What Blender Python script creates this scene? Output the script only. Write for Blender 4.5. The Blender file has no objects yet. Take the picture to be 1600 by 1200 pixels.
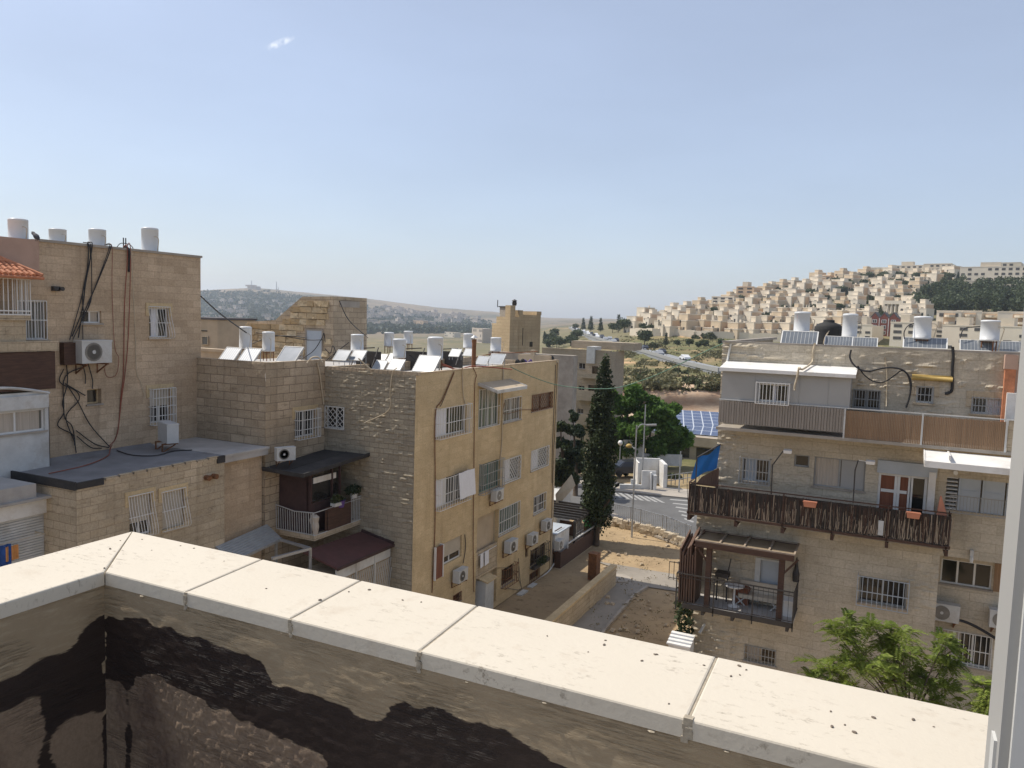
HAZE = 1.4e-4; SKY = .112; SUN = 2.9; EXPO = .72
import bpy, math, random
import numpy as np
from mathutils import Vector, Matrix
random.seed(7); rng = np.random.default_rng(7)
S = bpy.context.scene; COL = S.collection
rad = math.radians

# ------------------------------------------------------------------ camera model (solved from the photograph)
FPX = 1213.0
psi, pit, rol = rad(25.829), rad(4.944), rad(1.7555)
FW = np.array([-math.sin(psi)*math.cos(pit), math.cos(psi)*math.cos(pit), -math.sin(pit)])
_rt = np.array([math.cos(psi), math.sin(psi), 0.0]); _up = np.cross(_rt, FW)
RT = _rt*math.cos(rol) + _up*math.sin(rol); UP = _up*math.cos(rol) - _rt*math.sin(rol)
def ray(x, y): return RT*((x-800)/FPX) - UP*((y-600)/FPX) + FW
def HX(x, y, v): d = ray(x, y); return d*(v/d[0])
def HY(x, y, v): d = ray(x, y); return d*(v/d[1])
def HZ(x, y, v): d = ray(x, y); return d*(v/d[2])
def D(x, y, dep): return ray(x, y)*dep
GZ = -15.0

# ------------------------------------------------------------------ materials
MATS = {}
def nt(name):
    m = bpy.data.materials.new(name); m.use_nodes = True
    t = m.node_tree; t.nodes.clear()
    o = t.nodes.new('ShaderNodeOutputMaterial'); b = t.nodes.new('ShaderNodeBsdfPrincipled')
    t.links.new(b.outputs[0], o.inputs[0]); MATS[name] = m
    return m, t, b, o
def N(t, kind, **kw):
    n = t.nodes.new('ShaderNode'+kind)
    for k, v in kw.items():
        if k.startswith('i_'): n.inputs[k[2:].replace('_', ' ')].default_value = v
        else: setattr(n, k, v)
    return n
def c4(c): return (c[0], c[1], c[2], 1.0)
def mixc(t, fac, a, b, mode='MIX'):
    n = t.nodes.new('ShaderNodeMix'); n.data_type = 'RGBA'; n.blend_type = mode
    for sock, val in ((n.inputs[0], fac), (n.inputs[6], a), (n.inputs[7], b)):
        if hasattr(val, 'is_linked'): t.links.new(val, sock)
        else: sock.default_value = val if not isinstance(val, tuple) or len(val) == 4 else c4(val)
    return n.outputs[2]
def ramp(t, src, lo, hi, c0=(0, 0, 0, 1), c1=(1, 1, 1, 1)):
    r = t.nodes.new('ShaderNodeValToRGB'); e = r.color_ramp.elements
    e[0].position = lo; e[1].position = hi; e[0].color = c0; e[1].color = c1
    t.links.new(src, r.inputs[0]); return r.outputs[0]
def noise(t, vec, scale, detail=4, rough=.6, sc3=None):
    if sc3:
        mp = N(t, 'Mapping'); mp.inputs['Scale'].default_value = sc3; t.links.new(vec, mp.inputs[0]); vec = mp.outputs[0]
    n = N(t, 'TexNoise', i_Scale=scale, i_Detail=detail, i_Roughness=rough); t.links.new(vec, n.inputs['Vector']); return n.outputs['Fac']
def bump(t, b, h, strength=.4, dist=.02):
    n = N(t, 'Bump', i_Strength=strength, i_Distance=dist); t.links.new(h, n.inputs['Height']); t.links.new(n.outputs[0], b.inputs['Normal'])
def plain(name, col, rough=.7, var=.25, scale=3.0, metal=0.0, bmp=0.0, dirt=None, dsc=(1, 1, 1), spec=.5):
    m, t, b, o = nt(name); tc = N(t, 'TexCoord').outputs['Object']
    f = noise(t, tc, scale, 5, .65, dsc)
    lo = tuple(max(0, c*(1-var)) for c in col); hi = tuple(min(1, c*(1+var*.7)) for c in col)
    c = mixc(t, ramp(t, f, .3, .7), lo, hi)
    if dirt:
        f2 = noise(t, tc, scale*.37, 6, .7); c = mixc(t, ramp(t, f2, .52, .75), c, dirt)
    t.links.new(c, b.inputs['Base Color']); b.inputs['Roughness'].default_value = rough; b.inputs['Metallic'].default_value = metal
    b.inputs['Specular IOR Level'].default_value = spec
    if bmp: bump(t, b, noise(t, tc, scale*8, 4), bmp)
    return m
def stone(name, c1, c2, mortar, bw=.5, bh=.25, msize=.008, stain=(.06, .045, .03), samt=.55, bmp=.5, tint=.25, streak=1.0):
    m, t, b, o = nt(name); uv = N(t, 'UVMap').outputs[0]
    nz = N(t, 'TexNoise', i_Scale=1.7, i_Detail=3); t.links.new(uv, nz.inputs['Vector'])
    off = N(t, 'VectorMath', operation='MULTIPLY_ADD'); t.links.new(nz.outputs['Color'], off.inputs[0]); off.inputs[1].default_value = (.05, .03, 0); t.links.new(uv, off.inputs[2])
    br = N(t, 'TexBrick', offset=.5); t.links.new(off.outputs[0], br.inputs['Vector'])
    for k, v in (('Color1', c4(c1)), ('Color2', c4(c2)), ('Mortar', c4(mortar)), ('Scale', 1.0), ('Mortar Size', msize), ('Mortar Smooth', .25), ('Bias', 0.0), ('Brick Width', bw), ('Row Height', bh)):
        br.inputs[k].default_value = v
    c = br.outputs['Color']
    f1 = noise(t, uv, .45, 6, .65); c = mixc(t, ramp(t, f1, .35, .75), c, tuple(x*(1-tint) for x in c2), 'MIX')
    n2 = t.nodes[-1]
    f2 = noise(t, uv, 1.0, 7, .72, (1.5, 5.0, 1)); r2 = ramp(t, f2, .56, .74)
    mu = N(t, 'Math', operation='MULTIPLY'); t.links.new(r2, mu.inputs[0]); mu.inputs[1].default_value = samt
    c = mixc(t, mu.outputs[0], c, stain)
    f3 = noise(t, uv, 1.0, 5, .6, (2.2, .18, 1)); r3 = ramp(t, f3, .55, .8); mu3 = N(t, 'Math', operation='MULTIPLY'); t.links.new(r3, mu3.inputs[0]); mu3.inputs[1].default_value = .35*streak
    c = mixc(t, mu3.outputs[0], c, tuple(x*1.4 for x in stain))
    f4 = noise(t, uv, 14, 5, .7); c = mixc(t, ramp(t, f4, .2, .8, (.72, .72, .72, 1), (1.18, 1.18, 1.18, 1)), (0, 0, 0), c, 'MULTIPLY') if False else mixc(t, 1.0, c, ramp(t, f4, .25, .75, (.74, .74, .74, 1), (1.15, 1.15, 1.15, 1)), 'MULTIPLY')
    t.links.new(c, b.inputs['Base Color']); b.inputs['Roughness'].default_value = .92; b.inputs['Specular IOR Level'].default_value = .2
    h = N(t, 'Math', operation='MULTIPLY_ADD'); t.links.new(br.outputs['Fac'], h.inputs[0]); h.inputs[1].default_value = -.7; t.links.new(noise(t, uv, 9, 6, .7), h.inputs[2])
    bump(t, b, h.outputs[0], bmp, .03)
    return m
def leafmat(name, a, c, tr=.35):
    m, t, b, o = nt(name); g = N(t, 'NewGeometry')
    col = mixc(t, g.outputs['Random Per Island'], a, c)
    f = noise(t, N(t, 'TexCoord').outputs['Object'], .6, 3); col = mixc(t, ramp(t, f, .35, .7), col, tuple(x*.6 for x in a))
    t.links.new(col, b.inputs['Base Color']); b.inputs['Roughness'].default_value = .6; b.inputs['Specular IOR Level'].default_value = .25
    tl = N(t, 'BsdfTranslucent'); t.links.new(col, tl.inputs[0]); mx = N(t, 'MixShader'); mx.inputs[0].default_value = tr
    t.links.new(b.outputs[0], mx.inputs[1]); t.links.new(tl.outputs[0], mx.inputs[2]); t.links.new(mx.outputs[0], o.inputs[0])
    return m

stone('stone_tan', (.66, .51, .355), (.51, .385, .26), (.40, .295, .20), .62, .27, .007, samt=.35)
stone('stone_annex', (.62, .51, .365), (.49, .40, .28), (.31, .24, .165), .55, .26, .01, stain=(.09, .065, .04), samt=.8)
stone('stone_block', (.60, .475, .335), (.45, .355, .245), (.20, .155, .11), .74, .34, .016, stain=(.11, .08, .055), samt=.75)
stone('stone_grey', (.49, .425, .315), (.385, .33, .245), (.25, .21, .15), .5, .22, .012, stain=(.08, .07, .055), samt=.5, bmp=.8)
stone('stone_yellow', (.70, .55, .335), (.62, .475, .28), (.53, .40, .235), .45, .25, .005, stain=(.17, .11, .055), samt=.4, bmp=.35)
stone('stone_right', (.63, .555, .435), (.52, .455, .35), (.38, .325, .245), .85, .30, .008, stain=(.12, .095, .065), samt=.45, bmp=.4)
stone('stone_rock', (.50, .38, .22), (.40, .31, .19), (.08, .06, .04), .5, .26, .012, stain=(.09, .065, .04), samt=.5, bmp=.9)
stone('stone_far', (.46, .385, .285), (.41, .34, .25), (.3, .24, .18), .7, .3, .008, samt=.35)
stone('stone_tower', (.55, .43, .27), (.50, .38, .235), (.34, .25, .15), .8, .3, .012, samt=.12)
plain('plaster_pink', (.46, .31, .235), .9, .12, 1.2, dirt=(.3, .2, .15))
plain('white_paint', (.72, .71, .68), .5, .08, 2.0, dirt=(.5, .46, .4))
plain('white_dirty', (.54, .54, .52), .6, .14, 2.0, dirt=(.36, .32, .27))
plain('tank_white', (.60, .61, .61), .35, .06, 1.5, dirt=(.5, .48, .44))
plain('grey_metal', (.38, .38, .37), .5, .15, 3, .3)
plain('galvanised', (.42, .43, .44), .45, .18, 6, .6)
plain('dark_metal', (.05, .045, .042), .55, .3, 4, .2)
plain('rust', (.20, .085, .035), .9, .45, 5, dirt=(.07, .04, .025))
plain('cable_black', (.018, .018, .02), .6, .2, 4)
plain('cable_red', (.24, .06, .03), .6, .2, 4)
plain('cable_beige', (.5, .42, .3), .6, .2, 4)
plain('cable_green', (.10, .20, .14), .7, .3, 4)
plain('wood_brown', (.075, .038, .024), .8, .4, 3, dsc=(1, 1, 8))
plain('wood_red', (.13, .075, .05), .8, .4, 4, dsc=(6, 6, .6))
plain('purple_brown', (.055, .028, .026), .8, .3, 3)
plain('roof_red', (.105, .042, .036), .75, .2, 3, dirt=(.07, .035, .03))
plain('tar_roof', (.035, .033, .033), .8, .3, 2, dirt=(.07, .065, .06), bmp=.15)
plain('membrane', (.20, .20, .205), .75, .25, .9, dirt=(.11, .10, .095), bmp=.1)
plain('membrane_light', (.42, .40, .375), .8, .2, .9, dirt=(.26, .23, .2))
plain('concrete', (.34, .30, .25), .9, .2, 1.3, dirt=(.2, .17, .14), bmp=.15)
plain('mortar', (.36, .31, .235), .95, .3, 60)
plain('pergola_sheet', (.24, .185, .12), .6, .15, 3)
plain('wood_pale', (.33, .26, .19), .85, .25, 5)
plain('stucco', (.46, .37, .26), .95, .14, 1.0, dirt=(.33, .26, .18), bmp=.2)
plain('lining', (.47, .42, .30), .9, .12, 1.5)
plain('grey_panel', (.34, .335, .32), .6, .07, .6, dirt=(.28, .265, .25))
plain('corrugated_grey', (.27, .235, .20), .7, .12, 2, dsc=(4, 4, .4))
plain('slat_brown', (.27, .165, .09), .75, .3, 2.5, dsc=(9, 9, .35))
plain('yellow_fabric', (.42, .29, .085), .7, .2, 3)
plain('terracotta', (.50, .20, .10), .85, .3, 6)
plain('orange_plastic', (.55, .22, .13), .6, .12, 4)
plain('blue_tarp', (.01, .16, .52), .55, .14, 1.5)
plain('blue_cloth', (.02, .07, .25), .85, .3, 5); plain('orange_cloth', (.55, .25, .08), .85, .2, 5); plain('white_cloth', (.72, .72, .74), .85, .06, 5)
plain('green_plastic', (.02, .28, .10), .5, .2, 4); plain('purple_plastic', (.10, .05, .22), .5, .2, 4)
plain('reed', (.36, .28, .20), .9, .75, 7, dsc=(12, 12, .5)); plain('reed_dark', (.05, .04, .033), .95, .4, 6)
plain('curtain', (.46, .40, .33), .9, .2, 3, dsc=(8, 8, .2)); plain('curtain_brown', (.20, .075, .04), .9, .3, 3, dsc=(8, 8, .2))
plain('shutter', (.50, .44, .35), .6, .1, 2, dirt=(.38, .31, .23)); plain('shutter_blue', (.40, .44, .48), .55, .08, 2)
plain('frame_white', (.68, .67, .64), .5, .08, 3); plain('frame_grey', (.30, .30, .29), .5, .12, 3); plain('frame_green', (.10, .20, .17), .6, .2, 3)
plain('asphalt', (.12, .118, .115), .93, .18, .6, dirt=(.085, .083, .08), bmp=.15); plain('asphalt_old', (.27, .24, .20), .95, .2, .5, dirt=(.19, .165, .135), bmp=.15)
plain('pavement', (.36, .32, .27), .92, .15, .7, dirt=(.26, .22, .18)); plain('road_paint', (.33, .325, .31), .8, .1, 3, dirt=(.35, .33, .31))
plain('road_far', (.25, .26, .27), .85, .1, .1)
plain('rubble', (.45, .36, .25), .95, .4, 2, bmp=.6); plain('rock_cut', (.50, .34, .21), .95, .35, .12, dirt=(.34, .18, .10), bmp=.4)
plain('bark', (.09, .065, .045), .95, .35, 5, dsc=(4, 4, 1), bmp=.5); plain('twig', (.13, .10, .06), .9, .3, 5)
plain('brick_red', (.27, .085, .06), .9, .2, .8); plain('roof_dark', (.10, .09, .09), .8, .2, 1)
plain('hill_stone', (.64, .555, .43), .9, .16, .09); plain('hill_stone_pale', (.70, .62, .50), .9, .12, .09); plain('hill_tan', (.56, .40, .26), .9, .15, .09)
plain('hill_warm', (.56, .45, .315), .9, .14, .09)
plain('hill_window', (.07, .065, .06), .4, .3, .4); plain('far_wall', (.52, .45, .38), .9, .2, .02)
plain('sticker_red', (.50, .02, .03), .5, .1, 5); plain('sticker_brown', (.30, .16, .12), .6, .3, 9); plain('sticker_dark', (.03, .035, .05), .5, .2, 5); plain('sticker_blue', (.07, .10, .30), .5, .2, 8)
plain('car_white', (.70, .70, .70), .3, .03, 1); plain('car_dark', (.03, .032, .04), .25, .1, 1); plain('car_silver', (.33, .34, .36), .3, .05, 1); plain('car_red', (.26, .03, .03), .3, .05, 1)
plain('rubber', (.02, .02, .02), .8, .2, 3); plain('pebble', (.17, .135, .105), .9, .5, 30); plain('feather', (.06, .06, .07), .8, .4, 30)
plain('fan_grey', (.20, .185, .16), .6, .2, 5)
leafmat('leaf_cypress', (.034, .052, .022), (.07, .09, .034), .15)
leafmat('leaf_tree', (.075, .16, .028), (.19, .31, .07), .45)
leafmat('leaf_pine', (.055, .08, .036), (.12, .145, .07), .2)
leafmat('leaf_sumac', (.17, .24, .04), (.36, .42, .10), .45)
leafmat('leaf_olive', (.03, .05, .022), (.06, .085, .04), .15)
leafmat('leaf_scrub', (.11, .11, .05), (.26, .23, .115), .2)
leafmat('leaf_dry', (.16, .13, .05), (.26, .20, .09), .2)
leafmat('leaf_shrub', (.065, .085, .035), (.14, .15, .065), .2)
def glass(name, col, rough=.06, spec=.6):
    m, t, b, o = nt(name); tc = N(t, 'TexCoord').outputs['Object']
    f = noise(t, tc, 1.3, 2); t.links.new(mixc(t, f, tuple(c*.6 for c in col), tuple(c*1.3 for c in col)), b.inputs['Base Color'])
    b.inputs['Roughness'].default_value = rough; b.inputs['Specular IOR Level'].default_value = spec
    bump(t, b, noise(t, tc, .8, 1), .03)
glass('pane_dark', (.022, .021, .02)); glass('pane_grey', (.14, .135, .12), .15); glass('pane_green', (.10, .13, .11), .12); glass('pane_brown', (.05, .035, .022), .1)
glass('collector_blue', (.15, .165, .18), .12, .8); glass('collector_white', (.30, .33, .36), .12, .9)
def pv():
    m, t, b, o = nt('pv_cells'); uv = N(t, 'UVMap').outputs[0]
    br = N(t, 'TexBrick', offset=0.0); t.links.new(uv, br.inputs['Vector'])
    for k, v in (('Color1', (.02, .03, .09, 1)), ('Color2', (.03, .045, .12, 1)), ('Mortar', (.5, .52, .55, 1)), ('Scale', 1.0), ('Mortar Size', .07), ('Brick Width', 1.15), ('Row Height', 2.3)): br.inputs[k].default_value = v
    t.links.new(br.outputs['Color'], b.inputs['Base Color']); b.inputs['Roughness'].default_value = .2
pv()
def island(name, a, b_, rough=.9):
    m, t, b, o = nt(name); g = N(t, 'NewGeometry'); tc = N(t, 'TexCoord').outputs['Object']
    c = mixc(t, g.outputs['Random Per Island'], a, b_); c = mixc(t, ramp(t, noise(t, tc, 3.5, 6, .7), .5, .75), c, tuple(x*.45 for x in a)); t.links.new(c, b.inputs['Base Color']); b.inputs['Roughness'].default_value = rough; b.inputs['Specular IOR Level'].default_value = .2
    bump(t, b, noise(t, tc, 7, 6, .7), .8, .06)
island('rock_block', (.44, .32, .18), (.66, .54, .36)); island('rubble_block', (.40, .32, .22), (.58, .49, .36))
def printed(name, ink, bw=.075, bh=.05):
    m, t, b, o = nt(name); uv = N(t, 'UVMap').outputs[0]
    br = N(t, 'TexBrick'); t.links.new(uv, br.inputs['Vector'])
    for k, v in (('Color1', c4(ink)), ('Color2', (.66, .66, .66, 1)), ('Mortar', (.68, .69, .7, 1)), ('Scale', 1.0), ('Mortar Size', .010), ('Bias', -.35), ('Brick Width', bw), ('Row Height', bh)): br.inputs[k].default_value = v
    t.links.new(br.outputs['Color'], b.inputs['Base Color']); b.inputs['Roughness'].default_value = .5
printed('print_red', (.42, .07, .05)); printed('print_blue', (.08, .12, .32))
def collector_lines():
    m, t, b, o = nt('collector_ribbed'); uv = N(t, 'UVMap').outputs[0]
    w = N(t, 'TexWave', i_Scale=2.2, i_Distortion=.3); t.links.new(uv, w.inputs[0])
    t.links.new(mixc(t, ramp(t, w.outputs['Fac'], .3, .9), (.42, .45, .48), (.62, .65, .68)), b.inputs['Base Color']); b.inputs['Roughness'].default_value = .3
collector_lines()
def coping_mat():
    m, t, b, o = nt('coping_stone'); tc = N(t, 'TexCoord').outputs['Object']
    f = noise(t, tc, 1.5, 4); c = mixc(t, f, (.52, .465, .375), (.60, .545, .45))
    f2 = noise(t, tc, 26, 6, .75, (1, 2.2, 1)); g2 = noise(t, tc, 3.1, 3)
    mu = N(t, 'Math', operation='MULTIPLY'); t.links.new(ramp(t, f2, .56, .66), mu.inputs[0]); t.links.new(ramp(t, g2, .45, .68), mu.inputs[1])
    c = mixc(t, mu.outputs[0], c, (.24, .20, .15))
    g3 = noise(t, tc, 8, 6, .7); c = mixc(t, ramp(t, g3, .56, .80), c, (.47, .40, .31))
    g = N(t, 'NewGeometry'); sx = N(t, 'SeparateXYZ'); t.links.new(g.outputs['Normal'], sx.inputs[0])
    t.links.new(c, b.inputs['Base Color']); b.inputs['Roughness'].default_value = .7; b.inputs['Specular IOR Level'].default_value = .3
    bump(t, b, noise(t, tc, 55, 5), .12, .01)
coping_mat()
def parapet_mat():
    m, t, b, o = nt('tarred_plaster'); tc = N(t, 'TexCoord').outputs['Object']
    at = N(t, 'Attribute', attribute_name='tar'); sp = N(t, 'SeparateColor'); t.links.new(at.outputs['Color'], sp.inputs[0])
    fine = noise(t, tc, 55, 6, .75, (.25, .25, 1.4)); mid = noise(t, tc, 7, 5, .65)
    pl_ = mixc(t, mid, (.27, .205, .13), (.37, .29, .19)); pl_ = mixc(t, ramp(t, fine, .5, .75), pl_, (.42, .345, .235))
    low = mixc(t, noise(t, tc, 90, 4, .7), (.16, .11, .075), (.33, .25, .175)); low = mixc(t, ramp(t, noise(t, tc, 4, 4), .45, .7), low, (.10, .065, .05))
    c = mixc(t, sp.outputs[1], pl_, low)
    ad = N(t, 'Math', operation='MULTIPLY_ADD'); t.links.new(noise(t, tc, 60, 6, .75, (.10, .10, 1.2)), ad.inputs[0]); ad.inputs[1].default_value = .85; t.links.new(sp.outputs[0], ad.inputs[2])
    mask = ramp(t, ad.outputs[0], .80, .90)
    tar = mixc(t, noise(t, tc, 30, 5, .7, (.2, .2, 1.6)), (.017, .011, .009), (.050, .034, .028))
    t.links.new(mixc(t, mask, c, tar), b.inputs['Base Color'])
    rr = mixc(t, mask, (.95, .95, .95), (.55, .55, .55)); t.links.new(rr, b.inputs['Roughness']); b.inputs['Specular IOR Level'].default_value = .3
    scr = noise(t, tc, 1.0, 4, .6, (11, 11, 230)); pat = ramp(t, noise(t, tc, 3.4, 4, .6, (1, 1, 2)), .46, .60); hs = N(t, 'Math', operation='MULTIPLY'); t.links.new(ramp(t, scr, .50, .66), hs.inputs[0]); t.links.new(pat, hs.inputs[1])
    gr = noise(t, tc, 70, 6, .8, (.6, .6, 1.2)); hh = N(t, 'Math', operation='MULTIPLY_ADD'); t.links.new(gr, hh.inputs[0]); hh.inputs[1].default_value = .5; t.links.new(hs.outputs[0], hh.inputs[2])
    bump(t, b, hh.outputs[0], .75, .006)
parapet_mat()
def terrain_mat():
    m, t, b, o = nt('terrain'); tc = N(t, 'TexCoord').outputs['Object']
    g = noise(t, tc, .03, 6, .65); f = noise(t, tc, .16, 7, .75); k = noise(t, tc, .9, 5, .7)
    dry = mixc(t, f, (.30, .20, .115), (.44, .32, .195)); grn = mixc(t, k, (.085, .095, .04), (.19, .175, .085))
    c = mixc(t, ramp(t, g, .30, .52), dry, grn); c = mixc(t, ramp(t, f, .60, .68), c, (.055, .07, .03))
    c = mixc(t, ramp(t, noise(t, tc, .055, 5, .7), .60, .66), c, (.52, .34, .19))
    ln0 = N(t, 'VectorMath', operation='LENGTH'); t.links.new(tc, ln0.inputs[0]); rk = mixc(t, ramp(t, noise(t, tc, .10, 7, .75), .4, .62), (.40, .25, .16), (.56, .44, .315))
    def band(a, b, e):
        q1 = N(t, 'MapRange'); t.links.new(ln0.outputs['Value'], q1.inputs[0]); q1.inputs[1].default_value = a; q1.inputs[2].default_value = a+e
        q2 = N(t, 'MapRange'); t.links.new(ln0.outputs['Value'], q2.inputs[0]); q2.inputs[1].default_value = b; q2.inputs[2].default_value = b+e; q2.inputs[3].default_value = 1; q2.inputs[4].default_value = 0
        q3 = N(t, 'Math', operation='MULTIPLY'); t.links.new(q1.outputs[0], q3.inputs[0]); t.links.new(q2.outputs[0], q3.inputs[1]); return q3.outputs[0]
    c = mixc(t, band(104, 136, 4), c, rk)
    dm = N(t, 'Math', operation='MULTIPLY'); t.links.new(band(330, 800, 20), dm.inputs[0]); dm.inputs[1].default_value = .8
    c = mixc(t, dm.outputs[0], c, mixc(t, f, (.10, .105, .055), (.24, .20, .13)))
    ln = N(t, 'VectorMath', operation='LENGTH'); t.links.new(tc, ln.inputs[0])
    nr = N(t, 'MapRange'); t.links.new(ln.outputs['Value'], nr.inputs[0]); nr.inputs[1].default_value = 62; nr.inputs[2].default_value = 85
    nr2 = noise(t, tc, .35, 7, .7); nearc = mixc(t, ramp(t, nr2, .38, .68), (.40, .295, .175), (.28, .205, .125)); nearc = mixc(t, ramp(t, noise(t, tc, 2.5, 6, .75), .55, .72), nearc, (.17, .12, .07))
    c = mixc(t, nr.outputs[0], nearc, c)
    fr = N(t, 'MapRange'); t.links.new(ln.outputs['Value'], fr.inputs[0]); fr.inputs[1].default_value = 650; fr.inputs[2].default_value = 1300
    farc = mixc(t, ramp(t, noise(t, tc, .0035, 6, .65), .42, .6), (.22, .175, .125), (.105, .10, .07)); farc = mixc(t, ramp(t, noise(t, tc, .02, 5, .7), .55, .7), farc, (.28, .215, .15))
    c = mixc(t, fr.outputs[0], c, farc)
    t.links.new(c, b.inputs['Base Color']); b.inputs['Roughness'].default_value = .98; b.inputs['Specular IOR Level'].default_value = .1
    bump(t, b, k, .6, .15)
terrain_mat()

# ------------------------------------------------------------------ mesh helpers
def vnoise(u, v, seed=0):
    u = np.asarray(u, float); v = np.asarray(v, float)
    i = np.floor(u).astype(np.int64); j = np.floor(v).astype(np.int64); fu = u-i; fv = v-j
    fu = fu*fu*(3-2*fu); fv = fv*fv*(3-2*fv)
    def h(a, b):
        n = (a*374761393 + b*668265263 + seed*974634) & 0x7fffffff
        n = (n ^ (n >> 13))*1274126177 & 0x7fffffff
        return ((n ^ (n >> 16)) & 0xffff)/65535.0
    return (h(i, j)*(1-fu)+h(i+1, j)*fu)*(1-fv)+(h(i, j+1)*(1-fu)+h(i+1, j+1)*fu)*fv
def fbm(u, v, seed=0, o=4):
    s = 0; a = .5
    for k in range(o): s = s+a*vnoise(u*2**k, v*2**k, seed+k*11); a *= .5
    return s
def smooth_path(pts, k=5):
    P = [np.array(p, float) for p in pts]
    if len(P) < 3: return P
    P = [2*P[0]-P[1]]+P+[2*P[-1]-P[-2]]; out = []
    for i in range(1, len(P)-2):
        for j in range(k):
            t = j/k; a, b, c, d = P[i-1:i+3]
            out.append(.5*((2*b)+(-a+c)*t+(2*a-5*b+4*c-d)*t*t+(-a+3*b-3*c+d)*t**3))
    out.append(P[-2]); return out
class MB:
    def __init__(s): s.v = []; s.f = []; s.uv = {}; s.mi = []; s.m = 0
    def face(s, pts, uv=None):
        n = len(s.v); s.v += [tuple(map(float, p)) for p in pts]; s.f.append(tuple(range(n, n+len(pts)))); s.mi.append(s.m)
        if uv: s.uv[len(s.f)-1] = uv
    def hexa(s, c):                                     # 8 corners: bottom 4 (ccw) then top 4
        n = len(s.v); s.v += [tuple(map(float, p)) for p in c]
        for q in ((3, 2, 1, 0), (4, 5, 6, 7), (0, 1, 5, 4), (1, 2, 6, 5), (2, 3, 7, 6), (3, 0, 4, 7)):
            P = [c[i] for i in q]; s.f.append(tuple(n+i for i in q)); s.mi.append(s.m)
            a = np.abs(np.cross(np.subtract(P[1], P[0]), np.subtract(P[2], P[0])))
            k = int(np.argmax(a)); s.uv[len(s.f)-1] = [((p[1], p[2]), (p[0], p[2]), (p[0], p[1]))[k] for p in P]
    def box(s, x0, x1, y0, y1, z0, z1):
        s.hexa([(x0, y0, z0), (x1, y0, z0), (x1, y1, z0), (x0, y1, z0), (x0, y0, z1), (x1, y0, z1), (x1, y1, z1), (x0, y1, z1)])
    def bar(s, a, b, w, h=None, up=(0, 0, 1)):
        h = h or w; a = np.array(a, float); b = np.array(b, float); d = b-a; L = np.linalg.norm(d); d = d/L
        u = np.array(up, float)
        if abs(d@u) > .95: u = np.array([0, 1., 0]) if abs(d[1]) < .9 else np.array([1., 0, 0])
        r = np.cross(d, u); r /= np.linalg.norm(r); u = np.cross(r, d); r = r*w/2; u = u*h/2
        s.hexa([a-r-u, a+r-u, b+r-u, b-r-u, a-r+u, a+r+u, b+r+u, b-r+u])
    def tube(s, pts, r, n=6, r1=None, cap=True):
        P = [np.array(p, float) for p in pts]; m = len(P); r1 = r if r1 is None else r1; base = len(s.v); pu = None
        for i in range(m):
            d = P[min(i+1, m-1)]-P[max(i-1, 0)]; d = d/(np.linalg.norm(d)+1e-9)
            u = np.array([0, 0, 1.]) if abs(d[2]) < .9 else np.array([1., 0, 0])
            if pu is not None: u = pu
            a = np.cross(d, u); a /= (np.linalg.norm(a)+1e-9); b = np.cross(a, d); pu = b; rr = r+(r1-r)*i/max(1, m-1)
            for k in range(n):
                an = 2*math.pi*k/n; s.v.append(tuple(P[i]+rr*(math.cos(an)*a+math.sin(an)*b)))
        for i in range(m-1):
            for k in range(n):
                k2 = (k+1) % n; s.f.append((base+i*n+k, base+i*n+k2, base+(i+1)*n+k2, base+(i+1)*n+k)); s.mi.append(s.m)
        if cap:
            s.f.append(tuple(base+k for k in range(n))); s.f.append(tuple(base+(m-1)*n+k for k in range(n-1, -1, -1))); s.mi += [s.m, s.m]
    def lathe(s, prof, c=(0, 0, 0), n=20, axis='z'):
        base = len(s.v)
        for r, z in prof:
            for k in range(n):
                a = 2*math.pi*k/n; x, y = r*math.cos(a), r*math.sin(a)
                p = (x, y, z) if axis == 'z' else ((x, z, y) if axis == 'y' else (z, x, y))
                s.v.append((c[0]+p[0], c[1]+p[1], c[2]+p[2]))
        for i in range(len(prof)-1):
            for k in range(n):
                k2 = (k+1) % n; s.f.append((base+i*n+k, base+i*n+k2, base+(i+1)*n+k2, base+(i+1)*n+k)); s.mi.append(s.m)
        s.f.append(tuple(base+k for k in range(n-1, -1, -1))); s.f.append(tuple(base+(len(prof)-1)*n+k for k in range(n))); s.mi += [s.m, s.m]
    def prism(s, poly, n0, n1, P):                      # poly of (u,z), P(u,z,n)->world
        m = len(poly); a = [P(u, z, n0) for u, z in poly]; b = [P(u, z, n1) for u, z in poly]
        s.face(b, [(u, z) for u, z in poly]); s.face(a[::-1], [(u, z) for u, z in poly][::-1])
        for i in range(m):
            j = (i+1) % m; L = math.hypot(poly[j][0]-poly[i][0], poly[j][1]-poly[i][1])
            s.face([a[i], a[j], b[j], b[i]], [(n0, poly[i][1]), (n0, poly[j][1]), (n1, poly[j][1]), (n1, poly[i][1])])
    def build(s, name, mat, parent=None, smooth=False):
        me = bpy.data.meshes.new(name); me.from_pydata(s.v, [], s.f)
        for x in (mat if isinstance(mat, (list, tuple)) else [mat]): me.materials.append(MATS[x])
        if any(s.mi): me.polygons.foreach_set('material_index', s.mi)
        if s.uv:
            ul = me.uv_layers.new(name='UVMap').data
            for i, uv in s.uv.items():
                p = me.polygons[i]
                for k, li in enumerate(p.loop_indices): ul[li].uv = uv[k]
        if smooth: me.polygons.foreach_set('use_smooth', [True]*len(me.polygons))
        me.update(); return link(name, me, parent)
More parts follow.
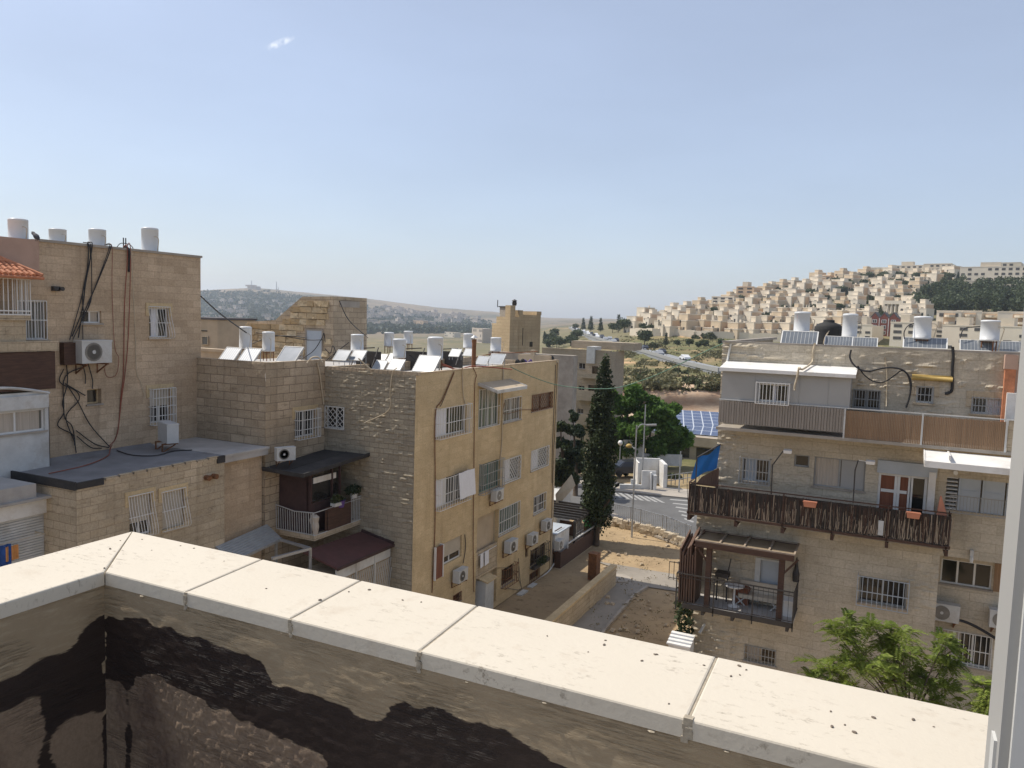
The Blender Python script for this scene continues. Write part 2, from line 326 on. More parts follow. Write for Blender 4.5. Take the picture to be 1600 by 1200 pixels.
def link(name, me, parent=None):
    o = bpy.data.objects.new(name, me); COL.objects.link(o)
    if parent is not None:
        o.parent = parent
        w = Matrix.Identity(4); q = parent
        while q is not None and q.type == 'EMPTY': w = Matrix.Translation(q.location); q = q.parent
        o.matrix_parent_inverse = w.inverted()
        if parent.type != 'EMPTY': o.matrix_parent_inverse = Matrix.Identity(4)
    return o
def npmesh(name, V, F, mat, parent=None, smooth=False, uv=None):
    me = bpy.data.meshes.new(name); me.from_pydata(V.tolist() if hasattr(V, 'tolist') else [tuple(map(float, v)) for v in V], [], F.tolist() if hasattr(F, 'tolist') else F); me.materials.append(MATS[mat])
    if uv is not None:
        ul = me.uv_layers.new(name='UVMap').data; li = np.zeros(len(me.loops), dtype=np.int32); me.loops.foreach_get('vertex_index', li)
        ul.foreach_set('uv', np.asarray(uv, float)[li].ravel())
    if smooth: me.polygons.foreach_set('use_smooth', [True]*len(me.polygons))
    me.update(); return link(name, me, parent)
def tag(o, label=None, cat=None, group=None, kind=None):
    if label: o['label'] = label
    if cat: o['category'] = cat
    if group: o['group'] = group
    if kind: o['kind'] = kind
    return o
def thing(name, label, cat, loc=(0, 0, 0), group=None):
    o = bpy.data.objects.new(name, None); COL.objects.link(o); o.location = tuple(map(float, loc)); o.empty_display_size = .2
    return tag(o, label, cat, group)
def dup(root, loc, rz=None, sc=None, label=None, group=None):
    def cp(o, par):
        c = o.copy(); COL.objects.link(c)
        if par is not None: c.parent = par
        for ch in KIDS.get(o.name, ()): cp(ch, c)
        return c
    r = cp(root, None); r.location = tuple(map(float, loc))
    if rz is not None: r.rotation_euler = (0, 0, rz)
    if sc is not None: r.scale = sc if hasattr(sc, '__len__') else (sc,)*3
    if label: r['label'] = label
    if group: r['group'] = group
    return r
KIDS = {}
def remember(root):
    def rec(o): KIDS[o.name] = list(o.children); [rec(c) for c in o.children]
    rec(root)
class Pl:                                               # a vertical wall plane: 'X' faces +-X (u is y), 'Y' faces +-Y (u is x)
    def __init__(s, ax, val, sg): s.ax, s.val, s.sg = ax, val, sg
    def P(s, u, z, n=0.0): return (s.val+s.sg*n, u, z) if s.ax == 'X' else (u, s.val+s.sg*n, z)
    def px(s, x, y, n=0.0):
        if s.ax == 'X': p = HX(x, y, s.val+s.sg*n); return p[1], p[2]
        p = HY(x, y, s.val+s.sg*n); return p[0], p[2]
    def rect(s, x0, y0, x1, y1, n=0.0):
        a = s.px(x0, y0, n); b = s.px(x1, y1, n); return (min(a[0], b[0]), max(a[0], b[0]), min(a[1], b[1]), max(a[1], b[1]))
    def box(s, mb, u0, u1, z0, z1, n0, n1):
        a = s.P(u0, z0, n0); b = s.P(u1, z1, n1); mb.box(min(a[0], b[0]), max(a[0], b[0]), min(a[1], b[1]), max(a[1], b[1]), min(a[2], b[2]), max(a[2], b[2]))
def wall(pl, u0, u1, z0, z1, holes, mat, parent, name='wall', step=None, disp=None, depth=.2, smooth=False):
    us = {round(u0, 4), round(u1, 4)}; zs = {round(z0, 4), round(z1, 4)}
    H = [(max(a, u0+.02), min(b, u1-.02), max(c, z0+.02), min(d, z1-.02)) for a, b, c, d in holes]
    for a, b, c, d in H: us |= {round(a, 4), round(b, 4)}; zs |= {round(c, 4), round(d, 4)}
    def fill(vals):
        vals = sorted(vals); out = [vals[0]]
        for a, b in zip(vals, vals[1:]):
            k = max(1, int(round((b-a)/step))) if step else 1
            out += [a+(b-a)*(i+1)/k for i in range(k)]
        return np.array(out)
    U = fill(us); Z = fill(zs); nu, nz = len(U), len(Z); UU, ZZ = np.meshgrid(U, Z, indexing='ij')
    Nn = np.zeros_like(UU)
    if disp:
        Nn = disp(UU, ZZ)
        for a, b, c, d in H: Nn[(UU >= a-.05) & (UU <= b+.05) & (ZZ >= c-.05) & (ZZ <= d+.05)] = 0
    V = [pl.P(UU[i, j], ZZ[i, j], Nn[i, j]) for i in range(nu) for j in range(nz)]
    uv = [(UU[i, j], ZZ[i, j]) for i in range(nu) for j in range(nz)]
    flip = (pl.ax == 'X' and pl.sg > 0) or (pl.ax == 'Y' and pl.sg < 0); F = []
    for i in range(nu-1):
        for j in range(nz-1):
            cu, cz = (U[i]+U[i+1])/2, (Z[j]+Z[j+1])/2
            if any(a < cu < b and c < cz < d for a, b, c, d in H): continue
            q = [i*nz+j, (i+1)*nz+j, (i+1)*nz+j+1, i*nz+j+1]; F.append(q if flip else q[::-1])
    for a, b, c, d in H:
        for (p, q) in (((a, c), (b, c)), ((b, c), (b, d)), ((b, d), (a, d)), ((a, d), (a, c))):
            n = len(V); V += [pl.P(*p, 0), pl.P(*q, 0), pl.P(*q, -depth), pl.P(*p, -depth)]; uv += [p, q, (q[0]+.1, q[1]+.1), (p[0]+.1, p[1]+.1)]; F.append([n, n+1, n+2, n+3])
    return npmesh(name, V, F, mat, parent, smooth, uv)
def win(pl, r, parent, pane='pane_dark', frame='frame_white', mull=1, bars=None, bar_mat='frame_white', shutter=0.0, curtain=None, sill=True, surround=None, depth=.16, hbars=2, nb=None, label=None, name='window', shut_mat='shutter'):
    u0, u1, z0, z1 = r; fw = .05; B = pl.box
    mb = MB()
    B(mb, u0, u1, z0, z0+fw, -depth, -depth+.06); B(mb, u0, u1, z1-fw, z1, -depth, -depth+.06)
    B(mb, u0, u0+fw, z0+fw, z1-fw, -depth, -depth+.06); B(mb, u1-fw, u1, z0+fw, z1-fw, -depth, -depth+.06)
    for k in range(mull):
        uc = u0+(u1-u0)*(k+1)/(mull+1); B(mb, uc-.03, uc+.03, z0+fw, z1-fw, -depth, -depth+.055)
    w = mb.build(name, frame, parent)
    if label: w['label'] = label
    g = MB(); g.face([pl.P(u0, z0, -depth+.02), pl.P(u1, z0, -depth+.02), pl.P(u1, z1, -depth+.02), pl.P(u0, z1, -depth+.02)]); g.build('pane', pane, w)
    if curtain:
        c = MB(); a, b, cm = curtain; n = 14
        for k in range(n):
            ua = u0+fw+(u1-u0-2*fw)*(a+(b-a)*k/n); ub = u0+fw+(u1-u0-2*fw)*(a+(b-a)*(k+1)/n); da = .024+.012*(k % 2); db = .024+.012*((k+1) % 2)
            c.face([pl.P(ua, z0+fw, -depth+da), pl.P(ub, z0+fw, -depth+db), pl.P(ub, z1-fw, -depth+db), pl.P(ua, z1-fw, -depth+da)])
        c.build('curtain', cm, w)
    if shutter > 0:
        s = MB(); zb = z1-(z1-z0)*shutter; z = z1
        while z > zb+.01:
            B(s, u0+.01, u1-.01, max(zb, z-.055), z-.008, -depth+.06, -depth+.085); z -= .06
        B(s, u0+.01, u1-.01, zb, z1, -depth+.055, -depth+.07); s.build('shutter', shut_mat, w)
    if sill:
        s = MB(); B(s, u0-.06, u1+.06, z0-.06, z0-.003, -.1, .06); s.build('sill', surround or 'concrete', w)
    if surround:
        s = MB(); e = .16
        B(s, u0-e, u1+e, z1+.003, z1+.2, -.05, .035); B(s, u0-e, u0-.003, z1-.3, z1, -.05, .03); B(s, u1+.003, u1+e, z1-.3, z1, -.05, .03); s.build('surround', surround, w)
    if bars:
        s = MB(); n = nb or max(3, int((u1-u0)/.13)); o = {'flush': .03, 'cage': .28, 'diamond': .05, 'bow': .2}[bars]; r_ = .011
        ext = .05 if bars in ('cage', 'bow') else 0
        a, b, c, d = u0-ext, u1+ext, z0-ext, z1+ext
        if bars == 'diamond':
            H = d-c; k = -H
            while k < (b-a):
                for sgn in (0, 1):
                    p = [(a+k, c), (a+k+H, d)] if not sgn else [(a+k, d), (a+k+H, c)]
                    t0 = max(0, -k/H); t1 = min(1, (b-a-k)/H)
                    if t1 > t0:
                        q = lambda t: (p[0][0]+(p[1][0]-p[0][0])*t, p[0][1]+(p[1][1]-p[0][1])*t)
                        s.bar(pl.P(*q(t0), o), pl.P(*q(t1), o), .018)
                k += .26
            for p, q in (((a, c), (b, c)), ((a, d), (b, d)), ((a, c), (a, d)), ((b, c), (b, d))): s.bar(pl.P(*p, o), pl.P(*q, o), .03)
        else:
            for k in range(n+1):
                u = a+(b-a)*k/n
                if bars == 'bow': s.tube(smooth_path([pl.P(u, d, .04), pl.P(u, (c*.35+d*.65), .12), pl.P(u, c+.12, .3), pl.P(u, c, .04)], 4), r_, 4)
                else: s.bar(pl.P(u, c, o), pl.P(u, d, o), .02)
            for k in range(hbars+1):
                z = c+(d-c)*k/hbars; s.bar(pl.P(a, z, o if bars != 'bow' else .06), pl.P(b, z, o if bars != 'bow' else .06), .025)
                if bars == 'cage':
                    s.bar(pl.P(a, z, -.02), pl.P(a, z, o), .022); s.bar(pl.P(b, z, -.02), pl.P(b, z, o), .022)
            if bars == 'cage':
                for k in range(1, 3):
                    for uu in (a, b): s.bar(pl.P(uu, c, o*k/3), pl.P(uu, d, o*k/3), .018)
        s.build('grille', bar_mat, w)
    return w

# ------------------------------------------------------------------ terrain
def hor(x): return 495.07+.0306*(x-800)
def zc(x, y, d):
    b = math.atan((x-800)/FPX); return -(y-hor(x))*d*math.cos(b)/FPX
TC = {}
def tcol(x, pts, tail=((4500, 0.0),)):
    k = [(0, -15.05), (72, -15.05)]+[(d, zc(x, y, d)) for d, y in pts]+list(tail); TC[x] = k
flatk = [(0, -15.05), (72, -15.05), (200, -20), (800, -40), (2500, 0), (4500, 0)]
for x, ry in ((250, 452), (320, 453), (395, 449), (480, 457), (570, 466), (680, 480), (770, 487)):
    tcol(x, [(130, 640), (500, 560), (700, 544), (1200, 525), (2100, (525+ry)/2+4), (3100, ry)])
tcol(860, [(95, 690), (200, 590), (420, 535), (900, 514), (1800, 507), (3500, 497)])
tcol(950, [(110, 690), (125, 655), (132, 606), (180, 580), (260, 552), (330, 533), (420, 520), (600, 512), (1500, 503), (3500, 498)])
tcol(1050, [(110, 690), (125, 650), (132, 603), (180, 580), (210, 568), (235, 553), (290, 540), (335, 527), (337, 519), (380, 501), (430, 488), (520, 483), (800, 485), (1500, 501)])
tcol(1150, [(110, 690), (125, 650), (132, 600), (180, 583), (205, 576), (225, 560), (280, 545), (325, 532), (327, 523), (370, 501), (410, 488), (450, 475), (500, 463), (540, 457), (800, 462)])
tcol(1300, [(110, 690), (125, 650), (132, 600), (180, 585), (205, 578), (225, 563), (280, 548), (325, 534), (327, 525), (370, 502), (410, 488), (450, 474), (500, 460), (560, 446), (610, 436), (900, 446)])
for x in (1450, 1600, 1760):
    tcol(x, [(110, 690), (125, 650), (132, 605), (180, 590), (225, 570), (280, 555), (325, 540), (327, 532), (370, 509), (410, 492), (450, 478), (500, 462), (560, 446), (620, 431), (670, 423), (1000, 432)])
def brg(x): return math.atan((x-800)/FPX)
TB = sorted((brg(x), k) for x, k in TC.items())
def col_z(k, d):
    for (d0, z0), (d1, z1) in zip(k, k[1:]):
        if d <= d1: return z0+(z1-z0)*(d-d0)/(d1-d0)
    return k[-1][1]
def terr(b, d):
    if b <= TB[0][0]:
        t = min(1, (TB[0][0]-b)/.35); return col_z(TB[0][1], d)*(1-t)+col_z(flatk, d)*t
    if b >= TB[-1][0]:
        t = min(1, (b-TB[-1][0])/.35); return col_z(TB[-1][1], d)*(1-t)+col_z(flatk, d)*t
    for (b0, k0), (b1, k1) in zip(TB, TB[1:]):
        if b <= b1:
            t = (b-b0)/(b1-b0); return col_z(k0, d)*(1-t)+col_z(k1, d)*t
def bd(x, y):                                           # world -> bearing from the view axis (right positive), distance
    a = math.atan2(x, y); return ((a+psi+math.pi) % (2*math.pi))-math.pi, math.hypot(x, y)
def tz(x, y): b, d = bd(x, y); return terr(b, d)
def tpos(b, d, dz=0.0): a = b-psi; return np.array([d*math.sin(a), d*math.cos(a), terr(b, d)+dz])
def thit(px, py, dmin=60, dmax=4300):                   # where the sight line through a photo pixel meets the ground
    r = ray(px, py); h = math.hypot(r[0], r[1]); d = dmin; pd = dmin
    while d < dmax:
        q = r*(d/h)
        if q[2] <= tz(q[0], q[1]):
            lo, hi = pd, d
            for _ in range(20):
                m = (lo+hi)/2; q = r*(m/h)
                if q[2] <= tz(q[0], q[1]): hi = m
                else: lo = m
            q = r*(hi/h); return np.array([q[0], q[1], tz(q[0], q[1])])
        pd = d; d *= 1.01
    return None
bs = np.concatenate([np.arange(-180, -42, 6), np.arange(-42, 42, .35), np.arange(42, 180, 6)])*math.pi/180
ds = np.concatenate([[1.0, 8, 16, 25, 35, 45, 55, 65, 72], np.arange(80, 130, 6), np.arange(128, 240, 4), np.arange(240, 700, 9), np.geomspace(700, 4500, 40)])
V = []
for b in bs:
    for d in ds:
        z = terr(b, d); a = b-psi; x, y = d*math.sin(a), d*math.cos(a)
        if d > 120: z += (float(fbm(x*.05, y*.05, 3))-.47)*min(2.2, (d-120)*.02)+(float(fbm(x*.3, y*.3, 9, 2))-.37)*(.9 if 124 < d < 300 else .2)
        V.append((x, y, z))
nb_, nd_ = len(bs), len(ds); F = []
for i in range(nb_):
    for j in range(nd_-1):
        i2 = (i+1) % nb_; F.append((i*nd_+j, i*nd_+j+1, i2*nd_+j+1, i2*nd_+j))
V.append((0, 0, -15.05)); c0 = len(V)-1
F += [(c0, i*nd_, ((i+1) % nb_)*nd_) for i in range(nb_)]
tag(npmesh('ground', V, F, 'terrain', smooth=True), kind='structure')

def sheet(name, px, z, mat, kind='structure', world=None):
    pts = [tuple(HZ(x, y, z)) for x, y in px] if world is None else [(x, y, z) for x, y in world]
    m = MB(); m.face(pts); return tag(m.build(name, mat), kind=kind)
sheet('alley', [(928, 876), (1054, 897), (1066, 925), (1012, 917), (992, 930), (945, 985), (900, 1060), (800, 1040), (962, 888)], GZ, 'asphalt_old')
P0 = HZ(955, 768, GZ); P1 = HZ(1085, 781, GZ); P2 = HZ(1085, 850, GZ); P3 = HZ(945, 799, GZ)
dA = (P1-P0)/np.linalg.norm(P1-P0); dB = (P2-P3)/np.linalg.norm(P2-P3)
dM = dA*.75+dB*.25; dM /= np.linalg.norm(dM)
tag((lambda m: (m.face([P0-dM*30, P3-dM*30, P3, P2, P2+dB*25, P1+dA*40, P1, P0]), m.build('street', 'asphalt'))[1])(MB()), kind='structure')
pm = MB()
for k in range(7):                                      # crossing stripes on both sides
    a = HZ(955+k*10, 768+k*1.3, GZ+.004); b = HZ(968+k*11, 778+k*1.2, GZ+.004); w = dA*.3
    pm.face([a, a+w, b+w, b])
for k in range(6):
    a = HZ(1046+k*4.5, 781+k*6.0, GZ+.004); b = HZ(1083, 784+k*6.5, GZ+.004); w = np.array([0, .35, 0])
    pm.face([a, b, b+w, a+w])
tag(pm.build('road_markings', 'road_paint'), kind='structure')
kb = MB()                                               # kerb and pavement on both sides of the street
for a, b, sg in ((P0-dM*30, P0, 1), (P0, P1+dA*40, 1), (P3-dM*30, P3, -1), (P3, P2+dB*25, -1)):
    d_ = (b-a)/np.linalg.norm(b-a); n = np.array([-d_[1], d_[0], 0])*sg*(3.5 if sg > 0 else 1.3); u = np.array([0, 0, .13])
    kb.hexa([a, b, b+n, a+n, a+u, b+u, b+n+u, a+n+u])
tag(kb.build('pavement', 'pavement'), kind='structure')
# round cover in the alley
mc = HZ(966, 904, GZ); m = MB(); m.lathe([(.75, 0), (.75, .05), (.55, .06)], mc, 20)
tag(m.build('manhole', 'pavement'), 'round concrete manhole ring in the sunlit alley beside the low wall', 'manhole')

# ------------------------------------------------------------------ the parapet in front of the camera
HC = .8; YI, YO, XI, XO = 1.522, 1.852, -2.078, -2.378; CT = .042; YW, XW = YI+.0018, XI-.006
par = thing('parapet', 'stone capped terrace parapet with black tar smeared on its plaster', 'parapet', (XW, YW, -1.75))
def poly_in(U, Z, poly):
    ins = np.zeros(U.shape, bool); m = len(poly)
    for i in range(m):
        (x0, y0), (x1, y1) = poly[i], poly[(i+1) % m]
        if y0 == y1: continue
        c = ((y0 > Z) != (y1 > Z)) & (U < (x1-x0)*(Z-y0)/(y1-y0)+x0); ins ^= c
    return ins
PR = Pl('Y', YW, -1); PLf = Pl('X', XW, 1)
tarR = [[(166, 968), (225, 962), (243, 980), (300, 990), (350, 1012), (408, 1036), (428, 1068), (470, 1076), (512, 1095), (560, 1118), (600, 1116), (606, 1100), (662, 1100), (705, 1112), (760, 1128), (800, 1152), (850, 1176), (905, 1205), (950, 1240), (560, 1240), (540, 1196), (500, 1176), (450, 1152), (400, 1132), (330, 1100), (265, 1070), (243, 1050), (215, 1056), (205, 1080), (210, 1240), (196, 1240), (198, 1070), (166, 1062)], [(505, 1190), (530, 1165), (536, 1210), (512, 1230)]]
lowR = [(160, 1055), (243, 1050), (330, 1100), (450, 1152), (540, 1196), (580, 1260), (150, 1260)]
tarL = [[(166, 962), (150, 972), (120, 996), (90, 1020), (60, 1030), (22, 1050), (-30, 1080), (-30, 1130), (10, 1108), (62, 1088), (68, 1110), (62, 1240), (92, 1240), (80, 1140), (108, 1122), (150, 1106), (158, 1130), (158, 1240), (168, 1240)]]
lowL = [(-40, 1120), (64, 1088), (166, 1100), (166, 1300), (-40, 1300)]
def par_wall(pl, u0, u1, z0, z1, st, tars, low, disp, nm):
    U = np.linspace(u0, u1, int((u1-u0)/st)+1); Z = np.linspace(z0, z1, int((z1-z0)/st)+1); UU, ZZ = np.meshgrid(U, Z, indexing='ij')
    ju = UU+(fbm(UU*40, ZZ*14, 5)-.47)*.05; jz = ZZ+(fbm(UU*22, ZZ*18, 6, 5)-.47)*.05
    tm = np.zeros(UU.shape, bool)
    for p in tars: tm |= poly_in(ju, jz, [pl.px(*q) for q in p])
    lm = poly_in(ju, jz, [pl.px(*q) for q in low]).astype(float)
    nn = disp(UU, ZZ, tm, lm) if disp else np.zeros(UU.shape)
    nu, nz = UU.shape
    if pl.ax == 'X': V = np.stack([pl.val+pl.sg*nn, UU, ZZ], -1).reshape(-1, 3)
    else: V = np.stack([UU, pl.val+pl.sg*nn, ZZ], -1).reshape(-1, 3)
    i, j = np.meshgrid(np.arange(nu-1), np.arange(nz-1), indexing='ij'); q = (i*nz+j).ravel(); F = np.stack([q, q+nz, q+nz+1, q+1], -1)
    o = npmesh('plaster_face', V, F, 'tarred_plaster', par, True)
    ca = o.data.color_attributes.new('tar', 'FLOAT_COLOR', 'POINT')
    tmf = tm.astype(float)
    for _ in range(16 if st < .01 else 4): tmf[1:-1, 1:-1] = (tmf[1:-1, 1:-1]*2+tmf[:-2, 1:-1]+tmf[2:, 1:-1]+tmf[1:-1, :-2]+tmf[1:-1, 2:])/6
    cc = np.zeros((nu*nz, 4), np.float32); cc[:, 0] = (tmf*.84).ravel(); cc[:, 1] = lm.ravel(); cc[:, 3] = 1; ca.data.foreach_set('color', cc.ravel())
def dispR(U, Z, tm, lm):
    a = .35*U; zz = Z+.035*np.sin(U*3.1)+.02*np.sin(U*11)
    patch = np.clip((fbm(U*3.4, Z*7, 21)-.40)*5, 0, 1)
    sc = np.clip(vnoise(U*18, zz*165, 31)-.52, 0, 1)*.013+np.clip(vnoise(U*34, zz*120, 32)-.58, 0, 1)*.014
    top = np.clip((-.860-Z)/.03, 0, 1)
    up = (sc*patch*top)*.25+(fbm(U*8, Z*10, 33)-.47)*.006*top
    grain = (fbm(U*75, Z*75, 34, 2)-.37)*.010*np.clip((fbm(U*4, Z*5, 36)-.25)*4, .2, 1)
    tarr = (fbm(U*30, zz*60, 35)-.47)*.004
    r = np.where(tm, tarr, up*(1-lm)+grain*lm)
    return r
par_wall(PR, XW, 1.0, -1.52, -HC-CT, .0048, tarR, lowR, dispR, 'r')
par_wall(PLf, -1.2, YW, -1.75, -HC-CT, .014, tarL, lowL, None, 'l')
m = MB(); m.box(XW-.28, 3.2, YW+.012, YO-.03, -4.6, -HC-CT-.002); m.box(XO+.03, XW-.012, -3, YW+.012, -4.6, -HC-CT-.0025); m.box(1.0, 3.2, YW-.001, YW+.013, -1.75, -HC-CT-.003)
m.build('masonry', 'stone_right', par)
def slab(corners, nm='coping_slab'):                    # one coping slab with eased edges
    bm = MB(); c = np.array(corners, float); ctr = c.mean(0); e = .005
    def inset(k): return [p+(ctr-p)/np.abs(ctr-p).max()*0+np.sign(ctr-p)*k for p in c]
    rings = [(inset(.0), -HC-CT), (inset(.0), -HC-e), (inset(e*.35), -HC-e*.3), (inset(e), -HC)]
    base = len(bm.v)
    for r, z in rings: bm.v += [(p[0], p[1], z) for p in r]
    for k in range(3):
        for i in range(4): bm.f.append((base+k*4+i, base+k*4+(i+1) % 4, base+(k+1)*4+(i+1) % 4, base+(k+1)*4+i)); bm.mi.append(0)
    bm.f += [(3, 2, 1, 0), (12, 13, 14, 15)]; bm.mi += [0, 0]
    return bm.build(nm, 'coping_stone', par)
g = .0022
jx = [-1.106*1.6, -.862*1.6, -.613*1.6, -.204*1.6, .62, 1.5, 2.4, 3.2]; ji = [-1.087*1.6, -.848*1.6, -.600*1.6, -.199*1.6, .62, 1.5, 2.4, 3.2]
slab([(XI+g, YI), (ji[0]-g, YI), (jx[0]-g, YO), (XO+g, YO)])
for k in range(7): slab([(ji[k]+g, YI+random.uniform(-.002, .002)), (ji[k+1]-g, YI), (jx[k+1]-g, YO), (jx[k]+g, YO)])
slab([(XO, -3), (XI, -3), (XI, YI-g), (XO, YO-g)])
for q_, (xi, xo) in enumerate(list(zip(ji, jx))[:4]):     # mortar squeezed out of each joint
    m = MB(); zt = -HC-.004
    m.hexa([(xi-.002, YI+.002, -HC-CT), (xi+.002, YI+.002, -HC-CT), (xo+.002, YO-.002, -HC-CT), (xo-.002, YO-.002, -HC-CT), (xi-.002, YI+.002, zt), (xi+.002, YI+.002, zt), (xo+.002, YO-.002, zt), (xo-.002, YO-.002, zt)])
    z = -HC-.006
    while z > -HC-CT-.008:
        s_ = random.uniform(.002, .0045)*(1.6 if q_ == 3 else 1); x = xi+random.gauss(0, .0025); m.box(x-s_*1.5, x+s_*1.5, YI-.002-random.uniform(0, .003), YI+.012, z-s_*1.3, z+s_*1.3); z -= s_*1.7
    m.build('joint_mortar', 'mortar', par)
for k in range(12):
    x = random.uniform(XI, .9); s_ = random.uniform(.0015, .0035); m = MB(); m.lathe([(s_, 0), (s_*3, .001), (s_*2, s_*.8)], (x, YI+.0045, -HC-CT-.005), 7); m.build('mortar_lump', 'mortar', par)
pebs = [(148, 844), (188, 845), (222, 843), (303, 857), (237, 860), (282, 853), (350, 877), (163, 888), (416, 920), (545, 925), (577, 922), (629, 938), (575, 909), (946, 1001), (944, 1008), (919, 1019), (1023, 1023), (1003, 1033), (1026, 1023), (1155, 1041), (1166, 1047), (1156, 1055), (1142, 1057), (1298, 1112), (1427, 1125), (1365, 1122), (1300, 1136), (1320, 1133), (1100, 1040), (1459, 1136), (658, 941), (500, 938), (172, 858), (1335, 1145), (855, 994), (1045, 1100)]
pp = None
for i, (x, y) in enumerate(pebs):
    p = HZ(x, y, -HC)
    if pp is None:
        m = MB(); m.lathe([(.0022, 0), (.0045, .001), (.0042, .0028), (.002, .004)], (0, 0, 0), 7); pp = m.build('pebble', 'pebble'); tag(pp, 'small dark crumb of grit lying on the pale stone coping', 'pebble', 'crumbs scattered on the coping'); o = pp
    else: o = pp.copy(); COL.objects.link(o)
    o.location = tuple(p); o.rotation_euler = (0, 0, random.random()*6); s_ = random.uniform(.4, .95); o.scale = (s_*1.35, s_*.85, s_)
# terrace floor and the white post at the right edge of the view
m = MB(); m.box(XW, 3.2, -3, YW, -1.9, -1.75); tag(m.build('terrace_floor', 'concrete'), kind='structure')
q = D(1559, 1195, 1.05); q2 = D(1600, 640, 1.05)
post = thing('door_post', 'pale painted upright post at the right edge of the terrace', 'post', (q[0], q[1], -1.75))
m = MB(); m.box(q[0], q[0]+.16, q[1], q[1]+.12, -1.75, 1.6); m.build('post_body', 'grey_panel', post)
m = MB(); m.box(q[0]+.012, q[0]+.05, q[1]-.012, q[1], -1.75, 1.6); m.box(q[0]-.004, q[0], q[1]+.02, q[1]+.05, -.62, -.56); m.build('edge_strip', 'white_dirty', post)

# ------------------------------------------------------------------ prototypes: air conditioner, solar tank, collector
def make_ac(label, group=None):                         # front faces -Y, back at y=0, bottom at z=0
    r = thing('air_conditioner', label, 'air conditioner', (0, 0, 0), group)
    m = MB(); w, d, h = .42, .34, .58
    m.box(-w, w, -d, 0, 0, h); m.box(-w-.012, w+.012, -d-.012, -.02, h-.03, h+.012); m.build('casing', 'white_dirty', r)
    m = MB(); m.lathe([(.24, 0), (.24, .014), (.215, .014), (.215, .004)], (-.1, -d-.014, h/2), 20, 'y')
    for k in range(4): m.lathe([(.05+.045*k, 0), (.05+.045*k+.008, 0)], (-.1, -d-.016, h/2), 20, 'y')
    g = m.build('fan_grille', 'fan_grey', r)
    m = MB(); m.lathe([(.05, -.02), (.05, .0)], (-.1, -d-.006, h/2), 12, 'y'); m.build('fan_hub', 'white_dirty', g)
    m = MB()
    for k in range(7): m.box(w, w+.008, -d+.05, -.06, .08+.065*k, .11+.065*k)
    m.build('side_vent', 'fan_grey', r)
    for s in (-1, 1):
        m = MB(); m.bar((s*.3, .12, -.03), (s*.3, -d-.02, -.03), .04); m.bar((s*.3, .1, -.03), (s*.3, .1, -.3), .04); m.bar((s*.3, .1, -.28), (s*.3, -d+.05, -.05), .03); m.build('bracket', 'rust', r)
    remember(r); return r
def make_tank(label, group=None, mat='tank_white'):     # diameter .62, height 1.25, base at z=0 stands on a frame of .3
    r = thing('solar_water_tank', label, 'water tank', (0, 0, 0), group)
    m = MB(); R_ = .31; m.lathe([(.27, 0), (.30, .012), (R_, .03), (R_, .12), (R_-.004, .125), (R_-.004, 1.12), (R_, 1.125), (R_, 1.20), (.30, 1.225), (.24, 1.25), (.02, 1.265)], (0, 0, 0), 28); m.build('tank_body', mat, r, True)
    m = MB()
    for k in range(4): a = math.pi/4+k*math.pi/2; m.bar((.26*math.cos(a), .26*math.sin(a), -.6), (.26*math.cos(a), .26*math.sin(a), .01), .035)
    m.bar((-.2, -.19, -.05), (.2, -.19, -.05), .03); m.bar((-.2, .19, -.05), (.2, .19, -.05), .03); m.bar((-.19, -.2, -.06), (-.19, .2, -.06), .03); m.bar((.19, -.2, -.06), (.19, .2, -.06), .03); m.build('stand', 'rust', r)
    m = MB(); m.tube(smooth_path([(.29, -.1, .85), (.4, -.12, .84), (.47, -.1, .72), (.42, -.08, .35), (.36, -.08, -.2), (.34, -.06, -.6)]), .016, 6); m.build('pipe', 'cable_beige', r)
    remember(r); return r
def make_collector(label, mat='collector_white', group=None):   # width 1 (x), slope length .95, faces -Y, tilted; base front edge at origin
    r = thing('solar_collector', label, 'solar panel', (0, 0, 0), group)
    L, T = .98, rad(47); cy, sz = math.cos(T), math.sin(T); P = lambda u, v, n: (u, v*cy-n*sz, v*sz+n*cy)
    def pbx(m, u0, u1, v0, v1, n0, n1): m.hexa([P(u0, v0, n0), P(u1, v0, n0), P(u1, v1, n0), P(u0, v1, n0), P(u0, v0, n1), P(u1, v0, n1), P(u1, v1, n1), P(u0, v1, n1)])
    m = MB(); w = .5
    pbx(m, -w, w, 0, L, -.06, -.01); pbx(m, -w, w, 0, .035, -.01, .02); pbx(m, -w, w, L-.035, L, -.01, .02); pbx(m, -w, -w+.03, .035, L-.035, -.01, .02); pbx(m, w-.03, w, .035, L-.035, -.01, .02); m.build('panel_frame', 'white_dirty' if mat != 'collector_blue' else 'frame_white', r)
    m = MB(); q = [P(-w+.03, .035, .003), P(w-.03, .035, .003), P(w-.03, L-.035, .003), P(-w+.03, L-.035, .003)]; m.face(q, [(0, 0), (1, 0), (1, 1), (0, 1)]); m.build('panel_glass', mat, r)
    if mat == 'collector_blue':
        m = MB()
        for k in range(1, 9): u = -w+.03+k*.104; m.face([P(u-.006, .04, .006), P(u+.006, .04, .006), P(u+.006, L-.04, .006), P(u-.006, L-.04, .006)])
        ab = m.build('absorber_strip', 'grey_metal', r); ab['kind'] = 'stuff'
    for s in (-1, 1):
        m = MB(); m.bar((s*.42, .64, .68), (s*.42, .64, -.35), .03); m.bar((s*.42, .64, .3), (s*.42, .05, 0), .025); m.bar((s*.42, .03, 0), (s*.42, .03, -.35), .03); m.build('leg', 'galvanised', r)
    remember(r); return r
AC0 = make_ac('cream air conditioner with round fan bracketed on tan wall under the cables')
TK0 = make_tank('x'); CW0 = make_collector('x', 'collector_white'); CB0 = make_collector('x', 'collector_blue'); CR0 = make_collector('x', 'collector_ribbed')
USED = set()
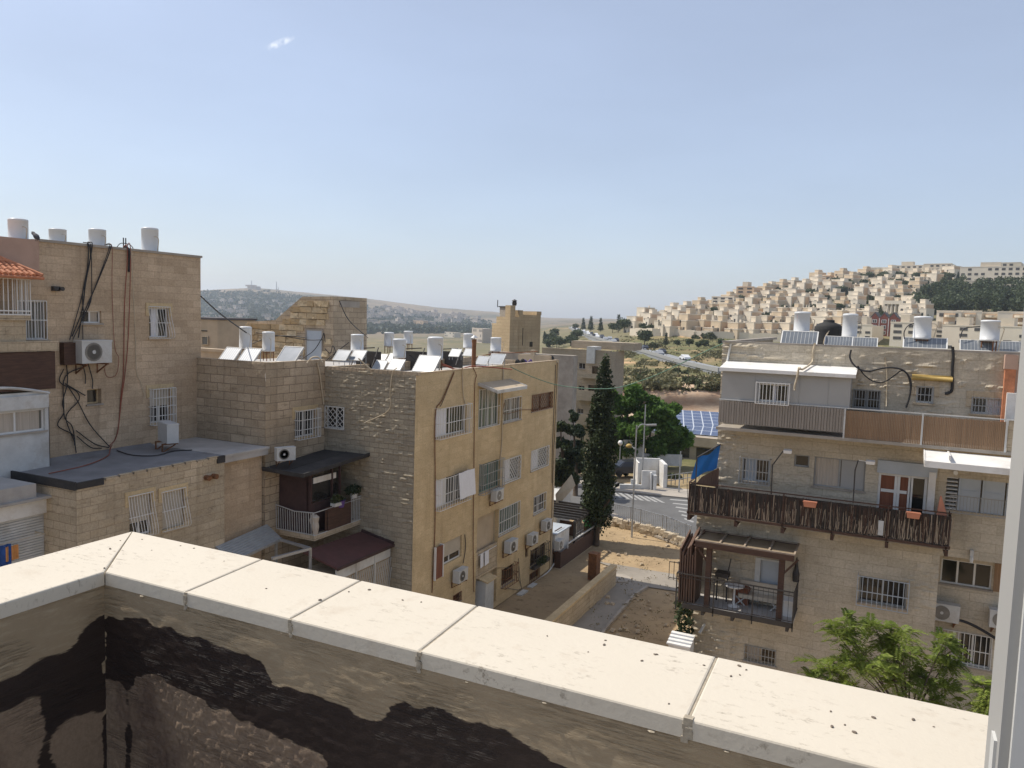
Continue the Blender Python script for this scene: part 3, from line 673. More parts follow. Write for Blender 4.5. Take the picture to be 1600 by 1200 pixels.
def use(proto, loc, rz=0, sc=1, label=None, group=None):
    if proto.name not in USED:
        USED.add(proto.name); proto.location = tuple(map(float, loc)); proto.rotation_euler = (0, 0, rz); proto.scale = sc if hasattr(sc, '__len__') else (sc,)*3
        if label: proto['label'] = label
        if group: proto['group'] = group
        return proto
    r = dup(proto, loc, rz, sc, label, group)
    if group is None and 'group' in r: del r['group']
    return r
def tank(x0, x1, ytop, ybot, dep, label, zs=None, group=None, rz=None):
    c = D((x0+x1)/2, ybot, dep); w = (x1-x0)*dep/FPX; h = (ybot-ytop)*dep/FPX; s = w/.62
    return use(TK0, c, random.uniform(-.5, .5) if rz is None else rz, (s, s, max(.5, h/1.26)), label, group)
def coll(proto, xl, xr, yb, dep, label, group=None, hs=.86):
    c = D((xl+xr)/2, yb, dep); s = (xr-xl)*dep/FPX/.90
    return use(proto, c, 0, (s, hs*s, hs*s), label, group)
def cable(pts, r=.014, mat='cable_black', label=None, group=None, k=5, name='cable'):
    m = MB(); m.tube(smooth_path(pts, k), r, 5); return tag(m.build(name, mat, None, True), label, 'cable', group)

# ------------------------------------------------------------------ left building (A) and its annex
PA = Pl('X', -26.0, 1); ZA = 2.06
A = thing('apartment_building', 'tall tan stone apartment building at left with cables down its windowless side', 'building', (-26, 20, GZ))
wA = {'main': PA.rect(233, 481, 263.6, 527), 'small': PA.rect(126, 485, 158.6, 505), 'low': PA.rect(233.7, 609.6, 266, 657.7), 'vent': PA.rect(136, 608.7, 158.6, 630), 'tall': PA.rect(28, 469, 73, 530)}
yA0, yA1 = 9.0, 23.62
dispA = lambda U, Z: (fbm(U*2.2, Z*4.2, 41)-.47)*.03
yk = PA.px(61, 376)[0]
wall(PA, yA0, yA1, -14.9, ZA, list(wA.values()), 'stone_tan', A, 'side_wall', .25, dispA)
m = MB(); m.box(-40, -26.25, yA0, yA1-.03, GZ, ZA-.45); m.box(-40, -26.0, yA1-.03, yA1, GZ, ZA-.02); m.build('rear_wall', 'stone_tan', A)
m = MB(); m.box(-40, -25.94, yk-.02, yA1+.05, ZA-.02, ZA+.07); m.box(-40, -26.02, yA0, yA1-.05, ZA-.3, ZA-.24); m.build('roof_coping', 'concrete', A)
m = MB(); m.box(-40, -25.96, yA0, yk-.03, ZA-1.0, ZA+.02); m.box(-40, -26+.012, yk-.03, yk-.015, ZA-1.2, ZA+.02); m.build('parapet_wall', 'plaster_pink', A)
win(PA, wA['main'], A, bars='bow', surround='stone_yellow', mull=1, curtain=(.15, .5, 'white_cloth'), nb=8)
win(PA, wA['small'], A, mull=1, sill=True, curtain=(.55, .95, 'curtain'))
win(PA, wA['low'], A, bars='cage', surround='stone_yellow', mull=1, shutter=.5, nb=8, hbars=4)
win(PA, wA['vent'], A, frame='stone_yellow', mull=0, depth=.25)
win(PA, wA['tall'], A, pane='pane_grey', mull=2, bars='flush', bar_mat='frame_white', nb=9)
# caged balcony, tiled hood, brown canvas and glazed bay projecting from the same wall
xB = -25.05; bal = PA.px(48, 495, .95)
yb1 = HX(48, 492, xB)[1]; zb0 = HX(48, 492, xB)[2]; zb1 = HX(48, 431, xB)[2]; yb0 = 10.5
m = MB(); m.box(-26, xB, yb0, yb1, zb0-.18, zb0-.02); m.box(-26, xB-.1, yb0, yb1-.1, zb0-.9, zb0-.18); m.build('balcony_slab', 'stone_annex', A)
m = MB(); n = 38
for k in range(n+1): y = yb0+(yb1-yb0)*k/n; m.bar((xB, y, zb0), (xB, y, zb1), .022)
for k in range(7): x = -26+(xB+26)*k/7; m.bar((x, yb1, zb0), (x, yb1, zb1), .022)
for z in (zb0, zb0+.12, zb1-.12, zb1): m.bar((xB, yb0, z), (xB, yb1, z), .04); m.bar((-26, yb1, z), (xB, yb1, z), .04)
m.build('balcony_cage', 'frame_white', A)
hx = -24.85; he = HX(66, 434, hx); hr = HX(10, 410, -25.75)
m = MB(); y0, y1 = 10.0, float(he[1]); z0 = float(he[2]); yr = y1-.95; zr = z0+.62; xr = -25.98
rf = A
nrow, ncol = 5, 34
for i in range(nrow):                                   # rows of barrel tiles down the slope
    t0, t1 = i/nrow, (i+1)/nrow+.03
    for j in range(ncol):
        ya = y0+(y1-y0)*j/ncol+.08; x0_, x1_ = hx+(xr-hx)*t1, hx+(xr-hx)*t0; za, zb = z0+(zr-z0)*t1, z0+(zr-z0)*t0
        if ya > y1-(y1-yr)*t1: continue
        m.tube([(x0_, ya, za+.03), (x1_, ya, zb+.055)], .075, 8)
m.face([(hx, y0, z0), (hx, y1, z0), (xr, yr, zr), (xr, y0, zr)]); m.face([(hx, y1, z0), (xr, y1, z0), (xr, yr, zr)]); m.face([(hx, y0, z0-.06), (hx, y1, z0-.06), (xr, y1, z0-.06), (xr, y0, z0-.06)])
m.tube([(hx, y1, z0+.05), (xr, yr, zr+.06)], .09, 8); m.tube([(hx+.03, y0, z0-.02), (hx+.03, y1+.03, z0-.02)], .05, 8)
tr = m.build('tiled_roof', 'terracotta', A)
m = MB(); xC = -25.1; c0 = HX(86, 549, xC); c1 = HX(86, 607, xC)
m.box(xC-.06, xC, yb0, c0[1], c1[2], c0[2]); m.box(-26, xC-.06, c0[1]-.05, c0[1], c1[2], c0[2]); m.build('canvas_screen', 'wood_brown', A)
m = MB(); m.box(-26, xC+.05, yb0, c0[1]+.1, c0[2]+.02, c0[2]+.35); m.build('balcony_slab', 'stone_annex', A)
# glazed bay below
PB_ = Pl('X', -25.1, 1); b0 = PB_.px(76, 613); b1 = PB_.px(76, 712); yb_ = b0[0]
wr = PB_.rect(0, 645, 68, 672); wr = (yb_-3.9, yb_-.14, wr[2], wr[3])
wall(PB_, yb0, yb_, b1[1]-1.6, b0[1]+.05, [wr], 'white_dirty', A, 'bay_wall', depth=.15)
m = MB(); m.box(-26, -25.1, yb_-.02, yb_, b1[1]-1.6, b0[1]); m.box(-26, -25.3, yb0, yb_-.03, b1[1]-1.6, b0[1]-.05); m.build('bay_side', 'white_dirty', A)
win(PB_, wr, A, pane='pane_grey', mull=3, curtain=(.35, .98, 'curtain'))
m = MB(); m.tube(smooth_path([PB_.P(yb_-3.6+3.6*t, b0[1]-.02+.28*math.sin(math.pi*t), .03) for t in (0, .2, .4, .6, .8, 1)]), .05, 6); m.box(-25.1, -25.02, yb_-3.9, yb_-.05, wr[3]+.05, b0[1]-.05); m.build('shutter_box', 'white_dirty', A)
# roof tanks
for x0, x1, yt, yb, lab in ((15, 43, 342, 377, 'white water tank on left roof, nearest the picture edge above pink parapet'), (78, 103, 360, 379, 'short white tank with printed stickers on the left building roof'), (140, 165, 358, 386, 'white tank with red lettering on roof above the black cables'), (222, 247, 356, 395, 'tall white tank with looping pipe at the right of the left roof')):
    dp = float((D((x0+x1)/2, yb, 1)*1)[0]); dep = -27.2/dp
    tk = tank(x0, x1, yt, yb+6, dep, lab, rz=.2)
    if lab.startswith('short') or 'lettering' in lab:
        fwd = -np.array([FW[0], FW[1], 0]); c = D((x0+x1)/2, (yt+yb)/2, dep); a0 = math.atan2(fwd[1], fwd[0])
        for da, z, w_, mt in ((-.5, .1, .3, 'print_red'), (.45, .0, .3, 'print_blue')) if lab.startswith('short') else ((.55, -.30, .36, 'print_red'),):
            m = MB(); R_ = (x1-x0)*dep/FPX/2+.006
            for k in range(4):
                a, b = a0+da-w_+2*w_*k/4, a0+da-w_+2*w_*(k+1)/4
                m.face([(c[0]+R_*math.cos(q), c[1]+R_*math.sin(q), c[2]+z+zz) for q, zz in ((a, -.1), (b, -.1), (b, .12), (a, .12))], [(q, zz) for q, zz in ((a, -.1), (b, -.1), (b, .12), (a, .12))])
            o = m.build('sticker', mt); o.parent = tk; o.matrix_parent_inverse = (Matrix.Translation(tk.location) @ Matrix.Rotation(tk.rotation_euler.z, 4, 'Z') @ Matrix.Diagonal((*tk.scale, 1))).inverted()
# bird on the parapet corner
bc = D(57, 377, 21.6); bird = thing('bird', 'small dark bird perched on the corner of the pink parapet', 'bird', bc)
m = MB(); m.lathe([(.005, -.17), (.05, -.09), (.075, 0), (.06, .07), (.045, .12), (.05, .17), (.03, .21), (.004, .25)], (0, 0, 0), 12)
R3 = Matrix.Rotation(rad(-55), 3, 'Y'); m.v = [tuple(R3 @ Vector(v)+Vector(bc)+Vector((0, 0, .13))) for v in m.v]; m.build('body', 'feather', bird, True)
m = MB(); [m.bar(bc+np.array([0, s, 0]), bc+np.array([0, s, .09]), .012) for s in (-.02, .02)]; m.build('leg', 'pebble', bird)
# fixtures
o = use(AC0, PA.P(PA.px(135, 552)[0], PA.px(135, 566)[1], .12), math.pi/2, 1.38, 'cream air conditioner with round fan on the left building beside hanging cables')
c = PA.px(85, 451); m = MB(); m.box(-26, -25.85, c[0]-.12, c[0]+.12, c[1]-.08, c[1]+.08); m.lathe([(.06, 0), (.075, .12)], (-25.86, c[0]+.13, c[1]), 10, 'x'); m.lathe([(.06, 0), (.075, .12)], (-25.86, c[0]-.1, c[1]), 10, 'x'); tag(m.build('wall_lamp', 'dark_metal'), 'small dark twin floodlight on tan wall above the tall barred window', 'lamp')
z1 = lambda P: [(x/4.571, 320+y/4.571) for x, y in P]
z2 = lambda P: [(x/3.529, 560+y/3.529) for x, y in P]
def acab(px, r=.016, mat='cable_black', lab='black cable hanging down the tan side wall of the left building', grp='black cables on the left building', off=.05, roof=None):
    pts = [PA.P(*PA.px(x, y, off), off) for x, y in px]
    if roof: pts += [HZ(x, y, -5.44) for x, y in roof]
    pts[0] = (-25.9, pts[0][1], ZA+.02); pts.insert(0, (-26.15, pts[0][1], ZA+.12))
    return cable(pts, r, mat, lab, grp)
for i, p in enumerate([[(630, 285), (640, 420), (572, 700), (498, 965)], [(652, 288), (612, 560), (585, 760), (515, 940)], [(775, 305), (660, 640), (618, 760), (520, 962)], [(786, 318), (702, 540), (590, 800), (560, 950)], [(640, 290), (655, 560), (648, 690), (595, 820), (592, 960)], [(622, 290), (625, 450), (590, 640), (600, 800)]]):
    acab(z1(p), .016+.004*(i % 2))
acab(z1([(795, 330), (800, 600), (818, 1000)])+z2([(655, 0), (640, 90), (590, 100), (572, 40)]), .010, 'cable_red', 'thin brown cable hanging alone down the tan wall, curling at its end', None)
acab(z1([(905, 310), (890, 700), (882, 1185)])+z2([(668, 200), (650, 400), (610, 492)]), .018, 'cable_red', 'red cable running from left roof down to the grey annex roof', 'red cables on the left building', roof=z2([(590, 540), (470, 590), (270, 635)]))
acab(z1([(925, 330), (918, 900), (895, 1188)])+z2([(672, 210), (645, 420), (600, 488)]), .016, 'cable_red', 'red cable running from left roof down to the grey annex roof', 'red cables on the left building')
acab(z1([(912, 318), (925, 400), (922, 480)]), .05, 'cable_black', 'thick dark cable loop over the parapet above the red cables', None)
acab(z1([(930, 480), (965, 900), (975, 1188)])+z2([(775, 130), (800, 220)]), .013, 'cable_beige', 'pale cable dropping to the lower barred window of left building', None)
for p in ([(480, 40), (360, 100), (352, 250), (358, 330), (400, 380), (420, 520)], [(365, 20), (372, 130), (345, 240), (352, 300), (318, 370), (400, 420), (412, 480)], [(350, 60), (330, 130), (420, 180), (435, 230), (380, 290), (365, 340), (410, 460)], [(372, 150), (430, 240), (500, 370), (605, 488)], [(360, 140), (470, 205)], [(420, 398), (520, 470), (600, 492)], [(425, 430), (500, 490), (560, 495)], [(455, 30), (470, 90), (470, 140)], [(485, 25), (510, 120), (508, 168)]):
    pts = [PA.P(*PA.px(x, y, .07), .07) for x, y in z2(p)]; cable(pts, .019, 'cable_black', 'black cable in the tangled bundle beside the glazed bay, below the air conditioner', 'tangled cable bundle')
m = MB(); c = PA.px(97, 535); d = PA.px(104, 565); m.box(-26, -25.75, min(c[0], d[0])-.1, max(c[0], d[0])+.2, d[1]-.1, c[1]); tag(m.build('cable_box', 'wood_brown'), 'dark brown cable box on tan wall left of the air conditioner', 'box')
# aerial stub on the roof
c = HX(193, 388, -26.4); m = MB(); m.bar(c+[0, 0, -.3], c+[0, 0, .4], .03); m.bar(c+[0, .1, -.3], c+[0, .1, .4], .03); m.tube(smooth_path([c+[0, -.3, 0], c+[0, -.1, .18], c+[0, .3, .15], c+[0, .5, -.1]]), .015, 5); tag(m.build('roof_pipes', 'dark_metal'), 'pair of short dark pipes on the left roof above red cables', 'pipes')

# annex
PG = Pl('X', -22.0, 1); yg0 = PG.px(119, 758)[0]; yg1 = PG.px(350, 712)[0]; ZG = PG.px(119, 758)[1]
G = thing('annex', 'low stone annex with a grey sheeted flat roof below the tall left building', 'building', (-22, 18, GZ))
wg = [PG.rect(201.7, 778, 236.5, 832), PG.rect(253.5, 771, 287.5, 819)]
wall(PG, yg0, yg1, GZ, ZG, wg, 'stone_annex', G, 'front_wall', .14, lambda U, Z: (fbm(U*2.4, Z*4.4, 51)-.47)*.06)
PG2 = Pl('Y', yg0, -1); wall(PG2, -26, -22.0, GZ, ZG, [], 'stone_annex', G, 'end_wall', .2, lambda U, Z: (fbm(U*2.4, Z*4.4, 52)-.47)*.05*(U < -22.3))
m = MB(); m.box(-26, -22.25, yg0+.25, yg1, GZ, ZG-.06); m.box(-26, -22.0, yg1, yg1+.02, GZ, ZG-.02); m.build('core_wall', 'stone_annex', G)
m = MB(); nx, ny = 14, 20; base = 0                     # the wavy roofing sheet
for i in range(nx):
    for j in range(ny):
        xs = [-26.0+4.02*(i+a)/nx for a in (0, 1)]; ys = [yg0-.06+(yg1-yg0+.1)*(j+a)/ny for a in (0, 1)]
        f_ = lambda x, y: ZG+.03+.05*(float(fbm(x*1.3, y*1.3, 61))-.47)+(.10*max(0, 1-(x+26)/.35))
        m.face([(xs[0], ys[0], f_(xs[0], ys[0])), (xs[1], ys[0], f_(xs[1], ys[0])), (xs[1], ys[1], f_(xs[1], ys[1])), (xs[0], ys[1], f_(xs[0], ys[1]))])
m.build('roof_sheet', 'membrane', G, True)
m = MB(); m.box(-26, -21.96, yg0-.08, yg0-.02, ZG-.16, ZG+.1); m.box(-22.06, -21.95, yg0-.02, yg0+.9, ZG-.14, ZG+.06); m.build('roof_flashing', 'tar_roof', G); m = MB(); m.box(-22.06, -21.95, yg1-.35, yg1+.02, ZG-.2, ZG+.05); m.build('roof_flashing', 'tar_roof', G)
for k, y in enumerate(np.linspace(yg0+1.2, yg1-.5, 9)):
    m = MB(); m.box(-22.12, -21.97, y-.22, y+.22, ZG-.04, ZG+.04+.04*random.random()); m.build('edge_stone', 'stone_annex', G)
win(PG, wg[0], G, mull=1, shutter=.66, bars='bow', bar_mat='frame_white', surround='stone_yellow', nb=9)
win(PG, wg[1], G, mull=0, shutter=1.0, bars='bow', bar_mat='frame_white', surround='stone_yellow', nb=9)
c = PG.px(326, 745); m = MB(); m.lathe([(.09, 0), (.1, .22)], (-22, c[0]-.15, c[1]), 10, 'x'); m.lathe([(.09, 0), (.1, .22)], (-22, c[0]+.18, c[1]), 10, 'x'); m.box(-22, -21.9, c[0]-.2, c[0]+.2, c[1]-.05, c[1]+.05); tag(m.build('wall_lamp', 'rust'), 'rusty twin spotlight near the top corner of the annex wall', 'lamp')
p = HZ(247, 705, ZG+.02); use(AC0, (p[0], p[1]+.2, p[2]+.33), rad(158), 1.25, 'cream air conditioner standing alone on the grey annex roof')
cable([HZ(x, y, ZG+.07) for x, y in z2([(612, 492), (680, 520), (750, 535), (860, 535), (960, 510), (1060, 505)])], .022, 'cable_black', 'black cable snaking across the grey annex roof', None)
# pale roof between annex and centre building, white sheet canopy below it
m = MB(); x1 = HY(352, 705, yg1+.1)[0]; m.box(-26, -22.0, yg1+.03, 23.33, ZG-.25, ZG-.02); m.box(-26, -21.95, yg1+.025, 23.35, ZG-.02, ZG+.06)
L_ = thing('lean_to_roof', 'pale concrete roof strip between the annex and the middle building', 'roof', (-24, 22.2, GZ)); m.build('slab', 'membrane_light', L_)
m = MB(); m.box(-26, -22.3, yg1+.05, 23.3, GZ, ZG-.25); m.build('wall', 'stone_tan', L_)
cz = [HX(351, 811, -21.6), HY(437, 843, 23.2), HY(368, 868, 21.0), HX(345, 858, -21.9)]
cn = thing('sheet_canopy', 'pale grey ribbed sheet canopy low between annex and middle building', 'canopy', (cz[1][0]-1, 22, GZ))
q0 = np.array([-22.0, 23.25, HY(375, 812, 23.25)[2]]); q1 = np.array([HY(440, 842, 23.25)[0], 23.25, HY(440, 842, 23.25)[2]]); dn = np.array([0, -2.6, -.25])
m = MB(); n = 16
for k in range(n):
    a = q0+(q1-q0)*k/n; b = q0+(q1-q0)*(k+1)/n; h = np.array([0, 0, .03*(k % 2)]); m.hexa([a+dn, b+dn, b, a, a+dn+h+[0, 0, .02], b+dn+h+[0, 0, .02], b+h+[0, 0, .02], a+h+[0, 0, .02]])
m.build('roof_sheet', 'grey_metal', cn)
m = MB(); m.bar(q1+dn, q1, .08, .1); m.bar(q0+dn, q1+dn, .08, .1); e = HY(485, 857, 22.9); m.bar(q1+[0, -.1, .0], e, .09); e2 = HY(425, 873, 21.0); m.bar(e, e2, .1); m.build('canopy_beam', 'galvanised', cn)
for p in (q1+[-.1, -.2, 0], q1+dn*.95, np.array(e)): m = MB(); m.bar((p[0], p[1], GZ), p, .08); m.build('post', 'galvanised', cn)
# shuttered white enclosure at the far left
PH = Pl('X', -23.6, 1); h0 = PH.px(72, 772); yh1 = h0[0]; zh = h0[1]; PHm = PH
Hh = thing('shuttered_bay', 'dirty white bay with closed roller shutters at the lower left edge', 'balcony enclosure', (-24, yh1-2, GZ))
m = MB(); m.box(-26, -23.6, 6, yh1, GZ, zh-.55); m.build('wall', 'white_dirty', Hh)
m = MB(); m.box(-26, -23.45, 6, yh1+.02, zh-.55, zh-.05); m.build('shutter_box', 'white_paint', Hh)
m = MB(); m.box(-26, -23.2, 6, yh1+.1, zh-.05, zh+.03); zt = HX(56, 757, -23.6)[2]; m.box(-26, -23.3, 6, yh1-.5, zh+.03, zt+.1); m.build('roof_slab', 'membrane_light', Hh)
for y0, y1 in ((yh1-4.2, yh1-2.35), (yh1-2.2, yh1-.15)):
    m = MB(); z = zh-.57
    while z > zh-2.2: m.box(-23.6, -23.56, y0, y1, z-.075, z-.01); z -= .085
    m.box(-23.6, -23.57, y0-.06, y0, zh-2.3, zh-.56); m.build('roller_shutter', 'white_dirty', Hh)
for x0, y0, w_, h_, mt, lab in ((4, 852, .45, .75, 'blue_cloth', 'dark blue cloth hung out at the lower left edge'), (17, 853, .4, .45, 'orange_cloth', 'small orange cloth hung beside the blue one at lower left')):
    p = HX(x0, y0, -23.1); m = MB(); n = 8
    for k in range(n):
        f = lambda k: -23.1+.03*math.sin(k*1.7)
        ya, yb = p[1]-w_/2+w_*k/n, p[1]-w_/2+w_*(k+1)/n; m.hexa([(f(k), ya, p[2]-h_), (f(k+1), yb, p[2]-h_+.02), (f(k+1)+.012, yb, p[2]-h_+.02), (f(k)+.012, ya, p[2]-h_), (f(k), ya, p[2]), (f(k+1), yb, p[2]), (f(k+1)+.012, yb, p[2]), (f(k)+.012, ya, p[2])])
    tag(m.build('hanging_cloth', mt), lab, 'laundry')
m = MB(); a = HX(0, 851, -23.095); m.tube([(-23.094, 8, a[2]+.02), (-23.094, yh1-.4, a[2]+.0)], .008, 5); m.bar((-23.6, yh1-.4, a[2]), (-23.05, yh1-.4, a[2]), .03); tag(m.build('clothes_line', 'cable_beige'), 'thin clothes line carrying the blue and orange cloths at lower left', 'clothes line')

# ------------------------------------------------------------------ middle building (B)
XBf, YBf, XBr, YBw, YBb = -17.48, 27.0, -22.2, 23.385, 42.35
PF = Pl('X', XBf, 1); PGr = Pl('Y', YBf, -1); PRc = Pl('X', XBr, 1); PW1 = Pl('Y', YBw, -1)
ZR = -2.95
B = thing('apartment_building', 'yellowish stone apartment building in the middle with tanks crowding its flat roof', 'building', (-20, 33, GZ))
z5 = lambda x, y: (560+x/4.615, 440+y/4.615)
z6 = lambda x, y: (640+x/4, 680+y/4)
fw = {k: PF.rect(*v) for k, v in {
 'a1': (681, 640, 728, 673), 'a2': (748.5, 609, 780, 663), 'a3': (787, 624, 813.5, 654.5), 'a4': (831, 618, 862, 636),
 'b1': (681, 751, 728, 777), 'b2': (749, 727, 779.5, 759), 'b3': (786, 720, 812, 746), 'b4': (830, 705, 856, 726),
 'c1': (687.5, 852, 721, 869), 'c2': (780, 797, 811, 821), 'c3': (834, 777, 852, 795), 'lo': (746, 810, 777, 868), 'c4': (829, 861, 852, 871), 'c5': (821, 858, 825.5, 869),
 'd1': (784, 891, 802, 905), 'd2': (826, 939, 841, 942), 'd0': (708, 931, 720, 937)}.items()}
fw['d2'] = (fw['d2'][0], fw['d2'][1], fw['d1'][2]-1.5, fw['d1'][2]-.35)
lo = fw['lo']; fw['lo'] = (lo[0], lo[1], GZ+.3, lo[3])
zc1 = fw['c1']; 
wall(PF, YBf, YBb, GZ, -2.47, list(fw.values()), 'stone_yellow', B, 'facade_wall', .3, lambda U, Z: (fbm(U*2.6, Z*5, 71)-.47)*.02)
wg_ = PGr.rect(508.5, 634, 538, 671); wg_ = (XBr+.06, wg_[1], wg_[2], wg_[3])
def disp_rock(seed, amp, lo_, cell=(.30, .22)):
    def f(U, Z):
        row = np.floor(Z/.22); pu = U+.17*(row % 2)
        chip = np.clip(vnoise(pu/.16, Z/.075, seed)-.52, 0, 1)*2.1; clus = np.clip((vnoise(U/.55, Z/.22, seed+1)-lo_)*3.2, 0, 1)
        edge = np.clip(np.minimum((Z/.22-row), 1-(Z/.22-row))*6, 0, 1)
        return amp*chip*clus*edge+.012*(fbm(U*5, Z*5, seed+2)-.47)
    return f
wall(PGr, XBr, XBf, GZ, -2.44, [wg_], 'stone_grey', B, 'rough_wall', .05, disp_rock(81, .045, .30))
wr_ = PRc.rect(461, 643.5, 492, 679)
wall(PRc, YBw, YBf, GZ, -2.13, [wr_], 'stone_block', B, 'side_wall', .2, lambda U, Z: (fbm(U*2.4, Z*5, 91)-.47)*.05)
wall(PW1, -26, XBr, GZ, -2.12, [], 'stone_block', B, 'end_wall', .07, lambda U, Z: (fbm(U*3, Z*5, 95)-.47)*.07)
m = MB(); m.box(-26, XBr-.25, YBw+.25, YBb, GZ, ZR); m.box(-26, XBf-.25, YBf+.25, YBb-.02, GZ, ZR-.002); m.box(-33, XBf, YBb-.03, YBb, GZ, -2.75); m.box(-33, -26.02, 23.8, YBb-.05, GZ, ZR-.004); m.build('core_wall', 'stucco', B)
m = MB(); m.box(-33, XBr-.22, YBw+.22, YBb-.1, ZR, ZR+.05); m.box(XBr-.22, XBf-.22, YBf+.22, YBb-.1, ZR, ZR+.051); m.build('roof_membrane', 'membrane_light', B)
m = MB(); m.box(-26, XBr, YBw, YBw+.2, -2.13, -2.10); m.box(XBr-.2, XBr, YBw+.2, YBf, -2.13, -2.11); m.box(XBr-.2, XBr-.02, YBf, YBb, ZR, -2.45); m.box(XBr, XBf+.01, YBf+.002, YBf+.2, -2.45, -2.41); m.box(XBf-.2, XBf+.012, YBf+.2, YBb, -2.48, -2.44); m.box(-26, XBf, YBb-.2, YBb, ZR, -2.6); m.build('parapet_coping', 'stone_block', B)
m = MB()
for x in np.arange(XBr+.1, XBf, .23): m.box(x, x+.2, YBf-.004-random.random()*.012, YBf+.1, -2.55+random.uniform(-.02, .02), -2.40)
m.build('parapet_edge', 'stone_block', B)
# facade windows
win(PF, fw['a1'], B, bars='cage', mull=1, curtain=(.0, .42, 'white_cloth'), nb=12); win(PF, fw['a2'], B, pane='pane_green', mull=3, bars='flush', nb=7, sill=False); win(PF, fw['a3'], B, pane='pane_grey', mull=1, bars='flush', nb=7)
win(PF, fw['a4'], B, pane='pane_grey', frame='rust', mull=1, bars='diamond', bar_mat='rust', label='rusty latticed window at the far top corner')
win(PF, fw['b1'], B, bars='cage', mull=2, pane='pane_grey', nb=13, curtain=(0, .4, 'white_cloth')); win(PF, fw['b2'], B, pane='pane_green', frame='frame_green', bars='cage', bar_mat='grey_metal', nb=9, hbars=3)
win(PF, fw['b3'], B, pane='pane_grey', bars='diamond', mull=1, curtain=(0, .5, 'white_cloth')); win(PF, fw['b4'], B, pane='pane_grey', bars='diamond', mull=1, curtain=(0, .5, 'white_cloth'))
c1 = fw['c1']; win(PF, c1, B, mull=1, shutter=.68, pane='pane_brown', sill=False, label='window with a beige roller shutter most of the way down')
m = MB(); PF.box(m, c1[0]-.6, c1[0]-.02, c1[2]-.35, c1[3]+.05, .12, .17); s_ = m.build('side_shutter', 'curtain_brown', B); m = MB(); PF.box(m, c1[0]-.66, c1[0]-.6, c1[2]-.38, c1[3]+.08, .10, .19); PF.box(m, c1[0]-.02, c1[0]+.05, c1[2]-.38, c1[3]+.08, .0, .19); m.build('shutter_frame', 'frame_white', s_)
c2 = fw['c2']; win(PF, c2, B, pane='pane_green', mull=2, bars='flush', nb=9, sill=True, label='white framed window with green panes'); win(PF, fw['c3'], B, pane='pane_brown', mull=1, bars='flush', nb=5); win(PF, fw['c5'], B, mull=0, pane='pane_brown', frame='wood_brown', sill=False)
c4_ = fw['c4']; win(PF, c4_, B, pane='pane_brown', frame='wood_brown', bars='cage', bar_mat='dark_metal', nb=8)
for k in ('d1', 'd2', 'd0'): win(PF, fw[k], B, pane='pane_brown', frame='wood_brown', mull=1, bars='cage' if k == 'd1' else 'flush', bar_mat='rust', nb=6)
# loggia recess
u0, u1, z0_, z1_ = fw['lo']
m = MB(); PF.box(m, u0, u1, z0_, z1_, -1.32, -1.28); PF.box(m, u0-.01, u0, z0_, z1_, -1.28, -.2); PF.box(m, u1, u1+.01, z0_, z1_, -1.28, -.2); PF.box(m, u0, u1, z1_, z1_+.02, -1.28, -.2); m.build('loggia_lining', 'lining', B)
m = MB(); PF.box(m, u0, u1, z1_-2.75, z1_-1.55, -1.28, -.22); 
m.v = []; m.f = []; m.mi = []; m.uv = {}; PF.box(m, u0, u1, z1_-3.05, z1_-2.9, -1.27, .02); PF.box(m, u0+.02, u1-.02, z1_-2.9, z1_-1.75, -.12, -.02); m.build('loggia_parapet', 'stone_annex', B)
m = MB(); PF.box(m, u1-.9, u1-.05, z1_-1.7, z1_-.3, -1.28, -1.22); m.build('loggia_window', 'pane_green', B)
# lattice windows on the recess
win(PRc, wr_, B, bars='cage', mull=1, nb=8, hbars=3, surround='stone_yellow'); win(PGr, wg_, B, bars='diamond', mull=1, pane='pane_dark')
# awning hood on the facade
p0 = fw['a2']; H_ = thing('awning', 'small pale lean-to hood over the glazed balcony on the yellow facade', 'awning', PF.P((p0[0]+p0[1])/2, p0[3], 0))
m = MB(); a, b, zt = p0[0]-.1, p0[1]+1.0, p0[3]
m.hexa([PF.P(a, zt+.28, .0), PF.P(b, zt+.28, .0), PF.P(b, zt-.02, 1.0), PF.P(a, zt-.02, 1.0), PF.P(a, zt+.33, 0), PF.P(b, zt+.33, 0), PF.P(b, zt+.03, 1.0), PF.P(a, zt+.03, 1.0)]); m.build('hood_sheet', 'stucco', H_)
m = MB(); m.bar(PF.P(a, zt-.03, 1.01), PF.P(b, zt-.03, 1.01), .05, .16); m.bar(PF.P(b+.01, zt+.28, .0), PF.P(b+.01, zt-.0, 1.0), .05, .14); m.bar(PF.P(a-.01, zt+.28, .0), PF.P(a-.01, zt-.0, 1.0), .05, .14); m.build('hood_rim', 'white_dirty', H_)
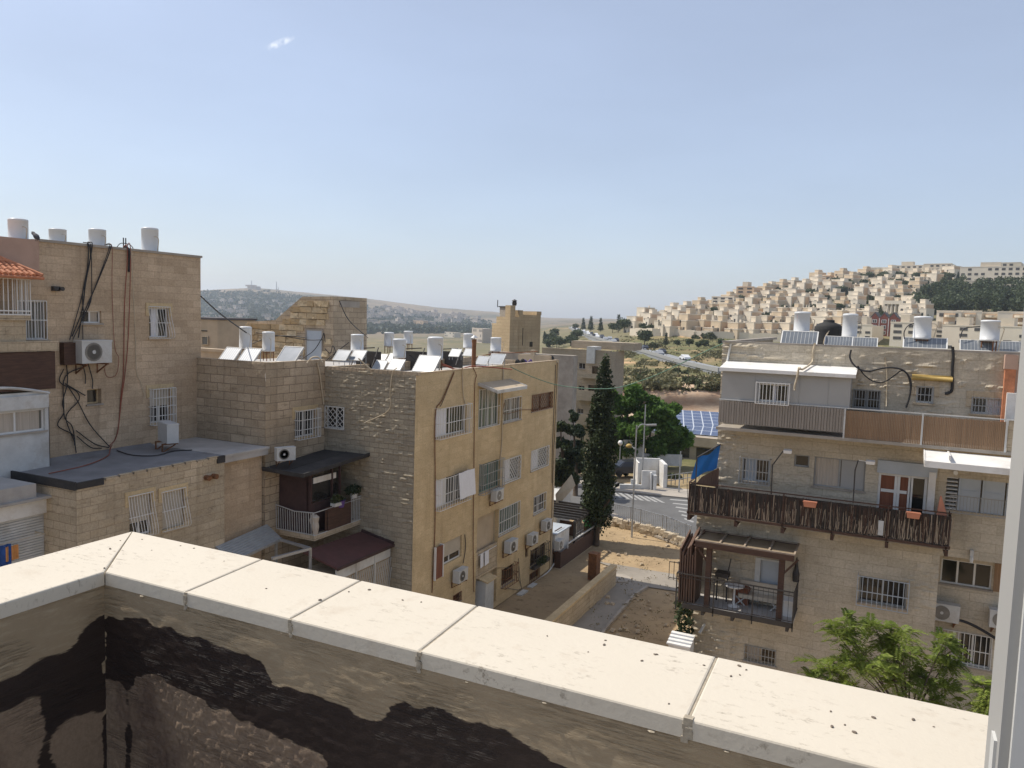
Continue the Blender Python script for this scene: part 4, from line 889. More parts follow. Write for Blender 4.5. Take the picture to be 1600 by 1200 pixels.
# cloth over a grille
b1 = fw['b1']; cu = PF.px(704, 741, .36); m = MB(); ua, ub = b1[0]+(b1[1]-b1[0])*.52, b1[1]+.12; za, zb = b1[2]+.2, b1[3]+.12; n = 8
for k in range(n):
    f = lambda k: .33+.03*math.sin(k*1.1)
    x0, x1 = ua+(ub-ua)*k/n, ua+(ub-ua)*(k+1)/n
    m.hexa([PF.P(x0, za-.0, f(k)+.1), PF.P(x1, za+.02, f(k+1)+.1), PF.P(x1, za+.02, f(k+1)+.112), PF.P(x0, za, f(k)+.112), PF.P(x0, zb, f(k)), PF.P(x1, zb, f(k+1)), PF.P(x1, zb, f(k+1)+.012), PF.P(x0, zb, f(k)+.012)])
tag(m.build('white_cloth', 'white_cloth'), 'white cloth draped over the barred window on the yellow facade', 'laundry')
l0 = fw['lo']; m = MB()
for k, (uu, w_) in enumerate(((l0[0]+.25, .3), (l0[0]+.7, .42))): m.hexa([PF.P(uu, l0[3]-2.55, .10), PF.P(uu+w_, l0[3]-2.5, .10), PF.P(uu+w_, l0[3]-2.5, .12), PF.P(uu, l0[3]-2.55, .12), PF.P(uu, l0[3]-1.85, .08), PF.P(uu+w_, l0[3]-1.85, .08), PF.P(uu+w_, l0[3]-1.85, .1), PF.P(uu, l0[3]-1.85, .1)]); 
m.bar(PF.P(l0[0]+.05, l0[3]-1.84, .09), PF.P(l0[1]-.3, l0[3]-1.84, .09), .02); tag(m.build('laundry', 'white_cloth'), 'two white cloths drying in front of the facade recess', 'laundry')
# boiler cabinet under the recess
m = MB(); zt = l0[3]-3.0; PF.box(m, l0[0]+.4, l0[0]+1.3, zt-2.6, zt-.25, -.25, .35); bc_ = thing('boiler_cabinet', 'tall white cabinet with sloping lid under the facade recess', 'cabinet', PF.P(l0[0]+.8, zt-2.6)); m.build('cabinet_body', 'white_dirty', bc_)
m = MB(); m.hexa([PF.P(l0[0]+.3, zt-.1, -.3), PF.P(l0[0]+1.4, zt-.1, -.3), PF.P(l0[0]+1.4, zt-.28, .5), PF.P(l0[0]+.3, zt-.28, .5), PF.P(l0[0]+.3, zt-.04, -.3), PF.P(l0[0]+1.4, zt-.04, -.3), PF.P(l0[0]+1.4, zt-.22, .5), PF.P(l0[0]+.3, zt-.22, .5)]); m.build('lid', 'stone_yellow', bc_)
# air conditioners on the facade
for (x, y, s, lab) in ((774, 781, 1.1, 'cream air conditioner under the green latticed window on the yellow facade'), (851, 827, 1.15, 'air conditioner below the far brown window on the yellow facade'), (795, 861, 1.25, 'white air conditioner just under the white framed green window'), (829, 849, 1.15, 'air conditioner with a dark side, right of the white framed window'), (871, 857, 1.1, 'air conditioner beside the dark brown balcony rail'), (716, 907, 1.15, 'air conditioner below the beige roller shutter window'), (813, 940, 1.1, 'lowest air conditioner above the coping, under the rusty grille'), (829, 927, 1.0, 'small air conditioner with round fan next to the lowest one')):
    u, z = PF.px(x, y, .2); use(AC0, PF.P(u, z, .14), math.pi/2, s*.86, lab)
# flower boxes
u, z = c4_[0], c4_[2]
def leafball(name, ctr, rad_, n, mat, sz, parent=None):
    c = rng.normal(size=(n, 3)); c = c/np.linalg.norm(c, axis=1, keepdims=True)*rng.random((n, 1))**.4*np.array(rad_)+np.array(ctr)
    return leaves(name, c, sz, mat, parent)
def leaves(name, C_, sz, mat, parent=None, asp=.6, updown=.3):
    n = len(C_); a = rng.normal(size=(n, 3)); a /= np.linalg.norm(a, axis=1, keepdims=True); t = rng.normal(size=(n, 3)); t[:, 2] += updown; b = np.cross(a, t); b /= np.linalg.norm(b, axis=1, keepdims=True)
    s = sz*(.6+.8*rng.random((n, 1))); a = a*s; b = b*s*asp
    V = np.stack([C_-a, C_-b*.9+a*.1, C_+a, C_+b*.9+a*.1], 1).reshape(-1, 3); F = np.arange(4*n).reshape(n, 4)
    return npmesh(name, V, F, mat, parent)
fb = thing('flower_box', 'dark trough of trailing green plants on the facade window cage', 'planter', PF.P(u, z, .2)); m = MB(); PF.box(m, c4_[0], c4_[1], z-.12, z+.08, .1, .3); m.build('trough', 'dark_metal', fb); leafball('foliage', PF.P((c4_[0]+c4_[1])/2, z+.15, .25), (.2, .75, .25), 260, 'leaf_shrub', .09, fb)
# drain pipes and cables of the facade
def fcab(px, r=.03, mat='rust', lab='', off=.05, grp=None, nm='cable'):
    return cable([PF.P(*PF.px(x, y, off), off) for x, y in px], r, mat, lab, grp, 3, nm)
fcab([z5(690, 650), z5(600, 860), z5(558, 930), z5(552, 1190), z6(160, 250), z6(158, 600), z6(140, 985)], .024, 'rust', 'rusty drain pipe down the near end of the yellow facade', nm='drain_pipe')
fcab([z5(750, 620), z5(755, 800), z5(772, 890)], .025, 'cable_beige', 'pale cable from the roof edge to the top barred window')
fcab([z5(825, 615), z5(852, 680), z5(840, 740), z5(835, 1150), z6(402, 300), z6(398, 640), z6(402, 980)], .02, 'rust', 'brown pipe down the yellow facade left of the glazed balcony', nm='drain_pipe')
fcab([z5(1055, 600), z5(1045, 640), z5(1035, 1150), z6(568, 150), z6(560, 420)], .03, 'cable_beige', 'beige pipe down the yellow facade right of the glazed balcony', nm='drain_pipe')
fcab([z5(1430, 580), z5(1438, 640), z5(1415, 1190), z6(905, 60), z6(890, 570), z6(880, 760), z6(875, 1060)], .045, 'cable_beige', 'pale drain pipe at the far corner of the yellow facade', nm='drain_pipe')
fcab([z5(1422, 600), z5(1420, 700), z5(1400, 1190), z6(890, 300)], .02, 'cable_black', 'thin black cable beside the far drain pipe')
fcab([z5(690, 660), z5(610, 860), z5(590, 900)], .015, 'cable_black', 'thin cable slanting from roof to the rusty drain pipe')
fcab([z6(910, 790), z6(860, 860), z6(735, 960), z6(715, 1045)], .05, 'white_dirty', 'slanting white waste pipe above the lowest air conditioners', .1, nm='waste_pipe')
fcab([z6(545, 830), z6(640, 840), z6(700, 960), z6(600, 955)], .012, 'cable_black', 'black cable looping around the lower rusty grille')
fcab([z6(680, 770), z6(690, 900), z6(700, 960)], .015, 'cable_black', 'black cable dropping to the pair of lower air conditioners'); fcab([z6(345, 620), z6(350, 700), z6(335, 800)], .02, 'cable_black', 'black cable beside the beige roller shutter')
fcab([z5(1055, 870), z5(1050, 955), z5(1175, 925), z5(1250, 925)], .015, 'rust', 'brown cable run between the two top right windows'); fcab([z6(1, 985)]*1+[z6(30, 900)], .01, 'rust', 'short stained cable low on the facade corner') if False else None
cable([PGr.P(*PGr.px(x, y, .06), .06) for x, y in (z5(280, 620), z5(245, 660), z5(228, 800), z5(215, 930), z5(40, 1020))], .02, 'cable_beige', 'beige cable hanging across the rough grey end wall', None)
cable([PRc.P(*PRc.px(x, y, .05), .05) for x, y in ((495, 566), (499, 580), (503, 610), (506, 632))], .03, 'cable_beige', 'pale pipe down the inner corner of the stone block wall', None, 3, 'drain_pipe')
# dark timber balcony in the inner corner
BB = thing('timber_balcony', 'dark boarded corner balcony with black felt roof and white railing', 'balcony', (-21, 25, GZ))
xo = -19.85; yo = 23.25
r0, r1, r2, r3 = HX(410, 732, XBr), HY(506, 702, YBf), HY(577, 710, YBf), D(473, 743, 1)
zr0, zr1 = float(r0[2]), float(r1[2]); k_ = (xo-(-.0))/r3[0]; r3 = D(473, 743, 1)*((-20.05)/D(473, 743, 1)[0])
yo = float(r3[1]); zro = float(r3[2])
RQ = [np.array(r0), np.array([XBr, YBf, zr1]), np.array(r2), np.array(r3)]
m = MB(); m.hexa([RQ[0]-[0, 0, .1], RQ[3]-[0, 0, .1], RQ[2]-[0, 0, .1], RQ[1]-[0, 0, .1], RQ[0], RQ[3], RQ[2], RQ[1]]); m.build('felt_roof', 'tar_roof', BB)
m = MB(); mid0, mid1 = (RQ[0]+RQ[3])/2, (RQ[1]+RQ[2])/2; m.bar(mid0+[0, 0, .01], mid1+[0, 0, .01], .06, .02); m.bar(RQ[3], RQ[2], .08, .14); m.bar(RQ[0], RQ[3], .08, .14); m.build('roof_batten', 'tar_roof', BB)
xs = float(RQ[3][0])-.12; fz = HX(491, 838, xs); zf = float(fz[2]); ysr = float(fz[1])
pb_ = HY(417, 832, ysr)
rail_h = .95
m = MB(); m.box(XBr+.02, xs, ysr, YBf-.02, zf-.2, zf); m.build('floor_slab', 'stone_annex', BB)
m = MB(); m.box(XBr+.02, xs-.25, ysr+.3, YBf-.02, zf, zf+.01); m.box(XBr+.04, xs-.5, ysr+.18, ysr+.24, zf, zro+.05); m.box(xs-.55, xs-.4, ysr+.18, ysr+.33, zf, zro); m.box(xs-.5, xs-.44, ysr+.35, YBf-1.1, zf, zf+1.2); m.build('boarding', 'purple_brown', BB)
m = MB(); m.box(xs-.5, xs-.46, ysr+.4, YBf-1.0, zf+1.25, zro-.35); m.build('glazing', 'pane_dark', BB)
m = MB(); m.box(xs-.43, xs-.40, ysr+.4, YBf-1.2, zro-.62, zro-.38); m.build('blind', 'white_paint', BB)
for yy in (ysr+.2, (ysr+YBf)/2, YBf-1.0): m = MB(); m.box(xs-.45, xs-.37, yy, yy+.08, zf, zro-.05); m.build('post', 'purple_brown', BB)
m = MB()
for k in range(17):
    x = XBr+.05+(xs-XBr-.1)*k/16; dz = -.06*math.sin(k/16*math.pi); m.bar((x, ysr+.02, zf-.02), (x, ysr-.02, zf+rail_h+dz+(.1 if k == 0 else 0)), .02)
m.tube([(XBr+.05, ysr-.02, zf+rail_h+.08), ((XBr+xs)/2, ysr-.02, zf+rail_h-.06), (xs, ysr-.02, zf+rail_h)], .022, 5); m.bar((XBr+.05, ysr+.02, zf+.03), (xs, ysr+.02, zf+.03), .03)
for k in range(6): y = YBf-.1-k*.11; m.bar((xs, y, zf), (xs, y, zf+rail_h+.1), .02)
m.bar((xs, YBf-.7, zf+rail_h+.1), (xs, YBf, zf+rail_h+.1), .025); m.bar((xs, ysr, zf+rail_h), (xs, YBf, zf+rail_h), .025); m.bar((xs, ysr, zf+.02), (xs, YBf, zf+.02), .03); m.build('railing', 'white_dirty', BB)
m = MB(); m.box(xs-.05, xs-.02, ysr+.7, YBf-.7, zf+.03, zf+rail_h+.05); m.box(xs+.012, xs+.03, ysr+.8, YBf-.72, zf+.03, zf+rail_h); m.build('rail_board', 'wood_brown', BB)
pl_ = thing('potted_plant', 'leafy plant in a pale trough on the dark corner balcony rail', 'plant', (xs, ysr+1.3, zf+rail_h)); m = MB(); m.box(xs-.1, xs+.14, ysr+1.1, ysr+1.6, zf+rail_h+.02, zf+rail_h+.16); m.build('trough', 'white_dirty', pl_); leafball('foliage', (xs+.02, ysr+1.35, zf+rail_h+.3), (.2, .35, .2), 240, 'leaf_shrub', .06, pl_)
pl_ = thing('potted_plant', 'dark bushy plant at the wall end of the corner balcony rail', 'plant', (xs, YBf-.5, zf+rail_h)); m = MB(); m.lathe([(.13, 0), (.17, .2)], (xs-.05, YBf-.45, zf+rail_h+.1), 12); m.build('pot', 'white_dirty', pl_); leafball('foliage', (xs-.05, YBf-.5, zf+rail_h+.45), (.3, .45, .22), 300, 'leaf_olive', .06, pl_)
pl_ = thing('flower_pot', 'purple flower pot on the dark corner balcony rail', 'flower pot', (xs, ysr+2.4, zf+rail_h)); m = MB(); m.lathe([(.14, 0), (.2, .28), (.22, .3)], (xs, YBf-1.4, zf+rail_h-.1), 14); m.build('pot', 'purple_plastic', pl_); leafball('foliage', (xs, YBf-1.4, zf+rail_h+.26), (.17, .2, .1), 90, 'leaf_olive', .05, pl_)
m = MB(); m.lathe([(.10, 0), (.15, .3), (.12, .5), (.16, .7), (.04, .8)], (xs-.05, ysr+.12, zf+.05), 12); m.lathe([(.08, 0), (.16, .25), (.05, .5)], (xs-.2, ysr+.16, zf+.35), 12); tag(m.build('bundle', 'curtain'), 'pale bundle tied at the outer corner of the dark balcony', 'bundle')
u_ = RQ[0]+(RQ[1]-RQ[0])*.10; use(AC0, u_+np.array([.62, .15, .33]), rad(62), .9, 'air conditioner on the black felt roof of the corner balcony')
m = MB(); p = HY(428, 745, YBw-.05); q = HY(383, 755, YBw-.1); m.tube([HX(421, 727, XBr)+[.05, -.1, 0], p, q], .012, 5); tag(m.build('cable', 'cable_beige'), 'thin pale cable trailing from the felt roof across the block wall', 'cable')
# red roof lean-to below
LR = thing('lean_to', 'lean-to shelter with dull red roof and white lattice below the dark balcony', 'shelter', (-20, 25, GZ))
a, b = HY(566, 830, YBf), HY(616, 850, YBf); XL = float(b[0]); c = HX(527, 888, XL); d = D(484, 864, 1); d = d*(float(a[0]-.1)/d[0]) if d[0] else d
d = np.array([a[0], c[1], a[2]+.1]); 
m = MB(); m.hexa([d-[0, 0, .08], c-[0, 0, .08], b-[0, 0, .08], a-[0, 0, .08], d, c, b, a]); m.build('roof_sheet', 'roof_red', LR); m = MB(); m.bar(c-[0, 0, .05], b-[0, 0, .05], .06, .12); m.bar(a+[0, -.04, .05], b+[0, -.04, .05], .08, .1); m.build('roof_edge', 'purple_brown', LR)
m = MB(); n = 26; x_ = XL-.12; yA, yB = float(c[1])+.1, YBf-.1
for k in range(n):
    y = yA+(yB-yA)*k/n
    if k % 9 == 0: m.box(x_-.03, x_+.03, y-.03, y+.03, GZ, c[2]-.12)
    m.bar((x_, y, c[2]-2.2), (x_, y+.32, c[2]-.6), .03, .012)
m.box(x_-.02, x_, yA, yB, c[2]-.55, c[2]-.12); m.box(x_-.02, x_+.02, yA, yB, c[2]-2.3, c[2]-2.2); m.build('lattice', 'white_dirty', LR)
m = MB(); m.box(d[0], x_-.1, yA+.1, YBf-.05, GZ, c[2]-.35); m.build('interior_wall', 'stone_annex', LR)

# stair house of rough stone behind the roof tanks
YE = 36.0; PE = Pl('Y', YE, -1)
E_ = thing('stair_house', 'rough stone stair house with stepped sloping top on the middle roof', 'roof structure', (-30, YE, ZR))
op = [(386, 568), (386, 503), (430, 500), (472, 463.5), (521, 463), (521, 568)]; X0 = PE.px(521, 500)[0]; dE = float(HX(573, 500, X0)[1])-YE
poly = [PE.px(*p) for p in op]
m = MB(); m.prism(poly, -dE, 0, PE.P); m.m = 1
zb, zt = min(p[1] for p in poly), max(p[1] for p in poly); row = 0; z = zb; xs_lim = PE.px(519, 500)[0]
PU = np.array([p[0] for p in poly]); dr = PE.rect(480, 516, 503, 568)
while z < zt:
    h = .36; u = PU.min()+(.2 if row % 2 else 0)
    while u < PU.max():
        w = random.uniform(.42, .85); cu, cz_ = np.array([[u+.02, u+w-.02, u+w/2, u+.02, u+w-.02]]), np.array([[z+.02, z+.02, z+h/2, z+h-.05, z+h-.05]])
        ok = poly_in(cu, cz_, poly).all() and not (u+w > dr[0]-.05 and u < dr[1]+.05 and z < dr[3]+.1)
        smo = u > xs_lim-(zt-z)*.1
        if ok:
            o = [random.uniform(.0, .03) if smo else random.uniform(.02, .20) for _ in range(4)]; g_ = .022
            m.hexa([PE.P(u+g_, z+g_, -.03), PE.P(u+w-g_, z+g_, -.03), PE.P(u+w-g_, z+g_, .01+o[1]*.5), PE.P(u+g_, z+g_, .01+o[0]), PE.P(u+g_, z+h-g_, -.03), PE.P(u+w-g_, z+h-g_, -.03), PE.P(u+w-g_, z+h-g_, .01+o[2]*.5), PE.P(u+g_, z+h-g_, .01+o[3])])
        u += w
    z += h; row += 1
sb = m.build('masonry', ['stone_block', 'rock_block'], E_)
m = MB(); PE.box(m, dr[0], dr[1], ZR, dr[3], 0, .03); e_d = m.build('door', 'shutter_blue', E_); m = MB(); PE.box(m, dr[0]-.08, dr[0], ZR, dr[3]+.08, 0, .06); PE.box(m, dr[1], dr[1]+.08, ZR, dr[3]+.08, 0, .06); PE.box(m, dr[0], dr[1], dr[3], dr[3]+.08, 0, .06); m.build('door_frame', 'concrete', e_d)
PXE = Pl('X', X0, 1); pc = PXE.rect(531, 470, 561, 481); m = MB(); PXE.box(m, pc[0], pc[1], pc[2], pc[3], .0, .045); m.build('plaster_panel', 'concrete', E_)
for px in ([(378, 545), (420, 527), (455, 525), (480, 528)], [(470, 562), (490, 548), (503, 528), (506, 520), (508, 535)], [(504, 531), (480, 531), (440, 525), (400, 520)], [(508, 545), (516, 552), (520, 540), (524, 552), (515, 562)], [(530, 470), (545, 500), (575, 528)], [(545, 535), (528, 548), (510, 563)]):
    cable([PE.P(*PE.px(x, y, .25), .25) for x, y in px], .025, 'cable_black', 'black cable or pipe strung across the rough stone stair house', 'cables on the stair house')

# roof equipment of the middle building
for x0, x1, yt, yb, dep, lab in ((374, 393, 510, 545, 37, 'tall white tank left of the rough stone stair house'), (410, 429, 518, 549, 36.5, 'white tank on a rusty stand in front of the rough stone wall'), (548, 568, 522, 549, 36, 'white tank in front of the right end of the stair house'),
  (600, 615.5, 519, 541, 47, 'distant white tank with dark lettering behind the double collectors'), (613.5, 634, 529, 559, 37.5, 'white tank standing between front collectors, beige label on it'), (630.5, 645, 517, 537, 47.5, 'farthest white tank, highest behind the front tanks'), (668, 692, 526, 562, 36, 'large white tank with a square red sticker'),
  (667, 676, 528, 561, 37.5, 'slim white tank half hidden behind the red stickered tank'), (723.5, 738.5, 521, 544, 46, 'white tank behind the rusty chimney pipe'), (766, 783, 527, 549, 43.5, 'white tank at the right end of the middle roof near the tower')):
    tk = tank(x0, x1, yt, yb, dep, lab)
    if 'red sticker' in lab or 'lettering' in lab or 'beige label' in lab:
        c = D((x0+x1)/2, (yt+yb)/2, dep); R_ = (x1-x0)*dep/FPX/2+.008; a0 = math.atan2(-FW[1], -FW[0])+(.35 if 'red' in lab else .1); mt = 'sticker_red' if 'red' in lab else ('print_blue' if 'lettering' in lab else 'cable_beige'); zz0, zz1, w_ = (.18, .48, .42) if 'red' in lab else ((-.1, .3, .5) if 'lettering' in lab else (.05, .3, .4))
        m = MB()
        for k in range(5):
            a, b = a0-w_+2*w_*k/5, a0-w_+2*w_*(k+1)/5
            m.face([(c[0]+R_*math.cos(q), c[1]+R_*math.sin(q), c[2]+zz) for q, zz in ((a, zz0), (b, zz0), (b, zz1), (a, zz1))], [(q, zz) for q, zz in ((a, zz0), (b, zz0), (b, zz1), (a, zz1))])
        if 'red' in lab:
            m.m = 1
            for k in range(3):
                a, b = a0-w_*.6+k*.2, a0-w_*.6+k*.2+.13; R2 = R_+.004
                m.face([(c[0]+R2*math.cos(q), c[1]+R2*math.sin(q), c[2]+zz) for q, zz in ((a, .26), (b, .26), (b, .40-.04*(k % 2)), (a, .40-.04*(k % 2)))])
        o = m.build('sticker', [mt, 'sticker_brown']); o.parent = tk; o.matrix_parent_inverse = (Matrix.Translation(tk.location) @ Matrix.Rotation(tk.rotation_euler.z, 4, 'Z') @ Matrix.Diagonal((*tk.scale, 1))).inverted()
for pr_, xl, xr, yb, dep, lab, gr in ((CR0, 338, 367, 563, 34.5, 'left ribbed white collector of the pair beside the block wall', None), (CR0, 368, 398, 565, 34.0, 'right ribbed white collector of the pair beside the block wall', None), (CW0, 427, 462, 566, 33, 'single white collector leaning in front of the grey door', None),
  (CW0, 518, 541, 563, 35, 'grey white collector left of the tank by the stair house corner', None), (CW0, 543, 566, 563, 35, 'small tilted collector under the tank by the stair house corner', None), (CW0, 580, 600, 567, 39, 'rear white collector at the start of the double row', None), (CW0, 601, 622, 567, 38.5, 'second rear white collector behind the front tank', None),
  (CW0, 580, 600, 577, 35.5, 'front white collector, left one near the grey wall edge', None), (CW0, 602, 626, 578, 35.2, 'front white collector, right one below the labelled tank', None), (CR0, 642, 678, 581, 34.3, 'wide ribbed white collector at the near roof corner', None), (CW0, 700, 717, 557, 41, 'narrow white collector between stickered tank and chimney', None),
  (CW0, 722, 738, 556, 42, 'white collector just left of the rusty chimney', None), (CW0, 742, 760, 569, 41, 'white collector just right of the rusty chimney', None), (CW0, 761, 784, 569, 42.6, 'last white collector at the right of the middle roof', None)):
    coll(pr_, xl, xr, yb, dep, lab, gr)
ch = D(740, 571, 39.6); cp_ = thing('flue_pipe', 'rusty chimney flue with conical cap on the middle roof', 'chimney', ch); h = (571-527)*39.6/FPX; m = MB(); m.lathe([(.11, -.5), (.11, h-.28), (.125, h-.27), (.125, h-.1)], ch, 16); m.build('flue', 'rust', cp_); m = MB(); m.lathe([(.20, h-.02), (.03, h+.1)], ch, 16); m.lathe([(.02, h-.12), (.02, h+.05)], ch, 8); m.build('cap', 'galvanised', cp_)
for i, (x, y, mt, lab) in enumerate(((812, 567, 'rubber', 'black rubber scraps lying at the facade roof edge'), (824, 567, 'purple_plastic', 'small purple toy figure left on the roof edge'))):
    c = D(x, y, 43); m = MB(); m.tube(smooth_path([c+[-.25, .1, -.1], c+[-.15, 0, .14], c, c+[.15, .1, .16], c+[.28, .1, -.1]]), .09 if mt == 'rubber' else .05, 8); tag(m.build('roof_scrap', mt, None, True), lab, 'scrap')
c = D(858, 562, 46.8); m = MB(); m.lathe([(.05, -.12), (.24, -.02), (.3, .12), (.27, .13), (.2, .02), (.04, -.05)], c, 16, 'y'); m.bar(c-[0, 0, .6], c, .06); tag(m.build('satellite_dish', 'rubber'), 'small dark dish at the far corner of the middle roof', 'dish')
m = MB(); q = [D(x, y, 45) for x, y in ((818, 556), (848, 560), (850, 552), (866, 551))]; c = D(838, 556, 46); m.box(c[0]-1.2, c[0]+.9, c[1], c[1]+.2, ZR, c[2]+.05); c2 = D(838, 552, 46.3); m.box(c2[0]-.25, c2[0], c[1]-.02, c[1]+.22, ZR, c2[2]+.2); tag(m.build('roof_wall', 'stucco'), 'low pale wall stub at the far end of the middle roof', 'wall')
for k, px in enumerate(([(560, 560), (590, 582), (640, 585), (655, 583)], [(690, 570), (715, 577), (742, 572), (800, 577)], [(640, 555), (660, 570), (690, 575)], [(735, 560), (775, 552), (812, 551), (840, 549)], [(480, 567), (487, 559), (497, 558), (504, 566)], [(690, 568), (705, 574), (708, 580), (700, 585)])):
    cable([D(x, y, (33.5, 37, 36, 45, 30.2, 35)[k]) for x, y in px], .03, ('cable_beige', 'cable_red', 'cable_black', 'rust', 'cable_beige', 'cable_red')[k], 'loose hose or cable lying among the roof tanks', 'loose hoses on the middle roof')
for x, dep in ((648, 40), (705, 43), (575, 37)):
    c = D(x, 552, dep); m = MB(); m.box(c[0]-.7, c[0]+.7, c[1], c[1]+.1, ZR, c[2]+.1); m.bar(c+[-.6, -.3, .2], c+[.6, -.3, .3], .05); m.bar(c+[-.6, -.5, -.6], c+[-.6, .0, .3], .04); m.bar(c+[.6, -.5, -.6], c+[.6, .0, .3], .04); tag(m.build('support_frame', 'dark_metal'), 'dark support frame seen from behind among the roof collectors', 'frame', 'support frames on the middle roof')

# ------------------------------------------------------------------ right building (C)
YC = 28.0; PC = Pl('Y', YC, -1); YBc = 27.0; PBc = Pl('Y', YBc, -1)
C_ = thing('apartment_building', 'greyish stone apartment building at right with reed screened balcony', 'building', (-1, 31, GZ))
XLu = PC.px(1121, 690)[0]; XLt = PC.px(1140, 545)[0]; XLl = PC.px(1080, 985)[0]; XST = PC.px(1464, 930)[0]; XRt = 4.6
ZCt = PC.px(1350, 544)[1]; zmid = PC.px(1122, 672)[1]; zlow = PC.px(1100, 800)[1]
z1c = lambda x, y: (1100+x/5.22, 470+y/5.22); z2c = lambda x, y: (1340+x/5.22, 470+y/5.22); z3c = lambda x, y: (1050+x/5.4536, 680+y/5.4536); z4c = lambda x, y: (1320+x/5.4536, 680+y/5.4536); z5c = lambda x, y: (1040+x/5, 820+y/5); z6c = lambda x, y: (1250+x/3.3333, 840+y/3.3333)
R = lambda f, a, b, c, d: PC.rect(*f(a, b), *f(c, d))
cw = {'t2': PC.rect(1334, 608, 1374, 640), 't3': R(z2c, 485, 695, 612, 838), 't4': R(z2c, 935, 785, 1185, 935),
      'm1': R(z3c, 600, 190, 822, 408), 'm2': R(z3c, 1045, 162, 1168, 278), 'm3': PC.rect(1273, 713, 1350, 768), 'door': PC.rect(1373, 738, 1446, 797),
      'l1': R(z6c, 312, 195, 550, 372), 'b1': R(z5c, 620, 935, 855, 1105), 'pd': R(z5c, 745, 272, 878, 520)}
d_ = cw['door']; zfl = PC.px(1410, 815)[1]; cw['door'] = (d_[0], d_[1], zfl, d_[3])
zfl2 = PC.px(1150, 935)[1]; d_ = cw['pd']; cw['pd'] = (d_[0], d_[1], zfl2+.02, d_[3])
def dispC(U, Z):
    m_ = np.clip((vnoise(U/1.6+3, Z/.9, 111)-.52)*5, 0, 1); top = np.clip((Z+2.35)*3, 0, 1)*np.clip((-.8-Z)*8, 0, 1); left = np.clip((-3.2-U)*2, 0, 1)*.8; leftm = np.clip((-3.7-U)*2, 0, 1)
    keep = np.clip(top*np.clip((vnoise(U/.9, Z/.3, 119)-.3)*4, .0, 1)+leftm*.8+m_*.45, 0, 1)
    row = np.floor(Z/.30); fr = Z/.30-row; e = np.clip(np.minimum(fr, 1-fr)*6, 0, 1)
    chip = np.clip(vnoise(U/.19, Z/.065, 112)-.56, 0, 1)*2.2
    return .09*chip*e*keep+.014*(fbm(U*3, Z*5, 113)-.47)
wall(PC, XLu, XST, zlow, ZCt, [cw[k] for k in ('t2', 't3', 'm1', 'm2', 'm3', 'door')], 'stone_right', C_, 'front_wall', .055, dispC)
wall(PC, XLl, XST, GZ, zlow-.001, [cw[k] for k in ('l1', 'b1', 'pd')], 'stone_right', C_, 'front_wall', .07, dispC)
YR = 29.6; PRr = Pl('Y', YR, -1)
r1 = PRr.rect(*z6c(738, 108), *z6c(995, 275)); r2 = PRr.rect(*z6c(715, 470), *z6c(988, 690)); t4 = cw['t4']
rs = PC.rect(*z4c(785, 345), *z4c(1560, 715))
ztr = PC.px(1468, 860)[1]
wall(PC, XST, XRt, ztr, ZCt, [t4, rs], 'stone_right', C_, 'front_wall', .07, dispC)
wall(PRr, XST-.3, XRt, GZ, ztr+.02, [r1, r2], 'stone_right', C_, 'recessed_wall', .3, None)
m = MB(); m.box(XLu+.02, XRt, YC+.25, 41, zlow, ZCt-.4); m.box(XLl+.02, XST-.002, YC+.25, 41, GZ, zlow-.003); m.box(XST-.004, XRt, YR+.25, 41, GZ, ztr-.02)
m.box(XLu, XLu+.02, YC, 41, zlow, ZCt-.03); m.box(XLl, XLl+.02, YC, 41, GZ, zlow-.01); m.box(XST-.02, XST, YC+.0, YR+.3, GZ, ztr); m.box(XST, XRt, YC, YR+.3, ztr-.15, ztr-.003); m.build('side_wall', 'stone_right', C_)
m = MB(); m.box(XLu-.03, XRt, YC+.002, YC+.22, ZCt, ZCt+.06); m.box(XLu-.03, XLu+.2, YC+.22, 41, ZCt-.05, ZCt+.055); m.box(XLu+.2, XRt, YC+.22, 41, ZCt-.45, ZCt-.39); m.build('roof_coping', 'concrete', C_)
win(PC, cw['t2'], C_, bars='flush', bar_mat='frame_grey', frame='frame_grey', mull=1, nb=9); win(PC, cw['t3'], C_, bars='flush', bar_mat='frame_grey', mull=0, nb=4, surround='stone_annex', sill=True); win(PC, t4, C_, pane='pane_grey', mull=1, bars='flush', bar_mat='frame_grey', curtain=(.5, 1, 'white_cloth'), surround='stone_annex', nb=9)
win(PC, cw['m1'], C_, bars='cage', bar_mat='grey_metal', mull=1, frame='shutter_blue', curtain=(.05, .5, 'shutter_blue'), nb=9, label='barred window with pale blue sash half open'); win(PC, cw['m2'], C_, mull=0, frame='frame_grey', sill=False, pane='pane_dark')
win(PC, cw['m3'], C_, pane='pane_grey', frame='frame_grey', mull=1, curtain=(.0, .5, 'curtain'), surround=None, label='wide window with curtains behind dusty mesh')
m = MB(); u0, u1, a, b = cw['m3']; PC.box(m, (u0+u1)/2+.06, u1-.04, a+.05, b-.05, -.1, -.085); o = m.build('mesh_screen', 'grey_panel', C_)
win(PC, cw['l1'], C_, bars='cage', frame='frame_grey', mull=1, nb=10, hbars=2, bar_mat='shutter_blue', surround=None, label='low wide window in a blue grey frame with bars'); win(PC, cw['b1'], C_, pane='pane_brown', frame='stone_annex', mull=1, bars='flush', bar_mat='frame_grey', curtain=(0, .5, 'curtain'), nb=9)
